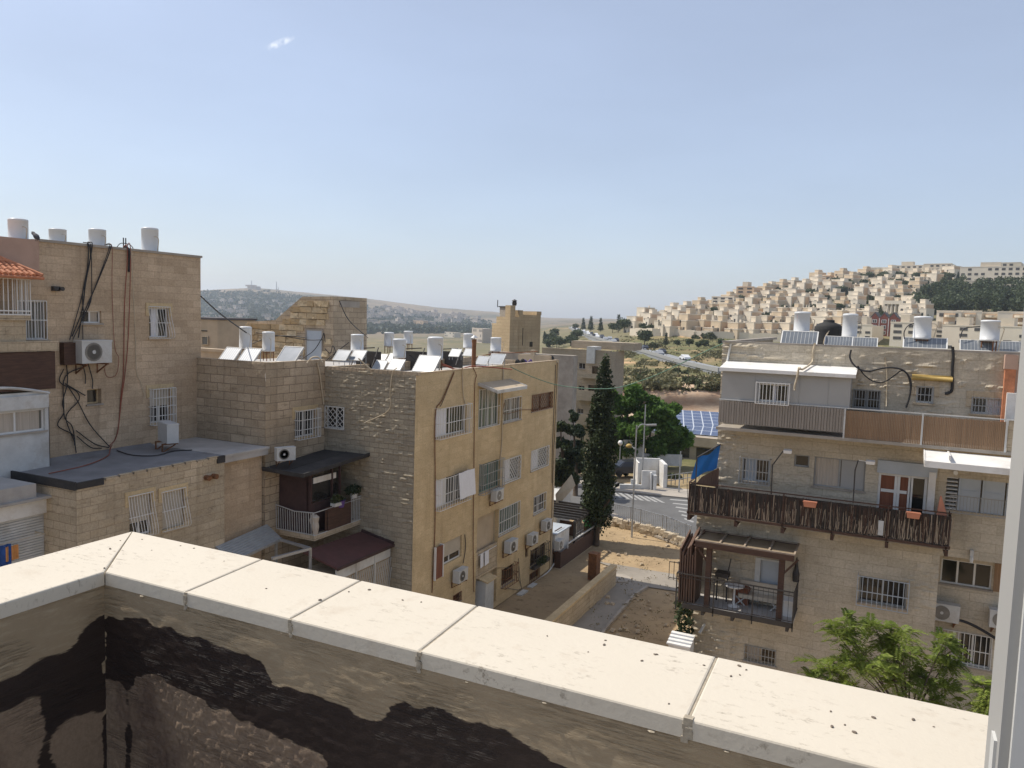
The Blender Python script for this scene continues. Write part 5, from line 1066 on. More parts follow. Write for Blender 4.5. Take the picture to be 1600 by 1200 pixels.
# balcony door
u0, u1, a, b = cw['door']; m = MB(); fr = .08
for x in (u0, u0+(u1-u0)*.34, u0+(u1-u0)*.40, u0+(u1-u0)*.62, u0+(u1-u0)*.66, u1-fr): PC.box(m, x, x+fr, a, b, -.15, -.06)
PC.box(m, u0, u1, b-fr, b, -.16, -.05); dr_ = m.build('balcony_door', 'frame_white', C_)
m = MB(); PC.box(m, u0+fr, u0+(u1-u0)*.64, a, b-fr, -.13, -.11); m.build('pane', 'curtain_brown', dr_); m = MB(); PC.box(m, u0+(u1-u0)*.66, u1-fr, a, b-fr, -.19, -.17); m.build('door_opening', 'pane_dark', dr_)
m = MB(); PC.box(m, u0-.05, u1+.25, b+.01, b+.42, -.02, .10); m.build('shutter_box', 'shutter_blue', dr_); m = MB(); PC.box(m, u0+.1, u0+(u1-u0)*.6, a+.9, a+1.0, -.105, -.08); m.build('door_rail', 'frame_white', dr_)
m = MB(); PC.box(m, u1+.02, u1+.22, zfl, b+.2, 0, .14); PC.box(m, u1+.0, u1+.24, zfl, zfl+.5, .14, .3); m.build('white_post', 'white_paint', C_)
u0, u1, a, b = cw['pd']; m = MB(); PC.box(m, u0, u1, a, b, -.14, -.1); dd = m.build('terrace_door', 'shutter_blue', C_); m = MB(); PC.box(m, u0-.18, u0, a, b+.06, -.05, .03); PC.box(m, u0, u1, b, b+.06, -.05, .03); m.build('door_frame', 'white_dirty', dd)
# louvre wall at right
u0, u1, a, b = rs; w4 = (u1-u0)/4.2
m = MB(); z = a+.02
while z < b: m.hexa([PC.P(u0, z, -.12), PC.P(u0+w4, z, -.12), PC.P(u0+w4, z, -.02), PC.P(u0, z, -.02), PC.P(u0, z+.055, -.14), PC.P(u0+w4, z+.055, -.14), PC.P(u0+w4, z+.03, -.02), PC.P(u0, z+.03, -.02)]); z += .125
lv = m.build('louvre_screen', 'white_dirty', C_); m = MB(); PC.box(m, u0, u0+w4, a, b, -.2, -.18); m.build('backing', 'pane_dark', lv)
for k in range(3):
    x0, x1 = u0+w4*(1+k*1.08)+.03, u0+w4*(2.05+k*1.08); m = MB(); z = a
    if k < 2:
        PC.box(m, x0, x1, a, b, -.14, -.09); PC.box(m, x0, x0+.05, a, b, -.09, -.05); PC.box(m, x0+.05, x1, (a+b)/2+.1, (a+b)/2+.14, -.09, -.07)
    else:
        while z < b: PC.box(m, x0, x1, z+.004, min(b, z+.085), -.14, -.08-.02*(int(z*11) % 2)); z += .09
    m.build('shutter_panel', 'shutter_blue', C_)
m = MB(); zz = (a+b)/2
for z in (zz+.0, a-.02): m.bar(PC.P(u0+.4, z, .25), PC.P(u1, z, .25), .025)
for k in range(24): x = u0+.4+(u1-u0-.4)*k/23; m.bar(PC.P(x, a-.02, .25), PC.P(x, zz, .25), .014)
m.build('railing', 'frame_grey', C_)
# windows in the recess
for r_, cu in ((r1, None), (r2, (0.02, .45, 'curtain'))): win(PRr, r_, C_, mull=2, bars='flush' if cu else None, nb=10, curtain=cu, pane='pane_dark')
m = MB(); PRr.box(m, r1[1]+.05, r1[1]+1.6, r1[2], r1[3]+.1, .0, .06); m.build('wall_panel', 'slat_brown', C_)
# grey panelled extension at the top left
PX = Pl('Y', YBc-.05, -1); XE0, XE1 = PX.px(1128, 600)[0], PX.px(1328, 620)[0]
zt_ = PX.px(1128, 577)[1]; zb_ = PX.px(1122, 624)[1]; zbb = PX.px(1122, 660)[1]
we = PX.rect(*z1c(447, 672), *z1c(682, 835))
wall(PX, XE0, XE1, zb_-.02, zt_, [we], 'grey_panel', C_, 'extension_wall', None, None, .12)
for x in (XE0, XE1-.05): m = MB(); m.box(x, x+.05, YBc-.045, YC, zb_-.02, zt_-.002); m.build('extension_side', 'grey_panel', C_)
m = MB()
for t in (.27, .62, .84): x = XE0+(XE1-XE0)*t; PX.box(m, x-.008, x+.008, zb_, zt_, 0, .008)
m.box(XE0, XE1, YBc-.045, YBc-.02, zt_-.03, zt_); m.build('panel_joint', 'frame_grey', C_)
m = MB(); ov = .12; x0, x1 = XE0-.08, XE1+.14; zf, zb2 = zt_+.02, PC.px(1137, 566)[1]
m.hexa([(x0, YBc-.2, zf), (x1, YBc-.2, zf), (x1, YC-.02, zb2), (x0, YC-.02, zb2), (x0, YBc-.2, zf+.05), (x1, YBc-.2, zf+.05), (x1, YC-.02, zb2+.05), (x0, YC-.02, zb2+.05)]); m.box(x0, x1, YBc-.24, YBc-.2, zf-.06, zf+.055); m.build('extension_roof', 'white_paint', C_)
win(PX, we, C_, mull=1, bars='cage', frame='frame_white', nb=9, hbars=1, sill=True, curtain=(.5, .6, 'white_cloth'))
# parapet panels of the top balcony
xe, xr_ = PBc.px(1320, 655)[0], PBc.px(1572, 670)[0]; zb0 = PBc.px(1320, 684)[1]; zb1 = PBc.px(1320, 640)[1]
m = MB(); n = 46
for k in range(n): x0, x1 = XE0-.05+(xe-XE0+.05)*k/n, XE0-.05+(xe-XE0+.05)*(k+1)/n; m.box(x0+.006, x1-.006, YBc-.13-.02*(k % 2), YBc-.08, zbb+.02, zb_-.03 if k < 14 else zb1+.03)
cg = m.build('corrugated_screen', 'corrugated_grey', C_); cg['kind'] = 'stuff'
m = MB(); n = 95
for k in range(n): x0, x1 = xe+(xr_-xe)*k/n, xe+(xr_-xe)*(k+1)/n; m.box(x0+.004, x1-.004, YBc-.12-.008*random.random(), YBc-.08, zb0+.02, zb1-random.random()*.02)
sbn = m.build('slatted_screen', 'slat_brown', C_); sbn['kind'] = 'stuff'
m = MB(); m.box(XE0-.1, xr_+1.8, YBc-.1, YC-.02, zb0-.06, zb0+.0); m.box(XE0-.1, xr_+1.8, YBc-.16, YBc-.1, zb0-.08, zb0+.02); m.build('balcony_slab', 'concrete', C_)
m = MB(); m.bar((XE0-.05, YBc-.1, zb1+.06), (xr_+1.5, YBc-.1, zb1+.06), .035)
for t in (0, .5, 1): x = xe+(xr_-xe)*t; m.bar((x, YBc-.15, zb0), (x, YBc-.15, zb1+.06), .05, .03)
m.build('top_rail', 'white_dirty', C_)
m = MB(); m.box(xr_+.05, xr_+.75, YBc-.1, YBc-.05, zb0, zb1+.05); m.build('end_panel', 'stone_annex', C_)
p = PC.px(1571, 555), PC.px(1581, 615); m = MB(); PC.box(m, p[0][0], p[0][0]+.28, zb1-.1, ZCt-.02, 0, .25); m.build('brick_pier', 'terracotta', C_); m = MB(); PC.box(m, p[0][0]-.03, p[0][0]+.31, ZCt-.45, ZCt-.02, .02, .28); m.build('pier_cap', 'plaster_pink', C_); m = MB(); PC.box(m, p[0][0]+.28, p[0][0]+1.3, zb1, ZCt-.3, .0, .06); m.build('plaster_panel', 'plaster_pink', C_)
bx = thing('wall_cabinet', 'white metal cabinet on the top balcony at the right edge', 'cabinet', PC.P(p[1][0]+.4, zb0, .3)); m = MB(); q = PC.px(1574, 614, .4); PC.box(m, q[0], q[0]+.95, zb1-.2, q[1]-.0, .02, .4); m.build('cabinet_body', 'white_paint', bx); m = MB(); PC.box(m, q[0]+.62, q[0]+.68, (zb1+q[1])/2, (zb1+q[1])/2+.1, .4, .43); m.build('knob', 'dark_metal', bx)
aw = PC.px(1425, 586); aw2 = PC.px(1488, 596); m = MB(); zz = (aw[1]+aw2[1])/2; m.tube([PC.P(aw[0], zz, .09), PC.P(aw2[0], zz-.01, .09)], .075, 10); m.box(aw[0], aw2[0], YC-.1, YC, zz+.06, zz+.1); tag(m.build('awning_roll', 'yellow_fabric', None, True), 'rolled yellow awning over the small barred window of the right building', 'awning')
cable([PC.P(*PC.px(x, y, .06), .06) for x, y in (z2c(775, 375), z2c(780, 460), z2c(772, 560), z2c(770, 720), z2c(740, 752), z2c(712, 758))], .045, 'cable_black', 'thick black pipe down the parapet right of the yellow awning', None, 4, 'drain_pipe')
for px in ([(1200, 400), (1190, 460), (1220, 520), (1285, 565), (1357, 575)], ):
    cable([PC.P(*PC.px(*z1c(x, y), .35), .35) for x, y in px]+[PC.P(*PC.px(*z2c(x, y), .3), .3) for x, y in ((100, 575), (200, 550), (290, 545), (370, 565), (420, 620), (437, 690), (420, 800), (390, 875))], .03, 'cable_black', 'heavy black cable looping from the right roof down past the windows', 'black cables on the right building')
cable([PC.P(*PC.px(*z2c(x, y), .3), .3) for x, y in ((0, 530), (60, 610), (140, 660), (220, 660), (300, 610), (360, 570), (410, 610), (430, 720), (400, 870))], .02, 'cable_black', 'heavy black cable looping from the right roof down past the windows', 'black cables on the right building')
cable([PC.P(*PC.px(*z1c(x, y), .08), .08) for x, y in ((905, 345), (888, 430), (883, 500))]+[PX.P(*PX.px(*z1c(x, y), .2), .2) for x, y in ((800, 560), (775, 545), (760, 620), (740, 690), (738, 730))], .035, 'cable_beige', 'pale drain pipe over the white extension roof', None, 3, 'drain_pipe')
cable([PC.P(*PC.px(*z1c(x, y), .06), .06) for x, y in ((218, 350), (190, 500))], .04, 'white_dirty', 'white pipe at the left end of the right roof parapet', None, 3, 'drain_pipe'); cable([PC.P(*PC.px(*z2c(x, y), .04), .04) for x, y in ((225, 460), (240, 600), (235, 860))], .018, 'cable_beige', 'thin pale conduit down the top storey of the right building', None, 3)
cable([PC.P(*PC.px(x, y, .03), .03) for x, y in ((1334, 680), (1330, 690), (1328, 710))], .12, 'rust', 'dark rust stain pipe above the wide curtained window', None, 3, 'drain_pipe') if False else None
# reed balcony
RB = thing('reed_balcony', 'long balcony of the right building screened with weathered dark reeds', 'balcony', (-1.5, YBc, PBc.px(1300, 830)[1]))
xa, xb2 = PBc.px(1076, 775)[0], PBc.px(1485, 830)[0]; rz0 = PBc.px(1300, 829)[1]; rz1 = PBc.px(1300, 783)[1]
m = MB(); n = 1050
for k in range(n):
    x = xa+(xb2-xa)*random.random(); zt = rz1-random.random()*.16-(.0 if random.random() < .85 else .3); zb3 = rz0+random.random()*.1; w = random.uniform(.005, .012); ln = random.gauss(0, .04); y = YBc-.03-random.random()*.03
    fr_ = (x-xa)/(xb2-xa); m.m = 1 if random.random() < .55-.25*fr_ else (2 if random.random() < .35 else 0)
    if m.m == 0 and random.random() < .85: zt = rz0+(rz1-rz0)*random.uniform(.3, .75)
    m.hexa([(x-w, y, zb3), (x+w, y, zb3), (x+w, y+.015, zb3), (x-w, y+.015, zb3), (x+ln-w, y, zt), (x+ln+w, y, zt), (x+ln+w, y+.015, zt), (x+ln-w, y+.015, zt)])
rs_ = m.build('reed_screen', ['reed', 'reed_dark', 'wood_brown'], RB); rs_['kind'] = 'stuff'
m = MB(); m.box(xa, xb2, YBc-.015, YBc+.005, rz0+.02, rz1-.03); m.box(xa, xa+.015, YBc+.005, YC-.05, rz0+.02, rz1-.03); m.box(xb2-.015, xb2, YBc+.005, YC-.05, rz0, rz1-.03); m.build('screen_backing', 'reed_dark', RB)
m = MB(); m.box(xa, xb2, YBc, YC-.03, rz0-.12, rz0); m.build('balcony_slab', 'concrete', RB)
m = MB(); m.bar((xa-.02, YBc-.06, rz0-.03), (xb2+.02, YBc-.06, rz0-.03), .06, .08); m.bar((xa-.02, YBc, rz1+.06), (xb2, YBc, rz1+.06), .035); m.bar((xa, YBc, rz1+.06), (xa, YC, rz1+.06), .035)
for t in (0, .2, .39, .58, .78, .985):
    x = xa+(xb2-xa)*t; m.bar((x+.03, YBc-.07, rz0-.28), (x+.03, YBc-.07, rz1+.06 if t in (.39, .78, .0) else rz0), .04); m.box(x, x+.1, YBc-.08, YC-.03, rz0-.3, rz0-.13)
m.build('balcony_frame', 'wood_brown', RB)
m = MB(); q = PBc.px(1378, 810)[0]; m.box(q-.09, q+.06, YBc-.09, YBc-.065, rz0+.08, rz0+.55); m.build('pale_board', 'white_dirty', RB)
for x0, x1, y0, lab in ((1256, 1277, 783, 'orange planter clipped to the reed balcony rail, left one'), (1416, 1438, 800, 'orange planter on the reed rail below the balcony door')):
    a, b = PBc.px(x0, y0), PBc.px(x1, y0+3); tr_ = MB(); zz = PBc.px(x0, y0)[1]
    tr_.hexa([(a[0]+.03, YBc-.2, zz-.14), (b[0]-.03, YBc-.2, zz-.14), (b[0]-.03, YBc-.05, zz-.14), (a[0]+.03, YBc-.05, zz-.14), (a[0], YBc-.23, zz+.05), (b[0], YBc-.23, zz+.05), (b[0], YBc-.03, zz+.05), (a[0], YBc-.03, zz+.05)]); tr_.box(a[0]-.015, b[0]+.015, YBc-.245, YBc-.23, zz+.03, zz+.06); tag(tr_.build('planter', 'orange_plastic'), lab, 'planter')
q = PBc.px(1480, 800); m = MB(); m.hexa([(q[0]-.28, YBc+.2, rz1-.3), (q[0]+.1, YBc+.2, rz1-.3), (q[0]+.1, YBc+.5, rz1-.3), (q[0]-.28, YBc+.5, rz1-.3), (q[0]-.2, YBc+.3, rz1+.5), (q[0]-.16, YBc+.3, rz1+.5), (q[0]-.16, YBc+.4, rz1+.5), (q[0]-.2, YBc+.4, rz1+.5)]); tag(m.build('leaning_board', 'orange_plastic'), 'orange and white folded board leaning at the right end of reed balcony', 'board')
for pts, lab in (([(1205, 772), (1207, 727), (1225, 703), (1231, 705)], 'floodlight on a bent pole rising from the reed balcony, left one'), ([(1333, 786), (1336, 735), (1341, 719), (1360, 722)], 'floodlight on a thin pole beside the wide curtained window')):
    L = thing('floodlight', lab, 'lamp', PBc.P(*PBc.px(*pts[0]))); m = MB(); P_ = [np.array(PBc.P(*PBc.px(x, y, -.1), -.1)) for x, y in pts[:3]]; m.tube(P_, .022, 6); m.build('pole', 'dark_metal', L)
    c = np.array(PBc.P(*PBc.px(pts[3][0], pts[3][1], -.1), -.1)); m = MB(); m.hexa([c+q for q in ([-.12, -.08, -.07], [.12, -.08, -.07], [.12, .08, -.05], [-.12, .08, -.05], [-.14, -.1, .03], [.14, -.1, .03], [.12, .1, .06], [-.12, .1, .06])]); m.bar(P_[2], c, .02); m.build('lamp_head', 'white_paint', L)
# blue tarp and boards at the left end of the reed balcony
tp = [PC.P(*PC.px(1126, 694, .05), .05), D(1120, 730, 1), D(1078, 749, 1), D(1089, 715, 1)]
yy = [None, YC-.1, YBc-.1, YBc-.1]; tp = [tp[0]]+[HY(x, y, w) for (x, y), w in zip(((1120, 731), (1079, 749), (1089, 715)), yy[1:])]
m = MB(); n = 8; tp = [np.array(p) for p in tp]
for i in range(n):
    for j in range(n):
        def q(a, b): a /= n; b /= n; return (tp[3]*(1-a)+tp[0]*a)*(1-b)+(tp[2]*(1-a)+tp[1]*a)*b+np.array([0, 0, -.10*math.sin(math.pi*a)*(1-b)])+np.array([0, .05, .03])*math.sin(a*9+b*3)
        m.face([q(i, j), q(i+1, j), q(i+1, j+1), q(i, j+1)])
T_ = thing('tarpaulin', 'bright blue tarpaulin stretched as a shade at the reed balcony end', 'tarp', tp[2]); m.build('sheet', 'blue_tarp', T_, True); m = MB(); m.bar(tp[3], tp[0], .035); m.bar(tp[3], [tp[3][0], tp[3][1], rz0], .035); m.build('pole', 'dark_metal', T_)
m = MB(); a = PBc.px(1082, 756); b = PBc.px(1115, 735); m.face([(a[0], YC-.5, rz1-.1), (b[0]+.05, YC-.5, rz1-.1), (b[0]+.05, YC-.5, b[1]), (a[0]+.2, YC-.5, rz1+.2)]); m.box(b[0]+.02, b[0]+.09, YC-.55, YC-.48, rz0, b[1]); tag(m.build('rust_board', 'wood_red'), 'rust brown board behind the reed rail under the blue tarpaulin', 'board')
# white awning box at right
YC0 = YC; YC = 26.9; PA2 = Pl('Y', YC, -1); a = PA2.px(1446, 722, 1.0); zt = PA2.px(1460, 704)[1]; ax0 = a[0]
A_ = thing('canopy', 'white solid canopy over the louvred wall at the right edge', 'canopy', (ax0+1.6, YC, a[1])); m = MB(); m.hexa([(ax0, YC-1.0, a[1]-.02), (XRt, YC-1.0, a[1]-.02), (XRt, YC, zt-.1), (ax0, YC, zt-.1), (ax0, YC-1.0, a[1]+.04), (XRt, YC-1.0, a[1]+.04), (XRt, YC, zt), (ax0, YC, zt)]); m.build('canopy_sheet', 'white_paint', A_); m = MB(); m.box(ax0-.02, XRt, YC-1.06, YC-1.0, a[1]-.14, a[1]+.05); m.hexa([(ax0-.03, YC-1.0, a[1]-.14), (ax0, YC-1.0, a[1]-.14), (ax0, YC, zt-.2), (ax0-.03, YC, zt-.2), (ax0-.03, YC-1.0, a[1]+.06), (ax0, YC-1.0, a[1]+.06), (ax0, YC, zt+.02), (ax0-.03, YC, zt+.02)]); m.box(ax0+.6, ax0+.65, YC-1.0, YC, zt-.1, zt+.03); m.build('canopy_rim', 'white_paint', A_)
YC = YC0; q = PC.px(1493, 738); m = MB(); m.lathe([(.07, 0), (.06, .08), (.02, .12)], (q[0], YC-.12, q[1]), 10, 'y'); tag(m.build('bulkhead_lamp', 'white_paint'), 'small white round lamp on stone under the white canopy', 'lamp')
q = PC.px(1518, 866); m = MB(); m.box(q[0]-.05, q[0]+.05, YC-.12, YC, q[1]-.1, q[1]+.15); m.lathe([(.04, -.2), (.06, -.1), (.05, 0)], (q[0], YC-.1, q[1]-.05), 8); tag(m.build('bracket_lamp', 'white_dirty'), 'small pale bracket lamp above the recessed dark windows', 'lamp')
for x, y, lab in ((1470, 967, 'white air conditioner beside the recess corner of the right building'), (1562, 979, 'dark faced air conditioner by the right edge post, on the recess wall')):
    u, z = PRr.px(x+5, y, .2); use(AC0, (u, YR-.14, z), 0, 1.0, lab)
cable([PRr.P(*PRr.px(*z6c(x, y), .3), .3) for x, y in ((765, 430), (830, 430), (900, 455), (980, 500), (1050, 545))], .05, 'cable_black', 'thick black hose sagging between the two recess air conditioners', None)
# pergola balcony
PP = Pl('Y', 26.6, -1); fa, fb_ = PP.px(1056, 941), PP.px(1238, 977); ra, rb = PP.px(1057, 894), PP.px(1240, 926)
PB2 = thing('pergola_balcony', 'lower balcony with dark brown timber pergola and thin black railing', 'balcony', ((fa[0]+fb_[0])/2, 27, fa[1])); zf = (fa[1]+fb_[1])/2+.02; zr_ = (ra[1]+rb[1])/2
xa2, xb3 = fa[0], fb_[0]; xs2 = PP.px(1079, 949)[0]
m = MB(); m.box(xs2-.25, xb3, 26.6, YC-.02, zf-.1, zf); m.build('balcony_slab', 'membrane_light', PB2); m = MB(); m.box(xs2-.3, xb3+.02, 26.56, 26.6, zf-.14, zf+.03)
for t in (.12, .42, .95): x = xs2+(xb3-xs2)*t; m.box(x-.05, x+.05, 26.62, YC-.02, zf-.3, zf-.1)
m.build('slab_edge', 'dark_metal', PB2)
m = MB(); n = 24
m.bar((xa2, 26.58, zr_), (xb3, 26.58, zr_), .04); m.bar((xa2, 26.58, zr_-.12), (xb3, 26.58, zr_-.12), .02); m.bar((xa2, 26.58, zf+.08), (xb3, 26.58, zf+.08), .025)
for k in range(n+1):
    x = xa2+(xb3-xa2)*k/n; big = k in (0, 8, 16, 24); m.bar((x, 26.58, zf-(.25 if big else -.08)), (x, 26.58, zr_), .04 if big else .012)
for z in (zr_, zf+.08): m.bar((xb3, 26.58, z), (xb3, YC, z), .03); m.bar((xa2, 26.58, z), (xa2, YC, z), .03)
for k in range(10): y = 26.6+(YC-26.6)*k/10; m.bar((xb3, y, zf+.08), (xb3, y, zr_), .016)
m.build('railing', 'dark_metal', PB2)
g1, g2 = PP.px(1087, 848), PP.px(1241, 870); zpf = (g1[1]+g2[1])/2+.02; h1, h2 = PC.px(1100, 831), PC.px(1247, 853); zpb = (h1[1]+h2[1])/2+.02; px0, px1 = g1[0], g2[0]
F_ = lambda x, t: np.array([x, 26.6+(YC-.06-26.6)*t, zpf+(zpb-zpf)*t])
m = MB(); m.bar(F_(px0, 0)-[0, 0, .06], F_(px1, 0)-[0, 0, .06], .1, .2); m.bar(F_(px0, 1), F_(px1, 1), .08, .1)
for nm in ('pergola_beam',): m.build(nm, 'wood_brown', PB2)
m = MB()
for k in range(5): x = px0+(px1-px0)*k/4; m.bar(F_(x, -.02)+[0, 0, .06], F_(x, 1)+[0, 0, .06], .06, .06)
m.bar(F_(px0, 0)+[0, 0, .06], F_(px1, 0)+[0, 0, .06], .05, .05); m.bar(F_(px0, 1)+[0, 0, .06], F_(px1, 1)+[0, 0, .06], .05, .05)
for nm in ('pergola_frame',): m.build(nm, 'wood_pale', PB2)
m = MB(); m.hexa([F_(px0, 0)+[0, 0, .02], F_(px1, 0)+[0, 0, .02], F_(px1, 1)+[0, 0, .02], F_(px0, 1)+[0, 0, .02], F_(px0, 0)+[0, 0, .03], F_(px1, 0)+[0, 0, .03], F_(px1, 1)+[0, 0, .03], F_(px0, 1)+[0, 0, .03]]); m.build('pergola_roof', 'pergola_sheet', PB2)
for xx in (PP.px(1105, 900)[0], PP.px(1219, 915)[0]):
    m = MB(); m.box(xx-.09, xx+.09, 26.68, 26.86, zf, zpf-.1); sgn = 1 if xx > -3 else -1; m.bar((xx, 26.77, zpf-.75), (xx+sgn*.5, 26.7, zpf-.12), .07); m.build('post', 'wood_brown', PB2)
m = MB()
for k in range(7):                                      # tall boards leaning at the left end
    x = xa2+.06+k*.085; dz = random.uniform(-.1, .25); tw = .55+.12*k; tp_ = HY(1060+k*4, 846+(k % 3)*6-(10 if k == 4 else 0), 26.75)
    m.hexa([(x, 26.62+.02*k, zf-.0), (x+.05, 26.62+.02*k, zf), (x+.05, YC-.3, zf), (x, YC-.3, zf), (x-.02, 26.66, tp_[2]-.2), (x+.03, 26.66, tp_[2]-.2), (x+.09, YC-.25, tp_[2]+.22), (x+.04, YC-.25, tp_[2]+.22)])
tag(m.build('timber_boards', 'wood_red'), 'stack of tall weathered brown boards standing at the pergola balcony end', 'boards')
# furniture on the pergola balcony
def P2(x, y, yy): p = HY(x, y, yy); return p
c = P2(1146, 944, 27.3); m = MB(); m.lathe([(.3, .70), (.34, .72), (.34, .75), (.02, .76)], (c[0], 27.3, zf), 18); m.lathe([(.22, 0), (.05, .06), (.04, .7)], (c[0], 27.3, zf), 10); tag(m.build('round_table', 'white_paint'), 'small round white table on the pergola balcony', 'table')
c = P2(1190, 950, 27.6); sf = thing('garden_sofa', 'low pale garden bench under the pergola beside the blue door', 'bench', (c[0], 27.6, zf)); m = MB(); m.box(c[0]-.8, c[0]+.55, 27.45, 27.9, zf+.28, zf+.42); m.build('seat', 'shutter', sf); m = MB(); m.box(c[0]-.8, c[0]+.55, 27.85, 27.93, zf+.42, zf+.8); m.build('backrest', 'shutter', sf)
for sx in (-.72, .45): m = MB(); m.bar((c[0]+sx-.15, 27.5, zf), (c[0]+sx+.15, 27.5, zf+.3), .04); m.bar((c[0]+sx+.15, 27.52, zf), (c[0]+sx-.15, 27.52, zf+.3), .04); m.build('leg', 'white_dirty', sf)
m = MB(); q = PP.px(1122, 900); m.box(q[0]-.25, q[0]+.2, 27.4, 27.8, zf+.9, zf+1.05); m.bar((q[0]+.15, 27.5, zf+.9), (q[0]+.25, 27.5, zf+1.6), .04); m.bar((q[0]-.2, 27.6, zf), (q[0]-.2, 27.6, zf+.9), .05); m.bar((q[0]+.15, 27.6, zf), (q[0]+.15, 27.6, zf+.9), .05); tag(m.build('barbecue', 'dark_metal'), 'dark metal barbecue stand behind the left pergola post', 'barbecue')
m = MB(); m.box(q[0]+.35, q[0]+.9, 27.55, 27.85, zf, zf+.55); m.hexa([(q[0]+.3, 27.5, zf+.55), (q[0]+.95, 27.5, zf+.55), (q[0]+.95, 27.9, zf+.55), (q[0]+.3, 27.9, zf+.55), (q[0]+.4, 27.6, zf+.62), (q[0]+.85, 27.6, zf+.62), (q[0]+.85, 27.85, zf+.62), (q[0]+.4, 27.85, zf+.62)]); tag(m.build('storage_chest', 'curtain_brown'), 'brown storage chest under the pergola by the white round table', 'chest')
c = P2(1228, 958, 27.3); m = MB(); m.box(c[0]-.2, c[0]+.2, 27.2, 27.6, zf, zf+.5); m.box(c[0]-.24, c[0]+.24, 27.15, 27.65, zf+.5, zf+.56); tag(m.build('white_box', 'white_paint'), 'white lidded box at the right end of the pergola balcony', 'box')
q = PC.px(1244, 900); m = MB(); m.lathe([(.10, -.35), (.12, -.1), (.07, .1), (.03, .45)], (q[0], YC-.12, q[1]+.2), 10); m.bar(PC.P(q[0]-.05, q[1]-.2, .1), PC.P(q[0]+.0, q[1]+.7, .12), .03); tag(m.build('folded_parasol', 'dark_metal'), 'dark folded parasol on wall right of the pergola', 'parasol')
a, b = PC.px(1093, 989, .3), PC.px(1101, 976, .1); m = MB(); m.tube([PC.P(*a, .35), PC.P(*b, .08)], .05, 8); tag(m.build('tube_lamp', 'white_dirty'), 'pale tube lamp slanting from wall below the pergola balcony', 'lamp')
q = HY(1068, 1003, 26.4); m = MB()
for k in range(4): m.box(q[0]-.55, q[0]+.28, 26.2+k*.2, 26.38+k*.2, q[2]-.12+.05*k, q[2]-.06+.05*k)
m.box(q[0]-.5, q[0]+.25, 26.3, 26.95, GZ, q[2]-.1); tag(m.build('ribbed_cover', 'white_paint'), 'white ribbed cover at the ground corner of the right building', 'cover')
q = HY(1071, 975, 27.5); iv = thing('ivy', 'dark green ivy climbing the lower left corner of the right building', 'plant', (q[0], 27.6, GZ)); c = rng.random((900, 3))*np.array([.55, .9, 4.2])+np.array([q[0]-.3, 27.0, q[2]-2.8]); leaves('foliage', c, .1, 'leaf_cypress', iv)
m = MB(); m.tube([(q[0]+.1, 27.6, GZ), (q[0]+.1, 27.7, q[2]+.9)], .04, 6, .015); m.build('stem', 'bark', iv)
# tanks and collectors on the right roof
for x0, x1, yt, yb, dep, lab in ((1240, 1264, 487, 521, 29.5, 'white tank with a red brown printed band on the right roof'), (1315.5, 1338, 490, 528, 30, 'plain white tank next to the black cistern'), (1427, 1453, 494, 530, 29, 'white tank with hanging cable in the middle of the right roof'), (1532, 1559, 500, 533, 28.6, 'white tank with a dark round emblem at the far right roof')):
    tk = tank(x0, x1, yt, yb, dep, lab)
    if 'band' in lab or 'emblem' in lab:
        c = D((x0+x1)/2, (yt+yb)/2, dep); R_ = (x1-x0)*dep/FPX/2+.008; a0 = math.atan2(-FW[1]*.9-.1, -FW[0])+(.0 if 'band' in lab else .5); m = MB()
        rows = [(a0-.9+1.8*k/8, a0-.9+1.8*(k+1)/8, -.02, .30) for k in range(8)] if 'band' in lab else []
        for a, b, z0, z1 in rows: m.face([(c[0]+R_*math.cos(q), c[1]+R_*math.sin(q), c[2]+zz) for q, zz in ((a, z0), (b, z0), (b, z1), (a, z1))], [(q, zz) for q, zz in ((a, z0), (b, z0), (b, z1), (a, z1))])
        if 'emblem' in lab:
            for k in range(12):
                an0, an1 = 2*math.pi*k/12, 2*math.pi*(k+1)/12
                pt = lambda an, rr: (lambda q: (c[0]+R_*math.cos(q), c[1]+R_*math.sin(q), c[2]+.06+rr*math.sin(an)))(a0+rr*math.cos(an)/R_)
                if k in (0, 5, 6, 11): continue
                m.face([pt(an0, .03), pt(an0, .19), pt(an1, .19), pt(an1, .03)])
            m.face([(c[0]+R_*math.cos(q), c[1]+R_*math.sin(q), c[2]+zz) for q, zz in ((a0-.75, .04), (a0+.3, .04), (a0+.3, .085), (a0-.75, .085))])
        o = m.build('printed_mark', 'print_red' if 'band' in lab else 'sticker_dark'); o.parent = tk; o.matrix_parent_inverse = (Matrix.Translation(tk.location) @ Matrix.Rotation(tk.rotation_euler.z, 4, 'Z') @ Matrix.Diagonal((*tk.scale, 1))).inverted()
c = D(1293, 537, 31); rr = 21*31/FPX; ct = thing('cistern', 'round black plastic cistern between two white tanks on the right roof', 'water tank', c); hh = 36*31/FPX; m = MB(); pr = [(rr*.96, -.3)]
for k in range(6): pr += [(rr, hh*.1+hh*.1*k), (rr*.965, hh*.14+hh*.1*k)]
pr += [(rr*.97, hh*.72), (rr*.8, hh*.84), (rr*.42, hh*.92), (rr*.4, hh*.93), (rr*.4, hh*1.0), (rr*.36, hh*1.03), (.02, hh*1.04)]; m.lathe(pr, c, 28); m.build('tank_body', 'rubber', ct, True)
m = MB(); m.tube(smooth_path([c+np.array([.1, -rr*.3, hh*.9]), c+np.array([.12, -rr*.8, hh*.72]), c+np.array([-.05, -rr*1.02, hh*.3]), c+np.array([-.1, -rr*1.05, 0])]), .03, 6); m.build('hose', 'cable_beige', ct)
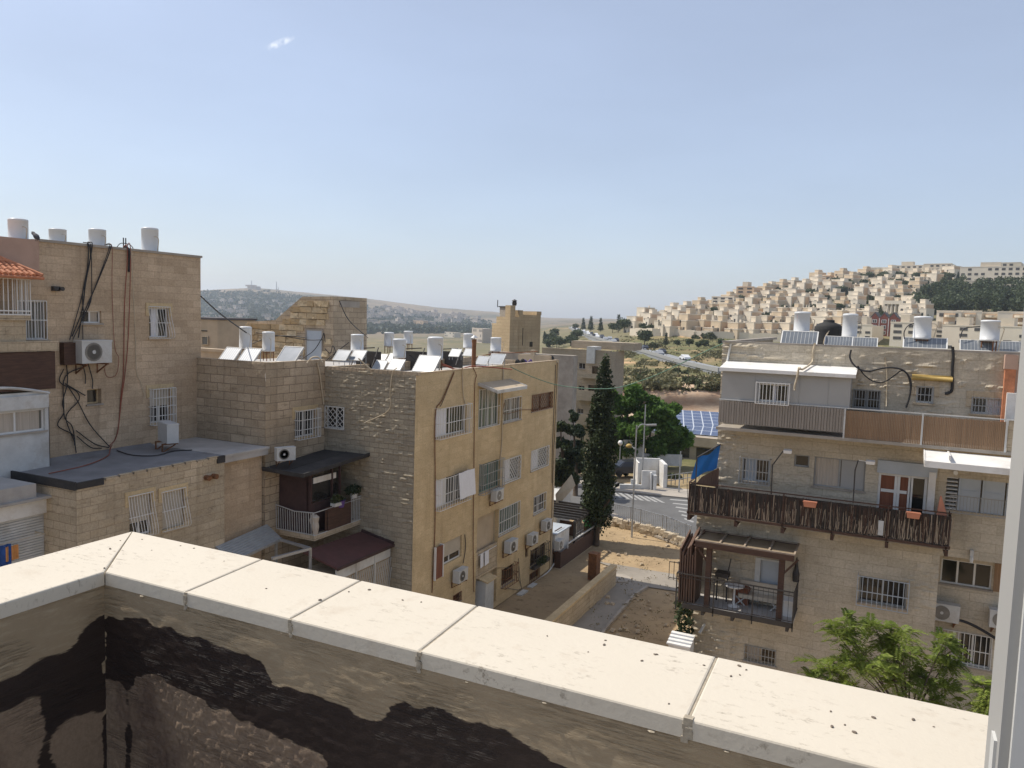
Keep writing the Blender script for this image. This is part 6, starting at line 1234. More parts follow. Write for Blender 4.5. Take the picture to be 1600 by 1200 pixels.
for xl, xr, yb, dep, lab, hs in ((1223, 1272, 538, 28.6, 'blue collector at the left end of the right roof, tilted higher', .52), (1291, 1328, 541, 28.7, 'blue collector below the black cistern', .52), (1332, 1367, 542, 28.7, 'blue collector right of the black cistern', .52), (1417, 1473, 544, 28.6, 'wide blue collector in front of the middle tank on right roof', .36), (1505, 1546, 548, 28.6, 'blue collector left of the pair at the far right roof', .5), (1555, 1594, 549, 28.6, 'blue collector at the extreme right of the right roof', .5)):
    coll(CB0, xl, xr, yb, dep, lab, None, hs)
cable([D(x, y, 29) for x, y in ((1500, 528), (1506, 514), (1520, 511), (1534, 510))], .02, 'cable_black', 'thin black hose looping to the emblem tank', None); cable([D(x, y, 29) for x, y in ((1413, 530), (1413, 518), (1420, 508), (1432, 506), (1440, 514))], .02, 'cable_black', 'thin black hose looping to the middle tank of right roof', None)
# ailanthus tree in front of the right building, and a sapling
def sumac(root, pads, trunk_px, dep0, nper):
    base = D(*trunk_px, dep0); m = MB(); tips = []
    for (x, y, r, dd) in pads:
        c = D(x, y, dep0+dd); s = base+(c-base)*.35+np.array([0, 0, .25]); m.tube(smooth_path([base, s, c], 5), .04, 6, .008)
        rr = r*dep0/FPX
        for k in range(nper):
            q = c+rng.normal(size=3)*rr*np.array([.55, .55, .5]); tips.append((c, q)); m.tube([c, (c+q)/2+[0, 0, .05], q], .006, 4, .003)
    m.tube([(base[0], base[1], GZ), base], .09, 8, .06); m.build('trunk', 'bark', root, True)
    V, F = [], []
    for c, q in tips:
        for j in range(5):
            d = (q-c)/(np.linalg.norm(q-c)+1e-6)*.5+rng.normal(size=3)*.6; d[2] = d[2]*.5+.15; d /= np.linalg.norm(d); L = random.uniform(.3, .52); side = np.cross(d, [0, 0, 1.]); side /= np.linalg.norm(side)+1e-6
            nl = 12
            for t in range(1, nl+1):
                f = t/nl; p = q+d*L*f+np.array([0, 0, -.42*L*f*f])
                for s in (-1, 1):
                    l = .155*(1-.4*f)*random.uniform(.8, 1.2); w = .036; dirv = side*s*.9+d*.45+np.array([0, 0, -.25+.25*random.random()]); dirv /= np.linalg.norm(dirv); wv = np.cross(dirv, np.cross(d, side)); wv /= np.linalg.norm(wv)+1e-6
                    n = len(V); V += [p, p+dirv*l*.5+wv*w*.5, p+dirv*l, p+dirv*l*.5-wv*w*.5]; F.append((n, n+1, n+2, n+3))
    npmesh('crown', np.array(V), np.array(F), 'leaf_sumac', root)
t_ = thing('tree', 'young feathery leaved tree in front of the right building', 'tree', D(1400, 1100, 21)*np.array([1, 1, 0])+np.array([0, 0, GZ]))
sumac(t_, [(1318, 978, 18, 0), (1312, 996, 13, .2), (1368, 980, 19, .3), (1408, 992, 15, -.2), (1340, 1020, 20, .5), (1297, 1046, 22, 0), (1278, 1062, 12, .4), (1345, 1055, 28, -.5), (1385, 1035, 22, .2), (1422, 1020, 18, .5), (1400, 1070, 22, -.3), (1438, 1058, 18, .1), (1395, 1005, 15, .1), (1330, 1035, 18, .2), (1474, 1006, 13, 0), (1484, 1024, 12, .3), (1460, 1034, 15, .4), (1455, 1092, 20, 0), (1478, 1080, 13, .2), (1320, 1080, 18, .2)], (1418, 1150), 21, 9)
t_ = thing('sapling', 'small feathery sapling beside the white post at the lower right', 'tree', D(1545, 1120, 20)*np.array([1, 1, 0])+np.array([0, 0, GZ]))
sumac(t_, [(1535, 1075, 14, 0), (1552, 1090, 16, .1), (1560, 1070, 12, 0), (1542, 1098, 12, .2)], (1550, 1140), 20, 7)

# ------------------------------------------------------------------ alley, street and what stands there
lw = [HZ(x, y, GZ) for x, y in ((962, 914), (880, 1000))]
xw = float(lw[0][0]); yw1 = float(lw[0][1])
Lw = thing('boundary_wall', 'low stone boundary wall along the alley below the yellow facade', 'wall', (xw, yw1-6, GZ)); hw = 1.05
P_ = Pl('X', xw, 1); wall(P_, yw1-14, yw1, GZ, GZ+hw, [], 'stone_annex', Lw, 'wall_body', .3, lambda U, Z: (fbm(U*3, Z*5, 131)-.47)*.05)
m = MB(); m.box(xw-.32, xw-.02, yw1-14, yw1-.01, GZ, GZ+hw-.02); m.box(xw-.32, xw-.0, yw1-.01, yw1+.01, GZ, GZ+hw-.01); m.build('wall_core', 'stone_annex', Lw); m = MB(); m.box(xw-.36, xw+.03, yw1-14, yw1+.04, GZ+hw, GZ+hw+.1); m.build('wall_cap', 'stone_yellow', Lw)
# ground floor wing at the far end of the middle building with the brown terrace
yE0, yE1 = YBb+.02, 49.2; xE = XBf+.02
Wg = thing('stone_wing', 'low stone wing with brown railed terrace at the far end of the yellow facade', 'building', (xE-2, 46, GZ))
PW = Pl('X', xE, 1); zT = PW.px(880, 878)[1]
zT = float(HX(878, 876, xE)[2]); ww = [PW.rect(871.5, 905, 886, 920), PW.rect(900.5, 884, 914, 915)]
ww = [(YBb+.6, YBb+1.7, GZ+1.0, GZ+2.1), (YBb+3.9, YBb+5.2, GZ+.1, GZ+2.2)]
wall(PW, yE0, yE1, GZ, zT, ww, 'stone_block', Wg, 'wing_wall', .3); m = MB(); m.box(xE-5, xE-.25, yE0, yE1-.03, GZ, zT-.02); m.box(xE-5, xE, yE1-.03, yE1, GZ, zT); m.box(xE-5, xE+.5, yE0, yE1+.3, zT-.16, zT+.0); m.build('wing_core', 'stone_annex', Wg)
for w_ in ww: win(PW, w_, Wg, pane='pane_brown', frame='wood_brown', bars='flush', nb=6)
m = MB(); xo_ = xE+.5; m.box(xo_-.03, xo_, yE0+.1, yE1+.3, zT, zT+1.0); m.box(xE-4, xo_-.03, yE1+.27, yE1+.3, zT, zT+1.0); m.box(xE, xo_-.03, yE0+.1, yE0+.13, zT, zT+1.0); m.build('terrace_rail', 'wood_brown', Wg)
m = MB(); hh = zT+1.25
q = [np.array([xo_, yE0+1.2, hh]), np.array([xo_, yE1+.3, hh]), np.array([xE-2.4, yE1+.3, hh]), np.array([xE-2.4, yE0+1.2, hh])]
for k in range(2): m.bar(q[k], q[k+1], .07)
m.bar(q[0], q[0]-[0, 0, .3], .06); m.build('pale_rail', 'white_dirty', Wg)
sh_ = thing('roof_shed', 'white boxy shed on the brown railed terrace', 'shed', (xE-1, yE0+2, zT)); m = MB(); m.box(xE-2.6, xE+.1, yE0+.1, yE0+2.4, zT+.01, zT+2.0); m.build('shed_body', 'white_paint', sh_); m = MB(); m.box(xE-2.7, xE+.2, yE0+.05, yE0+2.5, zT+2.0, zT+2.08); m.build('shed_roof', 'shutter_blue', sh_)
pg_ = thing('dark_pergola', 'black slatted pergola over the far end of the brown terrace', 'pergola', (xE-1, yE1-2, zT)); m = MB(); zp = zT+2.35
for k in range(7): y = yE0+2.7+k*.62; m.box(xE-3.4, xE+.45, y, y+.12, zp, zp+.14)
m.box(xE+.3, xE+.42, yE0+2.5, yE1+.3, zp-.14, zp); m.box(xE-3.3, xE-3.2, yE0+2.5, yE1+.3, zp-.14, zp); m.build('slats', 'dark_metal', pg_)
for y in (yE0+2.6, yE1+.1): m = MB(); m.box(xE+.3, xE+.42, y, y+.12, zT+.01, zp-.14); m.build('post', 'dark_metal', pg_)
g_ = D(937, 815, 1); g_ = g_*((yE1+.1)/g_[1]); m = MB(); m.hexa([(xE-.3, yE1-.5, zT+1.0), (xE+.7, yE1-.5, zT+1.0), (xE+.7, yE1+.4, zT+1.0), (xE-.3, yE1+.4, zT+1.0), (xE-.4, yE1-.6, zT+1.4), (xE+.8, yE1-.6, zT+1.4), (xE+.8, yE1+.5, zT+1.4), (xE-.4, yE1+.5, zT+1.4)]); m.box(xE-.44, xE+.84, yE1-.64, yE1+.54, zT+1.38, zT+1.42); tag(m.build('green_tub', 'green_plastic'), 'green plastic tub at the far corner of the brown terrace', 'tub')
# pale canopy building end seen between facade and cypress
cx = D(885, 770, 55); tb = thing('awning_roof', 'pale tiled lean-to roof between the yellow facade and the cypress', 'roof', (cx[0], cx[1], GZ)); m = MB(); a, b, c, d = D(868, 772, 53), D(893, 741, 57), D(899, 757, 57), D(870, 790, 53); m.hexa([d-[0, 0, .1], c-[0, 0, .1], b-[0, 0, .1], a-[0, 0, .1], d, c, b, a]); m.build('roof_sheet', 'stucco', tb); m = MB(); e1, e2 = D(870, 790, 53), D(892, 762, 57); m.hexa([(e1[0]-4, e1[1], GZ), (e1[0], e1[1], GZ), (e2[0], e2[1], GZ), (e2[0]-4, e2[1], GZ), (e1[0]-4, e1[1], e1[2]-.3), (e1[0], e1[1], e1[2]-.15), (e2[0], e2[1], e2[2]-.15), (e2[0]-4, e2[1], e2[2]-.3)]); m.build('wall', 'white_dirty', tb)
# railing on a rubble wall along the street
FA = [HZ(x, y, GZ) for x, y in ((948, 818), (1000, 830), (1040, 842), (1078, 858))]
rw = thing('rubble_wall', 'low rough rubble wall below the metal street railing', 'wall', FA[0]); m = MB()
for a, b in zip(FA, FA[1:]):
    n = int(np.linalg.norm(b-a)/.42)
    for k in range(n):
        for row in range(2):
            c = a+(b-a)*(k+.5*(row))/n; r = random.uniform(.2, .27); pts = []
            c = c+np.array([random.uniform(-.06, .06), random.uniform(-.12, .12), .15+.3*row+random.uniform(-.05, .05)])
            m.hexa([c+np.array(s)*r*np.array([random.uniform(.8, 1.2), random.uniform(.8, 1.2), random.uniform(.6, 1)]) for s in ((-1, -1, -1), (1, -1, -1), (1, 1, -1), (-1, 1, -1), (-.8, -.8, .8), (.8, -.8, .8), (.8, .8, .8), (-.8, .8, .8))])
m.build('stones', 'rubble_block', rw); m = MB()
for a, b in zip(FA, FA[1:]): m.bar(a+[0, .1, .2], b+[0, .1, .2], .3, .45)
m.build('wall_core', 'rubble', rw)
fn = thing('metal_railing', 'grey metal railing with thin bars along the street edge', 'railing', FA[0]); m = MB()
for a, b in zip(FA, FA[1:]):
    n = int(np.linalg.norm(b-a)/.16); u = np.array([0, .05, .45])
    for z in (.06, 1.1): m.bar(a+u+[0, 0, z], b+u+[0, 0, z], .05)
    for k in range(n+1): c = a+(b-a)*k/n+u; m.bar(c, c+[0, 0, 1.12+(.06 if k % 12 == 0 else 0)], .06 if k % 12 == 0 else .022)
m.build('bars', 'galvanised', fn)
# lamp posts
def lamp_post(px, dep, h, lab, arm=None, globe=False, r=.07):
    b = D(px[0], px[1], dep); L = thing('street_lamp' if (arm or globe) else 'utility_pole', lab, 'street lamp' if (arm or globe) else 'pole', b)
    m = MB(); m.tube([(b[0], b[1], GZ-.1), (b[0], b[1], b[2]+h*.4), (b[0], b[1], b[2]+h)], r, 8, r*.65); m.build('pole', 'galvanised', L)
    t = np.array([b[0], b[1], b[2]+h])
    if arm: 
        e = t+np.array(arm); m = MB(); m.tube(smooth_path([t-[0, 0, .3], t+np.array(arm)*.4+[0, 0, .05], e]), .04, 6); m.build('arm', 'galvanised', L)
        m = MB(); d = np.array(arm)/np.linalg.norm(arm); m.bar(e-d*.1, e+d*.6, .22, .12); m.build('lamp_head', 'grey_metal', L)
    if globe: m = MB(); m.lathe([(.02, -.28), (.16, -.22), (.26, -.05), (.26, .08), (.16, .24), (.02, .28)], t+[0, 0, .2], 14); m.build('globe', 'white_paint', L, True)
    return L
def hpx(x0, y0, y1, dep): return (y0-y1)*dep/FPX*1.005
lamp_post((988, 817), 54, hpx(0, 817, 664, 54), 'tall grey street lamp standing at the street railing', (.7, .25, .05))
b = D(988, 817, 54); hd = D(985, 697, 54); m = MB(); 
lamp_post((1003, 757), 70, hpx(0, 757, 632, 70), 'thin grey pole beside the white street kiosk', None, r=.08)
lh = thing('lamp_head', 'pale orange lamp head on the tall street lamp pole, half way down', 'lamp', hd); m = MB(); m.lathe([(.03, -.14), (.2, -.09), (.24, 0), (.16, .12), (.03, .16)], hd+[-.1, 0, 0], 14); m.build('globe', 'yellow_fabric', lh, True); m = MB(); m.bar(hd, (b[0], b[1], hd[2]-.1), .05); m.build('bracket', 'galvanised', lh)
lamp_post((968, 726), 80, hpx(0, 726, 695, 80), 'short globe lamp in front of the round green tree', None, True)
lamp_post((1061, 760), 68, hpx(0, 760, 705, 68), 'thin pole on the pavement between kiosk and blue tarpaulin', None)
# white concrete kiosk / bin enclosure across the street
k0 = HZ(995, 762, GZ); ks = thing('white_enclosure', 'white walled open enclosure across the street by the round tree', 'enclosure', k0); S_ = lambda x, y, d: D(x, y, d)
dk = 70; a = D(995, 760, dk); hk = 40*dk/FPX
m = MB(); x0 = float(a[0]); y0 = float(a[1]); r_ = np.array([RT[0], RT[1], 0]); r_ /= np.linalg.norm(r_); f_ = np.array([FW[0], FW[1], 0]); f_ /= np.linalg.norm(f_)
def ob(m, u0, u1, v0, v1, z0, z1, o=np.array([x0, y0, 0])):
    q = lambda u, v, z: o+r_*u+f_*v+np.array([0, 0, z]); m.hexa([q(u0, v0, z0), q(u1, v0, z0), q(u1, v1, z0), q(u0, v1, z0), q(u0, v0, z1), q(u1, v0, z1), q(u1, v1, z1), q(u0, v1, z1)])
ob(m, 0, .16, -.2, 2.2, GZ, GZ+2.3); ob(m, .16, 2.4, 2.0, 2.2, GZ, GZ+2.35); ob(m, 2.3, 2.62, -.3, 2.2, GZ, GZ+2.25); m.build('back_wall', 'white_paint', ks)
m = MB(); ob(m, .25, 1.5, -1.0, -.82, GZ, GZ+1.75); ob(m, .95, 1.1, -1.3, -1.0, GZ, GZ+1.65); ob(m, 1.2, 1.5, -1.4, -1.0, GZ, GZ+1.45); m.build('front_wall', 'white_paint', ks); m = MB(); ob(m, -1.7, .2, -1.2, -.9, GZ, GZ+.5); ob(m, -.7, -.3, -1.0, -.8, GZ+.5, GZ+.95); m.build('low_wall', 'white_dirty', ks)
# parked dark car
def car_mesh(sc=1.0):
    prof = [(-2.1, .35), (-2.12, .7), (-1.95, .86), (-1.25, .95), (-.7, 1.42), (.75, 1.45), (1.5, .98), (2.05, .82), (2.12, .5), (2.08, .32)]
    body = MB(); w = .85
    for s0, s1 in ((-w, -.93*w*0-w),): pass
    P1 = lambda u, z, n: (u, n*(1 if z < 1 else .82), z)
    body.prism(prof, -w, w, P1); return body
def make_car(lab, paint, loc, rz, group=None):
    r = thing('parked_car', lab, 'car', (0, 0, 0), group); car_mesh().build('body', paint, r)
    m = MB(); m.prism([(-1.12, .98), (-.66, 1.36), (.72, 1.38), (1.32, 1.0)], -.76, .76, lambda u, z, n: (u, n*(1.07 if z < 1.1 else .93), z)); m.prism([(-1.22, .99), (-.74, 1.39), (-.70, 1.37), (-1.1, .97)], -.6, .6, lambda u, z, n: (u-.02, n, z+.012)); m.build('window', 'pane_dark', r)
    for x in (-1.3, 1.3):
        for y in (-.78, .78): m = MB(); m.lathe([(.2, -.1), (.32, -.1), (.32, .1), (.2, .1)], (x, y, .32), 14, 'y'); m.build('wheel', 'rubber', r)
    for y in (-.6, .6): m = MB(); m.box(2.04, 2.12, y-.14, y+.14, .62, .74); m.build('headlight', 'white_paint', r)
    r.location = tuple(map(float, loc)); r.rotation_euler = (0, 0, rz); return r
p = HZ(972, 748, GZ); make_car('dark blue car parked beside the white enclosure under the trees', 'car_dark', (p[0], p[1]+2, GZ+.02), rad(40))
m = MB(); p = HZ(955, 742, GZ); ob(m, -.2, 2.0, 0, .3, GZ, GZ+2.6, np.array([p[0]-.6, p[1]+6, 0])); ob(m, 2.0, 6.0, 0, .3, GZ, GZ+1.2, np.array([p[0]-.6, p[1]+6, 0])); tag(m.build('garden_wall', 'white_dirty'), 'pale garden wall behind the dark car and cypress', 'wall')
# railings near the tarpaulin and alley gate
fr_ = thing('guard_rail', 'pale tubular guard rail on the pavement below the green trees', 'railing', HZ(1045, 757, GZ)); m = MB(); a, b = HZ(1042, 760, GZ), HZ(1092, 752, GZ)
for z in (.5, 1.0): m.bar(a+[0, 0, z], b+[0, 0, z], .06)
for k in range(9): c = a+(b-a)*k/8; m.bar(c, c+[0, 0, 1.05], .06)
m.build('rails', 'galvanised', fr_)
gt = thing('iron_gate', 'small black iron gate frame at the alley beside the stacked boards', 'gate', HZ(1048, 905, GZ)); m = MB(); a = HZ(1045, 905, GZ); b = a+np.array([1.6, .3, 0])
for z in (.1, 1.05): m.bar(a+[0, 0, z], b+[0, 0, z], .04)
for k in range(7): c = a+(b-a)*k/6; m.bar(c, c+[0, 0, 1.1], .03)
m.build('bars', 'dark_metal', gt)
m = MB(); p = HZ(931, 905, GZ); m.box(p[0]-.4, p[0]+.1, p[1]-.3, p[1]+.4, GZ, GZ+1.5); m.box(p[0]-.42, p[0]+.12, p[1]-.32, p[1]+.1, GZ+1.5, GZ+1.56); tag(m.build('meter_cabinet', 'rust'), 'brown meter cabinet against the end of the stone wing', 'cabinet')
tr_ = thing('tree_stump', 'pale leaning tree trunk at the street edge under the cypress', 'tree', HZ(931, 850, GZ)); p = HZ(932, 852, GZ); m = MB(); m.tube(smooth_path([p, p+[.05, 0, 1.2], p+[.3, 0, 2.4], p+[.7, .1, 3.2]]), .2, 8, .1); m.build('trunk', 'bark', tr_, True)
# trees
def crown(name, blobs, n, sz, mat, parent, hollow=.35):
    C_ = []
    tot = sum(b[3]*b[4]*b[5] for b in blobs)**1
    for b in blobs:
        k = int(n*(b[3]*b[4]*b[5])**.67/sum((q[3]*q[4]*q[5])**.67 for q in blobs)); d = rng.normal(size=(k, 3)); d /= np.linalg.norm(d, axis=1, keepdims=True); r = (hollow+(1-hollow)*rng.random((k, 1))**.5)*(1+.12*rng.normal(size=(k, 1)))
        C_.append(d*r*np.array(b[3:6])+np.array(b[:3]))
    return leaves(name, np.concatenate(C_), sz, mat, parent)
cy = thing('cypress_tree', 'tall dark slender cypress at the street corner', 'tree', D(915, 838, 52)*np.array([1, 1, 0])+np.array([0, 0, GZ])); prof = [(2, 555), (9, 575), (15, 600), (21, 640), (25, 690), (28, 740), (28, 780), (24, 815)]; ctr = [(946, 555), (945, 600), (940, 650), (938, 700), (935, 750), (930, 800), (928, 830)]
blobs = []
for k in range(150):
    t = random.random()**.8; y = 560+t*255; x = np.interp(y, [c[1] for c in ctr], [c[0] for c in ctr]); r = np.interp(y, [c[1] for c in prof], [c[0] for c in prof]); a = random.uniform(0, 6.28); q = D(x+math.cos(a)*r*.86*random.uniform(.1, 1), y, 52+math.sin(a)*r*.03); s = (.13+.20*r/20)*random.uniform(.8, 1.3); blobs.append((*q, s, s, s*2.4))
crown('crown', blobs, 30000, .11, 'leaf_cypress', cy, .2); b = D(926, 835, 52); m = MB(); m.tube([(b[0], b[1], GZ-.2), D(944, 590, 52)], .16, 8, .03); m.build('trunk', 'bark', cy)
def round_tree(name, lab, pads, dep, n, sz, mat, base_px, cat='tree', group=None, hollow=.45, trunk=.25):
    base = D(*base_px, dep); gz = min(base[2], tz(base[0], base[1])+.0); t = thing(name, lab, cat, (base[0], base[1], gz), group); bl = []; m = MB()
    for x, y, r in pads:
        rr = r*dep/FPX; 
        for k in range(5): q = D(x, y, dep+random.uniform(-.7, .7)*rr)+rng.normal(size=3)*rr*.38; s = rr*random.uniform(.45, .7); bl.append((*q, s, s, s*.75))
        m.tube(smooth_path([(base[0], base[1], base[2]+.3), (np.array([base[0], base[1], base[2]])+D(x, y, dep))/2+[0, 0, .3], D(x, y, dep)], 3), trunk*.6, 6, .04)
    m.tube([(base[0], base[1], gz-.3), (base[0], base[1], base[2]+.5)], trunk, 8, trunk*.7); m.build('trunk', 'bark', t, True); crown('crown', bl, n, sz, mat, t, hollow); return t
round_tree('broadleaf_tree', 'large round bright green tree across the street behind the white enclosure', [(975, 635, 22), (1008, 640, 24), (1020, 655, 20), (1000, 622, 22), (1025, 635, 22), (1050, 655, 22), (1060, 685, 18), (1035, 680, 26), (1005, 660, 28), (975, 665, 24), (965, 690, 20), (990, 700, 24), (1025, 710, 22), (1055, 705, 14), (985, 722, 16), (960, 620, 14)], 82, 21000, .24, 'leaf_tree', (1005, 740))
round_tree('evergreen_tree', 'dark bushy evergreen against the shaded building left of the cypress', [(876, 670, 12), (880, 695, 16), (878, 725, 18), (890, 715, 14), (885, 745, 18), (872, 745, 14)], 60, 6000, .16, 'leaf_cypress', (880, 765))
round_tree('broadleaf_tree', 'grey green bushy tree at the shaded building wall beside the evergreen', [(897, 675, 14), (903, 700, 14), (895, 650, 9), (905, 725, 13)], 66, 4500, .15, 'leaf_olive', (900, 745))
round_tree('shrub', 'low green shrubs under the railing at the kiosk side pavement', [(1046, 745, 9), (1058, 748, 7), (978, 735, 8)], 76, 1800, .16, 'leaf_shrub', (1046, 757), 'shrub', None, .4, .06)
# shaded building behind the cypress
PDY = float(D(900, 560, 92)[1]); PD = Pl('Y', PDY, -1); Db = thing('apartment_building', 'tan stone apartment building across the street, half hidden by the cypress', 'building', D(905, 700, 95)*np.array([1, 1, 0])+np.array([0, 0, -18])); z7 = lambda x, y: (860+x/4.614, 480+y/4.614)
xd0, xd1 = PD.px(845, 600)[0], PD.px(953, 600)[0]; zd = PD.px(900, 547)[1]
dw = [PD.rect(*z7(*a), *z7(*b)) for a, b in (((138, 423), (160, 480)), ((206, 402), (250, 446)), ((134, 590), (157, 645)), ((203, 565), (244, 608)), ((128, 755), (152, 808)), ((195, 730), (236, 770)), ((215, 928), (238, 985)))]
dd_ = [PD.rect(*z7(*a), *z7(*b)) for a, b in (((300, 425), (342, 492)), ((272, 560), (345, 655)), ((285, 745), (318, 830)))]
wall(PD, xd0, xd1, -18, zd, dw+dd_, 'stone_far', Db, 'front_wall', None, None, .3); m = MB(); m.box(xd0, xd1-.04, PDY+.35, PDY+4.9, -18, zd-.2); m.box(xd1-.03, xd1-.001, PDY+.01, PDY+5, -18, zd-.01); m.box(xd0, xd1, PDY-.05, PDY+.35, zd, zd+.12); m.build('rear_wall', 'stone_far', Db)
for r_w in dw: win(PD, r_w, Db, pane='pane_dark', frame='frame_grey', mull=1, sill=True, depth=.2)
for i, r_w in enumerate(dd_):
    w_ = win(PD, r_w, Db, pane='pane_brown', frame='wood_brown', mull=0, sill=False, depth=.25); m = MB(); PD.box(m, r_w[0]-1.2, r_w[1]+.4, r_w[2]-.3, r_w[2], 0, 1.2); PD.box(m, r_w[0]-1.2, r_w[1]+.4, r_w[2], r_w[2]+(.25 if i == 0 else .9), 1.1, 1.2); m.build('balcony', 'stone_far', Db)
m = MB(); q = PD.rect(918, 543, 926, 568); PD.box(m, q[0], q[1]+.3, q[2], zd+.5, -2, .25); m.build('pier', 'white_dirty', Db); q = PD.px(890, 552); m = MB(); PD.box(m, q[0]-1, q[0]+7, zd+.12, zd+1.0, -6, -3); m.build('roof_house', 'stone_far', Db)
# solar roof building
ps = [D(1053, 641, 104), D(1140, 641, 104), D(1140, 679, 92), D(1070, 677, 92)]
Sb = thing('school_building', 'low building with blue solar panels on its roof beyond the round tree', 'building', D(1090, 720, 95)*np.array([1, 1, 0])+np.array([0, 0, -17])); dz = np.array([0, 0, .12])
sx0 = float(D(1050, 641, 104)[0]); e0, e1 = D(1062, 680, 90), D(1150, 684, 90); 
g0, g1 = D(1048, 642, 106), D(1150, 642, 106); zE = float((e0[2]+e1[2])/2); zG = float((g0[2]+g1[2])/2)
PSV = [np.array([e0[0]-4, e0[1], zE]), np.array([e1[0]+8, e0[1]+1, zE]), np.array([g1[0]+8, g0[1]+4, zG]), np.array([g0[0]-3, g0[1], zG])]
m = MB(); m.hexa([p-[0, 0, .3] for p in PSV]+PSV); m.build('roof', 'concrete', Sb)
m = MB(); LX, LY = float(np.linalg.norm(PSV[1]-PSV[0])), float(np.linalg.norm(PSV[3]-PSV[0])); pa = lambda u, v: (PSV[0]*(1-u)+PSV[1]*u)*(1-v)+(PSV[3]*(1-u)+PSV[2]*u)*v+dz
m.face([pa(.05, .05), pa(1, .05), pa(1, .96), pa(.05, .96)], [(0, 0), (LX, 0), (LX, LY), (0, LY)]); m.build('solar_array', 'pv_cells', Sb)
m = MB(); zz = zE-.3; m.box(PSV[0][0], PSV[1][0], e0[1]-.3, e0[1]+.2, zz-.7, zz+.35); m.build('fascia', 'stucco', Sb); m = MB(); m.box(PSV[0][0]+.5, PSV[1][0], e0[1]+.1, e0[1]+6, -17.5, zz-.3); m.box(PSV[0][0], PSV[1][0], e0[1]-.2, e0[1]+.2, zz-2.9, zz-2.3); m.build('wall', 'stone_far', Sb)
m = MB()
for k in range(7): x = PSV[0][0]+3+k*3; m.box(x, x+2.2, e0[1]+.05, e0[1]+.12, zz-2.2, zz-.9)
m.build('window_band', 'pane_dark', Sb)

# dry weeds, stones and litter on the open ground
Cw_ = []
for k in range(120):
    p = HZ(random.uniform(930, 1065), random.uniform(818, 1000), GZ); n = random.randrange(5, 14); Cw_.append(p+np.abs(rng.normal(size=(n, 3)))*np.array([.16, .16, .12])*np.where(rng.random((n, 3)) < .5, -1, 1)*np.array([1, 1, 0])+np.array([0, 0, .06])+rng.random((n, 1))*np.array([0, 0, .14]))
tag(leaves('dry_weeds', np.concatenate(Cw_), .055, 'leaf_dry', None, .35), kind='stuff')
st = None
for k in range(46):
    p = HZ(random.uniform(935, 1062), random.uniform(822, 1000), GZ)
    if st is None:
        m = MB(); m.hexa([(np.array(s)*np.array([random.uniform(.7, 1.2), random.uniform(.7, 1.2), random.uniform(.6, 1)])).tolist() for s in ((-1, -1, -.4), (1, -1, -.4), (1, 1, -.4), (-1, 1, -.4), (-.6, -.7, .6), (.7, -.5, .6), (.6, .6, .6), (-.5, .7, .6))]); st = m.build('loose_stone', 'rubble'); tag(st, 'loose pale stone lying on the bare yard beside the alley', 'stone', 'loose stones in the yard'); o = st
    else: o = st.copy(); COL.objects.link(o)
    o.location = tuple(p+[0, 0, .03]); s_ = random.uniform(.05, .16); o.scale = (s_, s_, s_); o.rotation_euler = (0, 0, random.random()*6)
kb = MB(); kp = [HZ(x, y, GZ) for x, y in ((1012, 917), (992, 930), (945, 985), (900, 1060))]
for a, b in zip(kp, kp[1:]):
    n = max(1, int(np.linalg.norm(b-a)/.9))
    for k in range(n): p, q = a+(b-a)*k/n, a+(b-a)*(k+.94)/n; kb.bar(p+[0, 0, .03+random.uniform(-.02, .03)], q+[0, 0, .03+random.uniform(-.02, .03)], .14, .16)
tag(kb.build('kerb_stones', 'concrete'), 'broken line of kerb stones between the alley and the dark yard', 'kerb')

# ------------------------------------------------------------------ tower, small house and the far background
def hb(m, boxes, wins=True, wm=1, floors=None, dens=.85, face=0):
    for i, (x0, x1, y0, y1, z0, z1) in enumerate(boxes):
        m.m = 0; m.box(x0, x1, y0, y1, z0, z1)
        m.m = 2; m.box(x0-.12, x1+.12, y0-.12, y1+.12, z1, z1+.35)
        if not wins: continue
        m.m = wm; z = z0+1.0
        while z+1.5 < z1+.1:
            n = max(1, int((x1-x0)/2.6))
            for k in range(n):
                if random.random() < dens: c = x0+(x1-x0)*(k+.5)/n; w = random.choice((.45, .6, .8)); m.box(c-w, c+w, y0-.06, y0+.1, z, z+random.choice((1.2, 1.4, 1.9)))
            n = max(1, int((y1-y0)/3.6))
            for k in range(n):
                if random.random() < dens*.5: c = y0+(y1-y0)*(k+.5)/n; m.box(x1-.1, x1+.06, c-.45, c+.45, z, z+1.2)
            z += 3.0
        m.m = 0
HM = ['hill_stone', 'hill_window', 'hill_stone_pale']
def house_variant(v):
    m = MB(); w = random.uniform(6.5, 8.5); h = random.choice((6, 9, 9)) if v % 3 else 6
    bx = [(-w/2, w/2, 0, 9, -5, h)]
    s = random.choice((-1, 1)); bx.append((s*w*.5-2.2 if s > 0 else -w*.5-2.2, s*w*.5+2.2 if s > 0 else -w*.5+2.2, -2.5, 6, -5, h-3)); bx.append((-w*.3, w*.25, -3.6, 0, -5, 3))
    if random.random() < .7: bx.append((-1.5, 1.6, 3, 7, h, h+2.4))
    hb(m, bx)
    m.m = 3; m.box(w/2-.02, w/2+.09, 1, 8.8, -2, h-.4); m.m = 0  # darker tan sheet paints the shade onto the house's right side
    if random.random() < .5: m.m = 2; m.lathe([(.5, h+.3), (.5, h+1.6)], (random.uniform(-2, 2), 7.5, 0), 8)
    return m
YAW = rad(-34)
PROTO_H = []
for v in range(9):
    r = house_variant(v).build('terraced_house', [('hill_stone', 'hill_stone_pale', 'hill_warm')[v % 3], 'hill_window', 'hill_stone_pale', 'hill_tan']); tag(r, 'cream stone house', 'house'); PROTO_H.append(r)
used_h = set(); NH = [0]
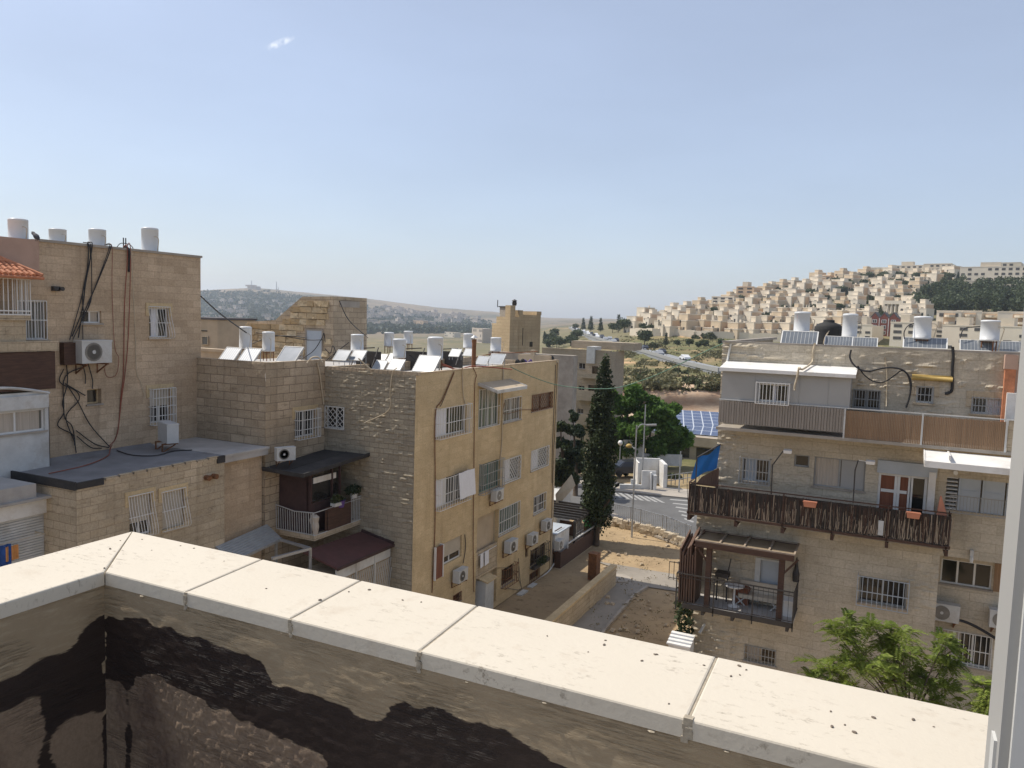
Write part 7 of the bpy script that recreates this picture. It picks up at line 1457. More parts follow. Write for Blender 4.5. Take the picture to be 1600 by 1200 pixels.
def place_house(px, py, wpx, lab, grp, k=None, yaw=YAW, zs=1.0):
    p = thit(px, py, 150)
    if p is None: return
    d = math.hypot(p[0], p[1]); k = random.randrange(len(PROTO_H)) if k is None else k; pr = PROTO_H[k]
    if k in used_h: o = pr.copy(); COL.objects.link(o)
    else: used_h.add(k); o = pr
    s = wpx*d/FPX/9.5; o.location = tuple(p); o.rotation_euler = (0, 0, yaw+random.uniform(-.04, .04)); o.scale = (s*random.uniform(.95, 1.08), s, s*zs*random.uniform(.95, 1.06)); o['label'] = lab; o['category'] = 'house'; o['group'] = grp; NH[0] += 1
rows = [([(1040, 521), (1200, 527), (1230, 528), (1360, 530)], 27, 1.15, 'cream stone terraced house in the lowest hillside row, above the retaining wall', 'houses in the lowest hillside row'),
        ([(985, 517), (1045, 508), (1200, 510), (1360, 513), (1420, 514)], 23, 1.0, 'cream stone house in the second row up the right hillside', 'houses in the second hillside row'),
        ([(1000, 503), (1100, 497), (1200, 496), (1350, 498), (1440, 499)], 22, .95, 'cream stone house in the third row up the right hillside', 'houses in the third hillside row'),
        ([(1045, 492), (1150, 485), (1300, 483), (1430, 485)], 21, .9, 'cream stone house in the middle of the right hillside', 'houses on the middle hillside'),
        ([(1110, 482), (1200, 473), (1300, 470), (1430, 472)], 21, .9, 'sunlit stone house in the fifth row up the right hillside', 'houses in the fifth hillside row'),
        ([(1150, 471), (1250, 461), (1350, 458), (1440, 460)], 20, .9, 'sunlit stone house in the sixth row, high on the hillside', 'houses in the sixth hillside row'),
        ([(1180, 464), (1270, 450), (1380, 446), (1470, 446)], 19, .85, 'pale house in the second row below the right hill crest', 'houses below the hill crest'),
        ([(1270, 443), (1340, 437), (1430, 434), (1490, 434)], 19, .8, 'pale house just under the long buildings on the hill crest', 'houses just under the crest')]
for base, step, zs, lab, grp in rows:
    x = base[0][0]
    while x < base[-1][0]:
        y = float(np.interp(x, [b[0] for b in base], [b[1] for b in base]))
        if not (1352 < x < 1405 and y > 488) and random.random() < .97: place_house(x, y+random.uniform(-.4, .4), step*1.0, lab, grp, None, YAW, zs*1.05)
        x += step*random.uniform(.92, 1.06)
def block(name, lab, px0, px1, pyb, pyt, floors, dens=.8, yaw=None, mats=None, extra=None, cat='building', depth=12, dmin=150, wins=True, balc=False):
    p = None; h0 = pyb
    while p is None: p = thit((px0+px1)/2, pyb, dmin); pyb += 1
    d = math.hypot(p[0], p[1]); yaw = rad(-14) if yaw is None else yaw
    w = (px1-px0)*d/FPX*.97; h = (pyb-pyt)*d/FPX
    t = thing(name, lab, cat, (0, 0, 0)); m = MB(); m.box(-w/2, w/2, 0, depth, -8, h); m.box(-w/2-.1, w/2+.1, -.1, .3, h, h+.4); m.build('wall', (mats or 'hill_stone_pale'), t)
    fh = h/floors; n = max(2, int(w/3.4))
    if wins:
        q = 0
        for f in range(floors):
            for k in range(n):
                if random.random() < dens and q < 95:
                    q += 1; c = -w/2+w*(k+.5)/n; m = MB(); m.box(c-w/n*.27, c+w/n*.27, -.08, .1, f*fh+fh*.3, f*fh+fh*.78); m.build('window', 'hill_window', t)
            if balc and f:
                m = MB(); m.box(-w*.3, w*.3, -1.3, 0, f*fh-.15, f*fh+.9); m.build('balcony', 'hill_stone', t)
    if extra: extra(t, w, h)
    t.location = tuple(p); t.rotation_euler = (0, 0, yaw); return t
def towerlet(t, w, h):
    m = MB(); m.box(-w*.2, w*.1, 1, 6, h, h+3); m.build('roof_house', 'hill_stone', t)
block('apartment_block', 'four storey pale apartment block alone at the left end of the hill houses', 1110, 1147, 483, 466, 4, .9); block('apartment_tower', 'tallest tan apartment tower rising left of the upper hill houses', 1149, 1177, 474, 451, 5, .8, None, 'hill_tan', towerlet)
block('long_building', 'long pale building on the right hill crest, left one', 1356, 1392, 431, 421, 2, .7); block('long_building', 'long white building with many windows on the hill crest centre', 1393, 1445, 430, 418, 3, .8, None, None, towerlet); block('long_building', 'tan long building at the right end of the crest group', 1446, 1482, 430, 416, 3, .7, None, 'hill_stone')
block('apartment_block', 'big white apartment block near the right edge of the hilltop', 1510, 1590, 447, 423, 4, .75, None, None, towerlet); block('apartment_block', 'pale building behind the big white block on the right hilltop', 1550, 1588, 424, 414, 2, .8, None, 'hill_stone'); block('apartment_block', 'windowless grey block left of the white hilltop block', 1494, 1523, 456, 443, 2, .1, None, 'hill_stone'); block('apartment_block', 'low grey building at the wood edge under the white hilltop block', 1538, 1592, 462, 449, 2, .5, None, 'hill_stone')
block('house', 'small hip house cluster on the crest left part', 1265, 1296, 444, 434, 2, .7, None, 'hill_tan')
def porch(t, w, h):
    for x in (-.3, -.1, .1, .3): m = MB(); m.lathe([(.5, 0), (.5, h*.75)], (x*w*.8, -1.5, 0), 8); m.build('column', 'hill_stone_pale', t)
    m = MB(); m.box(-w*.4, w*.4, -2.2, 0, h*.75, h*1.05); m.build('portico', 'hill_stone_pale', t)
block('villa', 'pale villa with a columned portico above the red gabled building', 1381, 1414, 489, 474, 2, .5, rad(-20), None, porch)
def gables(t, w, h):
    for k in range(3):
        x0, x1 = -w/2+w*k/3, -w/2+w*(k+1)/3; m = MB(); m.prism([(x0+.2, h), (x1-.2, h), ((x0+x1)/2, h+w*.19)], 0, 6, lambda u, z, n: (u, n-.12, z)); m.build('gable', 'brick_red', t)
        m = MB(); m.hexa([(x0, -.3, h-.1), ((x0+x1)/2, -.3, h+w*.21), ((x0+x1)/2, 7, h+w*.21), (x0, 7, h-.1), (x0, -.3, h+.2), ((x0+x1)/2, -.3, h+w*.24), ((x0+x1)/2, 7, h+w*.24), (x0, 7, h+.2)]); m.hexa([((x0+x1)/2, -.3, h+w*.21), (x1, -.3, h-.1), (x1, 7, h-.1), ((x0+x1)/2, 7, h+w*.21), ((x0+x1)/2, -.3, h+w*.24), (x1, -.3, h+.2), (x1, 7, h+.2), ((x0+x1)/2, 7, h+w*.24)]); m.build('roof', 'roof_dark', t)
        for f in range(3):
            c = (x0+x1)/2; m = MB(); z = h*(.08+.32*f); m.box(c-w*.085, c+w*.085, -.16, .1, z, z+h*.2); o = m.build('window', 'white_paint', t); m = MB(); m.box(c-w*.065, c-w*.008, -.2, .0, z+h*.02, z+h*.18); m.build('pane', 'hill_window', o); m = MB(); m.box(c+w*.008, c+w*.065, -.2, .0, z+h*.02, z+h*.18); m.build('pane', 'hill_window', o)
        m = MB(); m.box(x0-.12, x0+.12, -.2, .1, 0, h); m.build('pilaster', 'white_paint', t)
block('gabled_house', 'red brick house with three white trimmed gables among pale hill houses', 1361, 1398, 525, 501, 3, 0, rad(-8), 'brick_red', gables, wins=False)
for x0, x1, yb, yt, lab, mt in ((1464, 1494, 533, 494, 'pale apartment block with rounded balconies behind the middle roof tank', 'hill_stone_pale'), (1496, 1526, 530, 494, 'second pale apartment block left of the emblem tank', 'hill_stone_pale'), (1528, 1562, 528, 496, 'pale apartment block right behind the emblem tank', 'hill_stone'), (1566, 1625, 532, 497, 'wide pale apartment block at the extreme right edge', 'hill_stone_pale')):
    def bl(t, w, h):
        for f in range(4): m = MB(); m.lathe([(w*.2, h*(.08+.24*f)), (w*.22, h*(.08+.24*f)+.2), (w*.22, h*(.08+.24*f)+1.0)], (w*.05, -.2, 0), 12); m.build('balcony', 'hill_stone', t)
        m = MB(); m.box(-w*.2, w*.28, -.12, .1, h*.1, h*.95); m.build('recess', 'hill_tan', t)
    block('apartment_block', lab, x0, x1, yb, yt, 4, .35, rad(-10), mt, bl)
for x0, x1, yb, yt, lab in ((1392, 1432, 543, 510, 'stepped white building just above the middle of right roof'), (1476, 1530, 548, 516, 'stepped white building between the two right roof tanks'), (1545, 1600, 548, 518, 'white building with square windows low behind the right roof'), (1335, 1360, 538, 512, 'small white building right of the black cistern'), (1440, 1474, 541, 519, 'low white building behind the wide middle collector')):
    block('apartment_block', lab, x0, x1, yb, yt, 4, .75, rad(-18), None, towerlet, dmin=120)
# retaining wall under the lowest row
pts = [thit(x, y, 200) for x, y in ((985, 524), (1020, 525), (1060, 527), (1110, 530), (1170, 533), (1235, 535), (1300, 537))]
rw2 = thing('retaining_wall', 'long pale retaining wall below the lowest row of hill houses', 'wall', pts[0]); m = MB()
for a, b in zip(pts, pts[1:]):
    n = 4
    for k in range(n): p, q = a+(b-a)*k/n, a+(b-a)*(k+1)/n; m.bar(p+[0, 0, .9], q+[0, 0, .9], .8, 4.4+.5*(k % 2))
m.build('wall_body', 'hill_stone', rw2)
# hillside road with its queue of cars
rp = [thit(x, y, 150) for x, y in ((893, 513), (915, 523), (950, 535), (990, 547), (1030, 558), (1070, 570), (1110, 580), (1145, 588))]
rp = [np.array(p)+[0, 0, .9] for p in rp]; sm = smooth_path(rp, 8); m = MB(); m2 = MB()
def lat(i): d = sm[min(i+1, len(sm)-1)]-sm[max(i-1, 0)]; n = np.array([-d[1], d[0], 0]); return n/np.linalg.norm(n)
for i in range(len(sm)-1):
    a, b = sm[i], sm[i+1]; na, nb2 = lat(i), lat(i+1); w = 2.9
    m.hexa([a-na*w-[0, 0, 3], b-nb2*w-[0, 0, 3], b+nb2*w-[0, 0, 3], a+na*w-[0, 0, 3], a-na*w, b-nb2*w, b+nb2*w, a+na*w]); m2.bar(a-na*w+[0, 0, .3], b-nb2*w+[0, 0, .3], .3, .9); 
tag(m.build('hillside_road', 'road_far'), kind='structure'); tag(m2.build('crash_barrier', 'grey_metal'), 'pale crash barrier along the far hillside road', 'barrier')
cars = []
for pm_ in ('car_white', 'car_dark', 'car_silver', 'car_red'):
    b = car_mesh(); b.m = 1; b.prism([(-1.12, .98), (-.66, 1.36), (.72, 1.38), (1.32, 1.0)], -.79, .79, lambda u, z, n: (u, n*(1.07 if z < 1.1 else .90), z)); b.m = 2
    for x in (-1.3, 1.3):
        for y in (-.8, .8): b.lathe([(.32, -.1), (.32, .1)], (x, y, .32), 10, 'y')
    o = b.build('car', [pm_, 'pane_dark', 'rubber']); cars.append(o)
nm = {'car_white': 'white', 'car_dark': 'dark', 'car_silver': 'silver', 'car_red': 'red'}; ucar = set(); i = 1.5
while i < len(sm)-4:
    for s in (-1, 1):
        if random.random() < .42:
            k = random.choice((0, 0, 0, 1, 1, 2, 2)); j = int(i); f = i-j; c = sm[j]*(1-f)+sm[j+1]*f; d = sm[j+1]-sm[j]; n = lat(j)
            if k in ucar: o = cars[k].copy(); COL.objects.link(o)
            else: ucar.add(k); o = cars[k]
            o.location = tuple(c+n*s*1.5+[0, 0, .02]); o.rotation_euler = (0, 0, math.atan2(d[1], d[0])+(0 if s > 0 else math.pi)); col_ = nm[['car_white', 'car_dark', 'car_silver', 'car_red'][k]]
            tag(o, 'small %s car in the queue along the far hillside road' % col_, 'car', '%s cars on the hillside road' % col_)
    i += 11.0/max(2.0, float(np.linalg.norm(sm[int(i)+1]-sm[int(i)])))*random.uniform(.8, 1.5)
for k, o in enumerate(cars):
    if k not in ucar: bpy.data.objects.remove(o)
# earth banks behind the street
for pxs, ht, lab in (([(955, 636), (1000, 634), (1050, 640), (1100, 648), (1135, 650)], 3.4, 'upper'),):
    pass
# far trees: three kinds, copied
def tproto(kind):
    t = thing({'conifer': 'conifer_tree', 'round': 'round_tree', 'bush': 'scrub_bush'}[kind], 'x', 'tree' if kind != 'bush' else 'bush'); m = MB(); m.tube([(0, 0, -1), (0, 0, 2.5)], .22, 6, .12); m.build('trunk', 'bark', t); bl = []
    if kind == 'conifer':
        for k in range(7): z = 2+k*1.3; r = 2.3*(1-k/8.0)+.25; bl.append((0, 0, z, r, r, 1.0))
    elif kind == 'round':
        for k in range(7): bl.append((random.uniform(-1.3, 1.3), random.uniform(-1.3, 1.3), random.uniform(2.6, 4.6), 1.6, 1.6, 1.2))
    else:
        for k in range(7): bl.append((random.uniform(-2.8, 2.8), random.uniform(-2.2, 2.2), random.uniform(.2, 1.3), random.uniform(.6, 1.5), random.uniform(.6, 1.4), random.uniform(.4, .8)))
    crown('crown', bl, 700, .42, {'conifer': 'leaf_olive', 'round': 'leaf_pine', 'bush': 'leaf_shrub'}[kind], t, .3); remember(t); return t
TP = {k: tproto(k) for k in ('conifer', 'round', 'bush')}; TH = {'conifer': 11.5, 'round': 6.2, 'bush': 2.6}; ut = set()
def ftree(px, pyb, hpx_, kind, lab, grp, dmin=95):
    p = thit(px, pyb, dmin)
    if p is None: return
    d = math.hypot(p[0], p[1]); s = hpx_*d/FPX/TH[kind]; pr = TP[kind]
    if kind in ut: o = dup(pr, p, random.uniform(0, 6), s, lab, grp)
    else: ut.add(kind); o = pr; o.location = tuple(p); o.scale = (s,)*3; o['label'] = lab; o['group'] = grp
    if grp is None and 'group' in o: del o['group']
for x, yb, h, k, lab in ((911, 517, 22, 'conifer', 'leftmost dark conifer by the far road bend'), (923, 518, 26, 'conifer', 'tall conifer second from left by the far road bend'), (938, 519, 24, 'conifer', 'dark conifer in the middle of the far road trees'), (966, 519, 30, 'conifer', 'tallest bushy conifer right of the road bend'), (975, 520, 26, 'round', 'broad dark tree right beside the tallest far conifer'), (957, 520, 18, 'round', 'round tree left of the tallest far conifer'), (899, 516, 12, 'round', 'small round tree at the far end of the hillside road'),
  (1007, 541, 30, 'round', 'large tree standing on the slope left of the retaining wall'), (1040, 541, 22, 'conifer', 'pointed tree on the dry slope below the retaining wall'), (1058, 543, 14, 'round', 'round tree on the dry slope below the second house'), (1077, 543, 16, 'round', 'round tree in the middle of the dry slope'), (1100, 546, 18, 'round', 'broad low tree on the dry slope, second from right'), (1091, 546, 14, 'round', 'dark tree close to the broad low slope tree'), (1126, 542, 15, 'round', 'round tree at the right end of the dry slope'), (1024, 543, 11, 'bush', 'shrub between two slope trees under the wall'), (1178, 528, 12, 'round', 'round tree in front of the lowest row of houses')):
    ftree(x, yb, h, k, lab, None)
for k in range(26): ftree(random.uniform(850, 905), random.uniform(528, 545), random.uniform(12, 22), random.choice(('conifer', 'round', 'round')), 'dark tree in the grove right of the stone tower', 'grove beside the tower', 200)
Cs = []
for k in range(2600):
    x, y = random.uniform(945, 1150), random.uniform(548, 607)
    if fbm(np.array([x/17.0]), np.array([y/6.0]), 88)[0] < .52: continue
    p = thit(x, y, 100)
    if p is None: continue
    n = random.randrange(8, 26); s = random.choice((.35, .5, .6, .9, 1.4)); Cs.append(rng.normal(size=(n, 3))*np.array([s, s, s*.28])+p+np.array([0, 0, s*.25]))
for k in range(700):
    x, y = random.uniform(965, 1150), random.uniform(526, 556)
    if fbm(np.array([x/15.0]), np.array([y/5.0]), 89)[0] < .5: continue
    p = thit(x, y, 100)
    if p is not None: n = random.randrange(6, 16); s = random.choice((.4, .7, 1.1)); Cs.append(rng.normal(size=(n, 3))*np.array([s, s, s*.28])+p+np.array([0, 0, s*.25]))
tag(leaves('hillside_scrub', np.concatenate(Cs), .34, 'leaf_scrub', None, .7), kind='stuff')
for x in range(958, 1130, 7): ftree(x, 606+random.uniform(-2, 2)+(x-958)*.02, random.uniform(3, 6), 'bush', 'small scrub growing along the lip of the earth bank', 'scrub along the bank', 90)
for x, y in ((1005, 597), (1088, 600), (1097, 605), (1060, 585), (1000, 590), (1112, 597), (1075, 598)): ftree(x, y, 13, 'bush', 'large dark bush at the lip of the earth bank', 'large bushes on the bank', 100)
for base, step, zs, lab, grp in rows:
    for k in range(50):
        x = random.uniform(base[0][0], base[-1][0]+20); y = float(np.interp(x, [b[0] for b in base], [b[1] for b in base]))+random.uniform(1, 7); ftree(x, y, random.uniform(8, 15), random.choice(('round', 'round', 'bush', 'conifer')), 'dark green tree between the houses of the right hillside', 'trees among the hill houses')
# wood on the right hill: one mass
Cw = []
for k in range(250):
    x = random.uniform(1425, 1640); y = random.uniform(452, 494)
    lo_y = np.interp(x, [1425, 1450, 1480, 1640], [486, 462, 440, 462]); 
    if y < lo_y: continue
    p = thit(x, y, 200)
    if p is None: continue
    s = random.uniform(2.2, 4.6)
    for q in range(3):
        d = rng.normal(size=(85, 3)); d /= np.linalg.norm(d, axis=1, keepdims=True); Cw.append(d*(.4+.6*rng.random((85, 1)))*s*.62*np.array([1, 1, .9])+p+np.array([random.uniform(-.5, .5)*s, random.uniform(-.5, .5)*s, s*(.7+.45*q)]))
tag(leaves('pine_wood', np.concatenate(Cw), .6, 'leaf_pine'), kind='stuff')
# left far hill: individual buildings, and its woods as one mass
m = MB(); hb(m, [(-7, 7, 0, 10, -6, 9)], True); fp1 = m.build('far_house', ['far_wall', 'hill_window', 'far_wall']); m = MB(); hb(m, [(-14, 14, 0, 10, -6, 12), (-5, 3, 2, 8, 12, 15)], True); fp2 = m.build('far_house', ['far_wall', 'hill_window', 'far_wall']); fu = set()
for k in range(215):
    if k < 150: x = random.uniform(318, 745); yl = np.interp(x, [318, 560, 745], [462, 478, 498]); yh = np.interp(x, [318, 560, 745], [505, 512, 512])
    else: x = random.uniform(575, 720); yl, yh = 482+(x-575)*.10, 500
    y = yl+(yh-yl)*random.random(); p = thit(x, y, 500)
    if p is None: continue
    pr = fp1 if random.random() < .72 else fp2
    if pr.name in fu: o = pr.copy(); COL.objects.link(o)
    else: fu.add(pr.name); o = pr
    s = random.uniform(.7, 1.3); o.location = tuple(p); o.scale = (s, s, s*random.uniform(.8, 1.3)); o.rotation_euler = (0, 0, random.uniform(-.9, .3)); zone = 'left of the rough stair house' if x < 470 else ('behind the rough stair house' if x < 575 else 'between stair house and tower'); tag(o, 'hazy pale house on the distant hillside, ' + zone, 'house', 'distant houses ' + zone)
Cf = []
for k in range(4600):
    x = random.uniform(300, 765); yl = np.interp(x, [318, 420, 560, 765], [456, 456, 476, 503]); yh = np.interp(x, [318, 560, 765], [520, 522, 520]); y = yl+(yh-yl)*random.random()
    if x > 560 and y < yl+(8 if random.random() < .8 else 0): continue
    p = thit(x, y, 400)
    if p is None: continue
    if fbm(np.array([x/26.0]), np.array([y/5.0]), 77)[0] < (.36 if x > 480 else .24): continue
    d = rng.normal(size=(16, 3)); d /= np.linalg.norm(d, axis=1, keepdims=True); s = random.uniform(4, 8); Cf.append(d*s*np.array([1.4, 1.4, .7])+p+np.array([0, 0, s*.5]))
tag(leaves('far_woods', np.concatenate(Cf), 3.0, 'leaf_olive', None, .8), kind='stuff')
# ridge landmarks
p = thit(393, 452, 900); 
if p is not None:
    t = thing('hilltop_station', 'flat topped building with a mast on the far left ridge', 'building', p); m = MB(); m.box(p[0]-20, p[0]+25, p[1], p[1]+20, p[2]-5, p[2]+11); m.box(p[0]-30, p[0]+5, p[1], p[1]+20, p[2]+11, p[2]+16); m.build('wall', 'far_wall', t); m = MB(); m.bar(p, p+[0, 0, 32], 1.6); m.build('mast', 'grey_metal', t)
p = thit(432, 455, 900)
if p is not None: m = MB(); m.bar(p-[0, 0, 3], p+[0, 0, 34], 1.8); m.bar(p+[9, 0, 0], p+[9, 0, 14], 1.5); m.bar(p+[-4, 0, 6], p+[9, 0, 6], 1.0); tag(m.build('radio_mast', 'grey_metal'), 'thin radio mast on the far left ridge', 'mast')
block('factory_hall', 'long pale blue roofed hall in the valley left of the tower', 722, 768, 536, 514, 3, .3, rad(-40), 'far_wall', None, dmin=300); block('valley_building', 'orange topped building among trees behind the roof tanks', 640, 667, 512, 502, 2, .5, rad(-20), 'hill_tan', None, dmin=500); block('valley_building', 'low white buildings in the valley behind the chimney pipe', 690, 714, 527, 520, 2, .5, rad(-20), 'hill_stone_pale', None, dmin=400)
block('valley_building', 'pale building at the foot of the far hill left of the first tank', 330, 372, 548, 530, 3, .6, rad(-20), 'far_wall', None, dmin=200)
# tower to the right of the tanks
dT = 74; c = D(795, 560, dT); a1 = np.array([-.866, .5, 0]); a2 = np.array([.5, .866, 0]); TW = thing('tower_house', 'tan stone tower house with stepped top right of the roof tanks', 'building', (c[0], c[1], GZ))
zt = lambda y: float(D(795, y, dT)[2]); c = np.array([c[0], c[1], 0])
def tb_(m, l0, l1, r0, r1, z0, z1):                     # l along the left face, r along the right face
    q = lambda l, r, z: c+a1*l+a2*r+np.array([0, 0, z]); m.hexa([q(l0, r0, z0), q(l0, r1, z0), q(l1, r1, z0), q(l1, r0, z0), q(l0, r0, z1), q(l0, r1, z1), q(l1, r1, z1), q(l1, r0, z1)])
kL = dT/FPX/.56; kR = dT/FPX/.83
m = MB(); tb_(m, 0, 29*kL, .02, 14*kR, GZ, zt(506)); tb_(m, 0, 22*kL, .02, 14*kR, zt(506), zt(495)); tb_(m, 0, 8*kL, .02, 8*kR, zt(495), zt(477)); m.build('stair_wall', 'stone_tower', TW)
m = MB(); tb_(m, 8*kL, 21*kL, .3, 10*kR, zt(495), zt(480)); m.build('grey_panel', 'concrete', TW); m = MB(); tb_(m, 7*kL, 22*kL, .2, 11*kR, zt(480), zt(480)+.1); m.build('panel_cap', 'tar_roof', TW)
m = MB(); tb_(m, .5, 16*kL, 20*kR, 54*kR, GZ, zt(491)); tb_(m, .4, 3, 18*kR, 24*kR, GZ, zt(484)); tb_(m, .45, 3, 47*kR, 54.5*kR, zt(491), zt(485)); tb_(m, 1.6, 10*kL, 14*kR, 20*kR, GZ, zt(500)); m.build('main_wall', 'stone_tower', TW)
m = MB(); tb_(m, .48, .9, 37*kR, 42*kR, zt(542), zt(534)); m.build('window', 'pane_dark', TW); m = MB(); tb_(m, .48, .9, 25*kR, 26*kR, zt(540), zt(512)); m.build('slit_window', 'pane_brown', TW)
q = c+a1*.8+a2*1.0+[0, 0, zt(477)]; m = MB(); m.lathe([(.2, 0), (.25, .3), (.15, .35), (.28, .45), (.05, .6)], q, 10); m.build('vent', 'dark_metal', TW); q = c+a1*3+a2*.5+[0, 0, zt(480)]; m = MB(); m.bar(q, q+[0, 0, .7], .06); m.build('rod', 'dark_metal', TW)
m = MB(); b = D(840, 553, 70); m.box(b[0]-5, b[0]+3.5, b[1], b[1]+1, GZ, b[2]); tag(m.build('parapet_block', 'concrete'), 'grey parapet block at the foot of the tan tower house', 'wall')
# small house right of the left building
b0, b1 = D(314, 545, 60), D(340, 498, 60); sh = thing('small_house', 'small beige house just right of the tall left building', 'house', (b1[0], b1[1], GZ)); m = MB(); PS = Pl('Y', float(b1[1]), -1); m.box(b1[0]-4, b1[0], b1[1], b1[1]+4, GZ, b1[2]-.1); m.build('wall', 'stucco', sh); m = MB(); m.box(b1[0]-4.1, b1[0]+.1, b1[1]-.1, b1[1]+4.1, b1[2]-.1, b1[2]+.06); m.build('roof', 'roof_dark', sh)
r_ = PS.rect(316, 525, 326, 539, .05); win(PS, (r_[0], r_[1], r_[2], r_[3]), sh, pane='pane_grey', frame='stone_annex', mull=0, depth=-.06, sill=False); m = MB(); r_ = PS.rect(315, 516, 324, 518); PS.box(m, *r_, 0, .04); m.build('slot', 'pane_dark', sh)
m = MB(); b = D(340, 556, 52); m.box(b[0]-5, b[0]+.5, b[1], b[1]+.4, GZ, b[2]+.25); m.box(b[0]-5, b[0]+.6, b[1]-.1, b[1]+.5, b[2]+.25, b[2]+.45); tag(m.build('garden_wall', 'stucco'), 'pale capped wall below the small beige house', 'wall')
# wires across the street
def wire(px, deps, r, mat, lab): return cable([D(x, y, d) for (x, y), d in zip(px, deps)], r, mat, lab, None, 8, 'overhead_wire')
wire([(792, 571), (840, 592), (885, 604), (955, 607), (1010, 592), (1060, 570), (1105, 548), (1142, 531)], [40, 40, 40, 38, 36, 33, 30, 29], .02, 'cable_green', 'drooping green covered wire from yellow facade to the right building'); wire([(314, 463), (345, 491), (385, 520)], [30, 33, 36], .03, 'cable_black', 'black wire sloping from the left building to the roof tank')

# ------------------------------------------------------------------ air, light, camera
m = MB(); m.box(-4700, 4700, -4700, 4700, -75, 150)
hz = m.build('haze', 'white_paint'); hz.data.materials.clear()
hm = bpy.data.materials.new('haze_air'); hm.use_nodes = True; t = hm.node_tree; t.nodes.clear()
o_ = t.nodes.new('ShaderNodeOutputMaterial'); v_ = t.nodes.new('ShaderNodeVolumePrincipled'); v_.inputs['Color'].default_value = (.76, .86, 1.0, 1); v_.inputs['Density'].default_value = HAZE; v_.inputs['Anisotropy'].default_value = .2
t.links.new(v_.outputs[0], o_.inputs['Volume']); hz.data.materials.append(hm); tag(hz, 'thin pale haze filling the air over the valley', 'haze', kind='stuff')
SEL, SDEL = rad(55), rad(2.5)                          # sun: to the left, just on this side of the facades' plane
sd = np.array([-math.cos(SDEL)*math.cos(SEL), -math.sin(SDEL)*math.cos(SEL), math.sin(SEL)])
W = bpy.data.worlds.new('World'); S.world = W; W.use_nodes = True; t = W.node_tree; t.nodes.clear()
wo = t.nodes.new('ShaderNodeOutputWorld'); bg = t.nodes.new('ShaderNodeBackground'); sk = t.nodes.new('ShaderNodeTexSky')
sk.sky_type = 'NISHITA'; sk.sun_disc = False; sk.sun_elevation = SEL; sk.sun_rotation = math.atan2(sd[0], sd[1]); sk.air_density = 1.0; sk.dust_density = 2.6; sk.ozone_density = 1.6; sk.altitude = 700
bg.inputs[1].default_value = SKY
# one thin cloud wisp high on the left
tc = t.nodes.new('ShaderNodeTexCoord'); cd = ray(426, 72); cd = cd/np.linalg.norm(cd); r1 = ray(447, 63); r1 = r1/np.linalg.norm(r1)
ax = r1-cd; ax = ax/np.linalg.norm(ax); ay = np.cross(cd, ax); ay /= np.linalg.norm(ay)
def dotn(v):
    n = t.nodes.new('ShaderNodeVectorMath'); n.operation = 'DOT_PRODUCT'; t.links.new(tc.outputs['Generated'], n.inputs[0]); n.inputs[1].default_value = tuple(v); return n.outputs['Value']
def mth(op, a, b=None):
    n = t.nodes.new('ShaderNodeMath'); n.operation = op
    for i, x in enumerate((a, b)):
        if x is None: continue
        if hasattr(x, 'is_linked'): t.links.new(x, n.inputs[i])
        else: n.inputs[i].default_value = x
    return n.outputs[0]
ga = mth('DIVIDE', dotn(ax), .021); gb = mth('DIVIDE', dotn(ay), .0045)
nz = t.nodes.new('ShaderNodeTexNoise'); nz.inputs['Scale'].default_value = 95; nz.inputs['Detail'].default_value = 5; t.links.new(tc.outputs['Generated'], nz.inputs['Vector'])
e_ = mth('ADD', mth('MULTIPLY', ga, ga), mth('MULTIPLY', gb, gb)); front = mth('GREATER_THAN', dotn(cd), .9)
cl = mth('MULTIPLY', mth('MULTIPLY', mth('MAXIMUM', mth('SUBTRACT', 1.0, e_), 0.0), mth('MAXIMUM', mth('MULTIPLY', mth('SUBTRACT', nz.outputs['Fac'], .40), 3.2), 0.0)), front)
mxw = t.nodes.new('ShaderNodeMix'); mxw.data_type = 'RGBA'; mxw.clamp_factor = True; t.links.new(cl, mxw.inputs[0]); hz_ = t.nodes.new('ShaderNodeMix'); hz_.data_type = 'RGBA'; hz_.inputs[0].default_value = .5; t.links.new(sk.outputs[0], hz_.inputs[6]); hz_.inputs[7].default_value = (2.8, 3.0, 3.55, 1); 
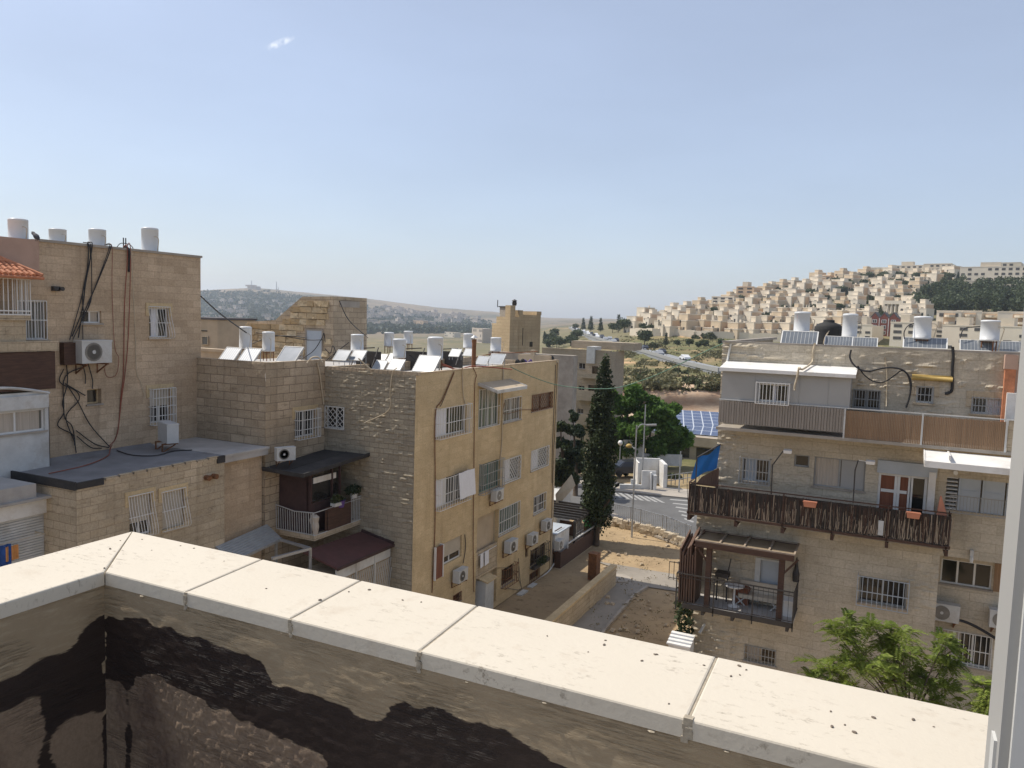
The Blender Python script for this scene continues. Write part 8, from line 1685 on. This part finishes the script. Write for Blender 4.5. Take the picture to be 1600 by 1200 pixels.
nv = t.nodes.new('ShaderNodeMapping'); nv.inputs['Scale'].default_value = (1.3, 1.3, 4.5); t.links.new(tc.outputs['Generated'], nv.inputs[0]); n2 = t.nodes.new('ShaderNodeTexNoise'); n2.inputs['Scale'].default_value = 1.8; n2.inputs['Detail'].default_value = 4; t.links.new(nv.outputs[0], n2.inputs['Vector'])
mr = t.nodes.new('ShaderNodeMapRange'); t.links.new(n2.outputs['Fac'], mr.inputs[0]); mr.inputs[1].default_value = .3; mr.inputs[2].default_value = .7; mr.inputs[3].default_value = .95; mr.inputs[4].default_value = 1.05
vm = t.nodes.new('ShaderNodeVectorMath'); vm.operation = 'SCALE'; t.links.new(hz_.outputs[2], vm.inputs[0]); t.links.new(mr.outputs[0], vm.inputs['Scale']); t.links.new(vm.outputs[0], mxw.inputs[6]); mxw.inputs[7].default_value = (6.0, 6.2, 6.5, 1)
t.links.new(mxw.outputs[2], bg.inputs[0]); t.links.new(bg.outputs[0], wo.inputs[0])
sl = bpy.data.lights.new('sun', 'SUN'); sl.energy = SUN; sl.angle = rad(.5); sl.color = (1, .93, .82); so = bpy.data.objects.new('sun', sl); COL.objects.link(so)
so.rotation_euler = Vector(-sd).to_track_quat('-Z', 'Y').to_euler()
cam = bpy.data.cameras.new('camera'); co = bpy.data.objects.new('camera', cam); COL.objects.link(co); S.camera = co
cam.sensor_width = 36; cam.lens = 36*FPX/1600; cam.clip_start = .02; cam.clip_end = 20000
M = Matrix(((RT[0], UP[0], -FW[0], 0), (RT[1], UP[1], -FW[1], 0), (RT[2], UP[2], -FW[2], 0), (0, 0, 0, 1))); co.matrix_world = M
S.view_settings.view_transform = 'Standard'; S.view_settings.look = 'None'; S.view_settings.exposure = EXPO; S.view_settings.gamma = 1.0
S.render.film_transparent = False
S.cycles.max_bounces = 6; S.cycles.diffuse_bounces = 4; S.cycles.volume_bounces = 1; S.cycles.transparent_max_bounces = 8
S.cycles.use_denoising = True; S.cycles.sample_clamp_indirect = 6
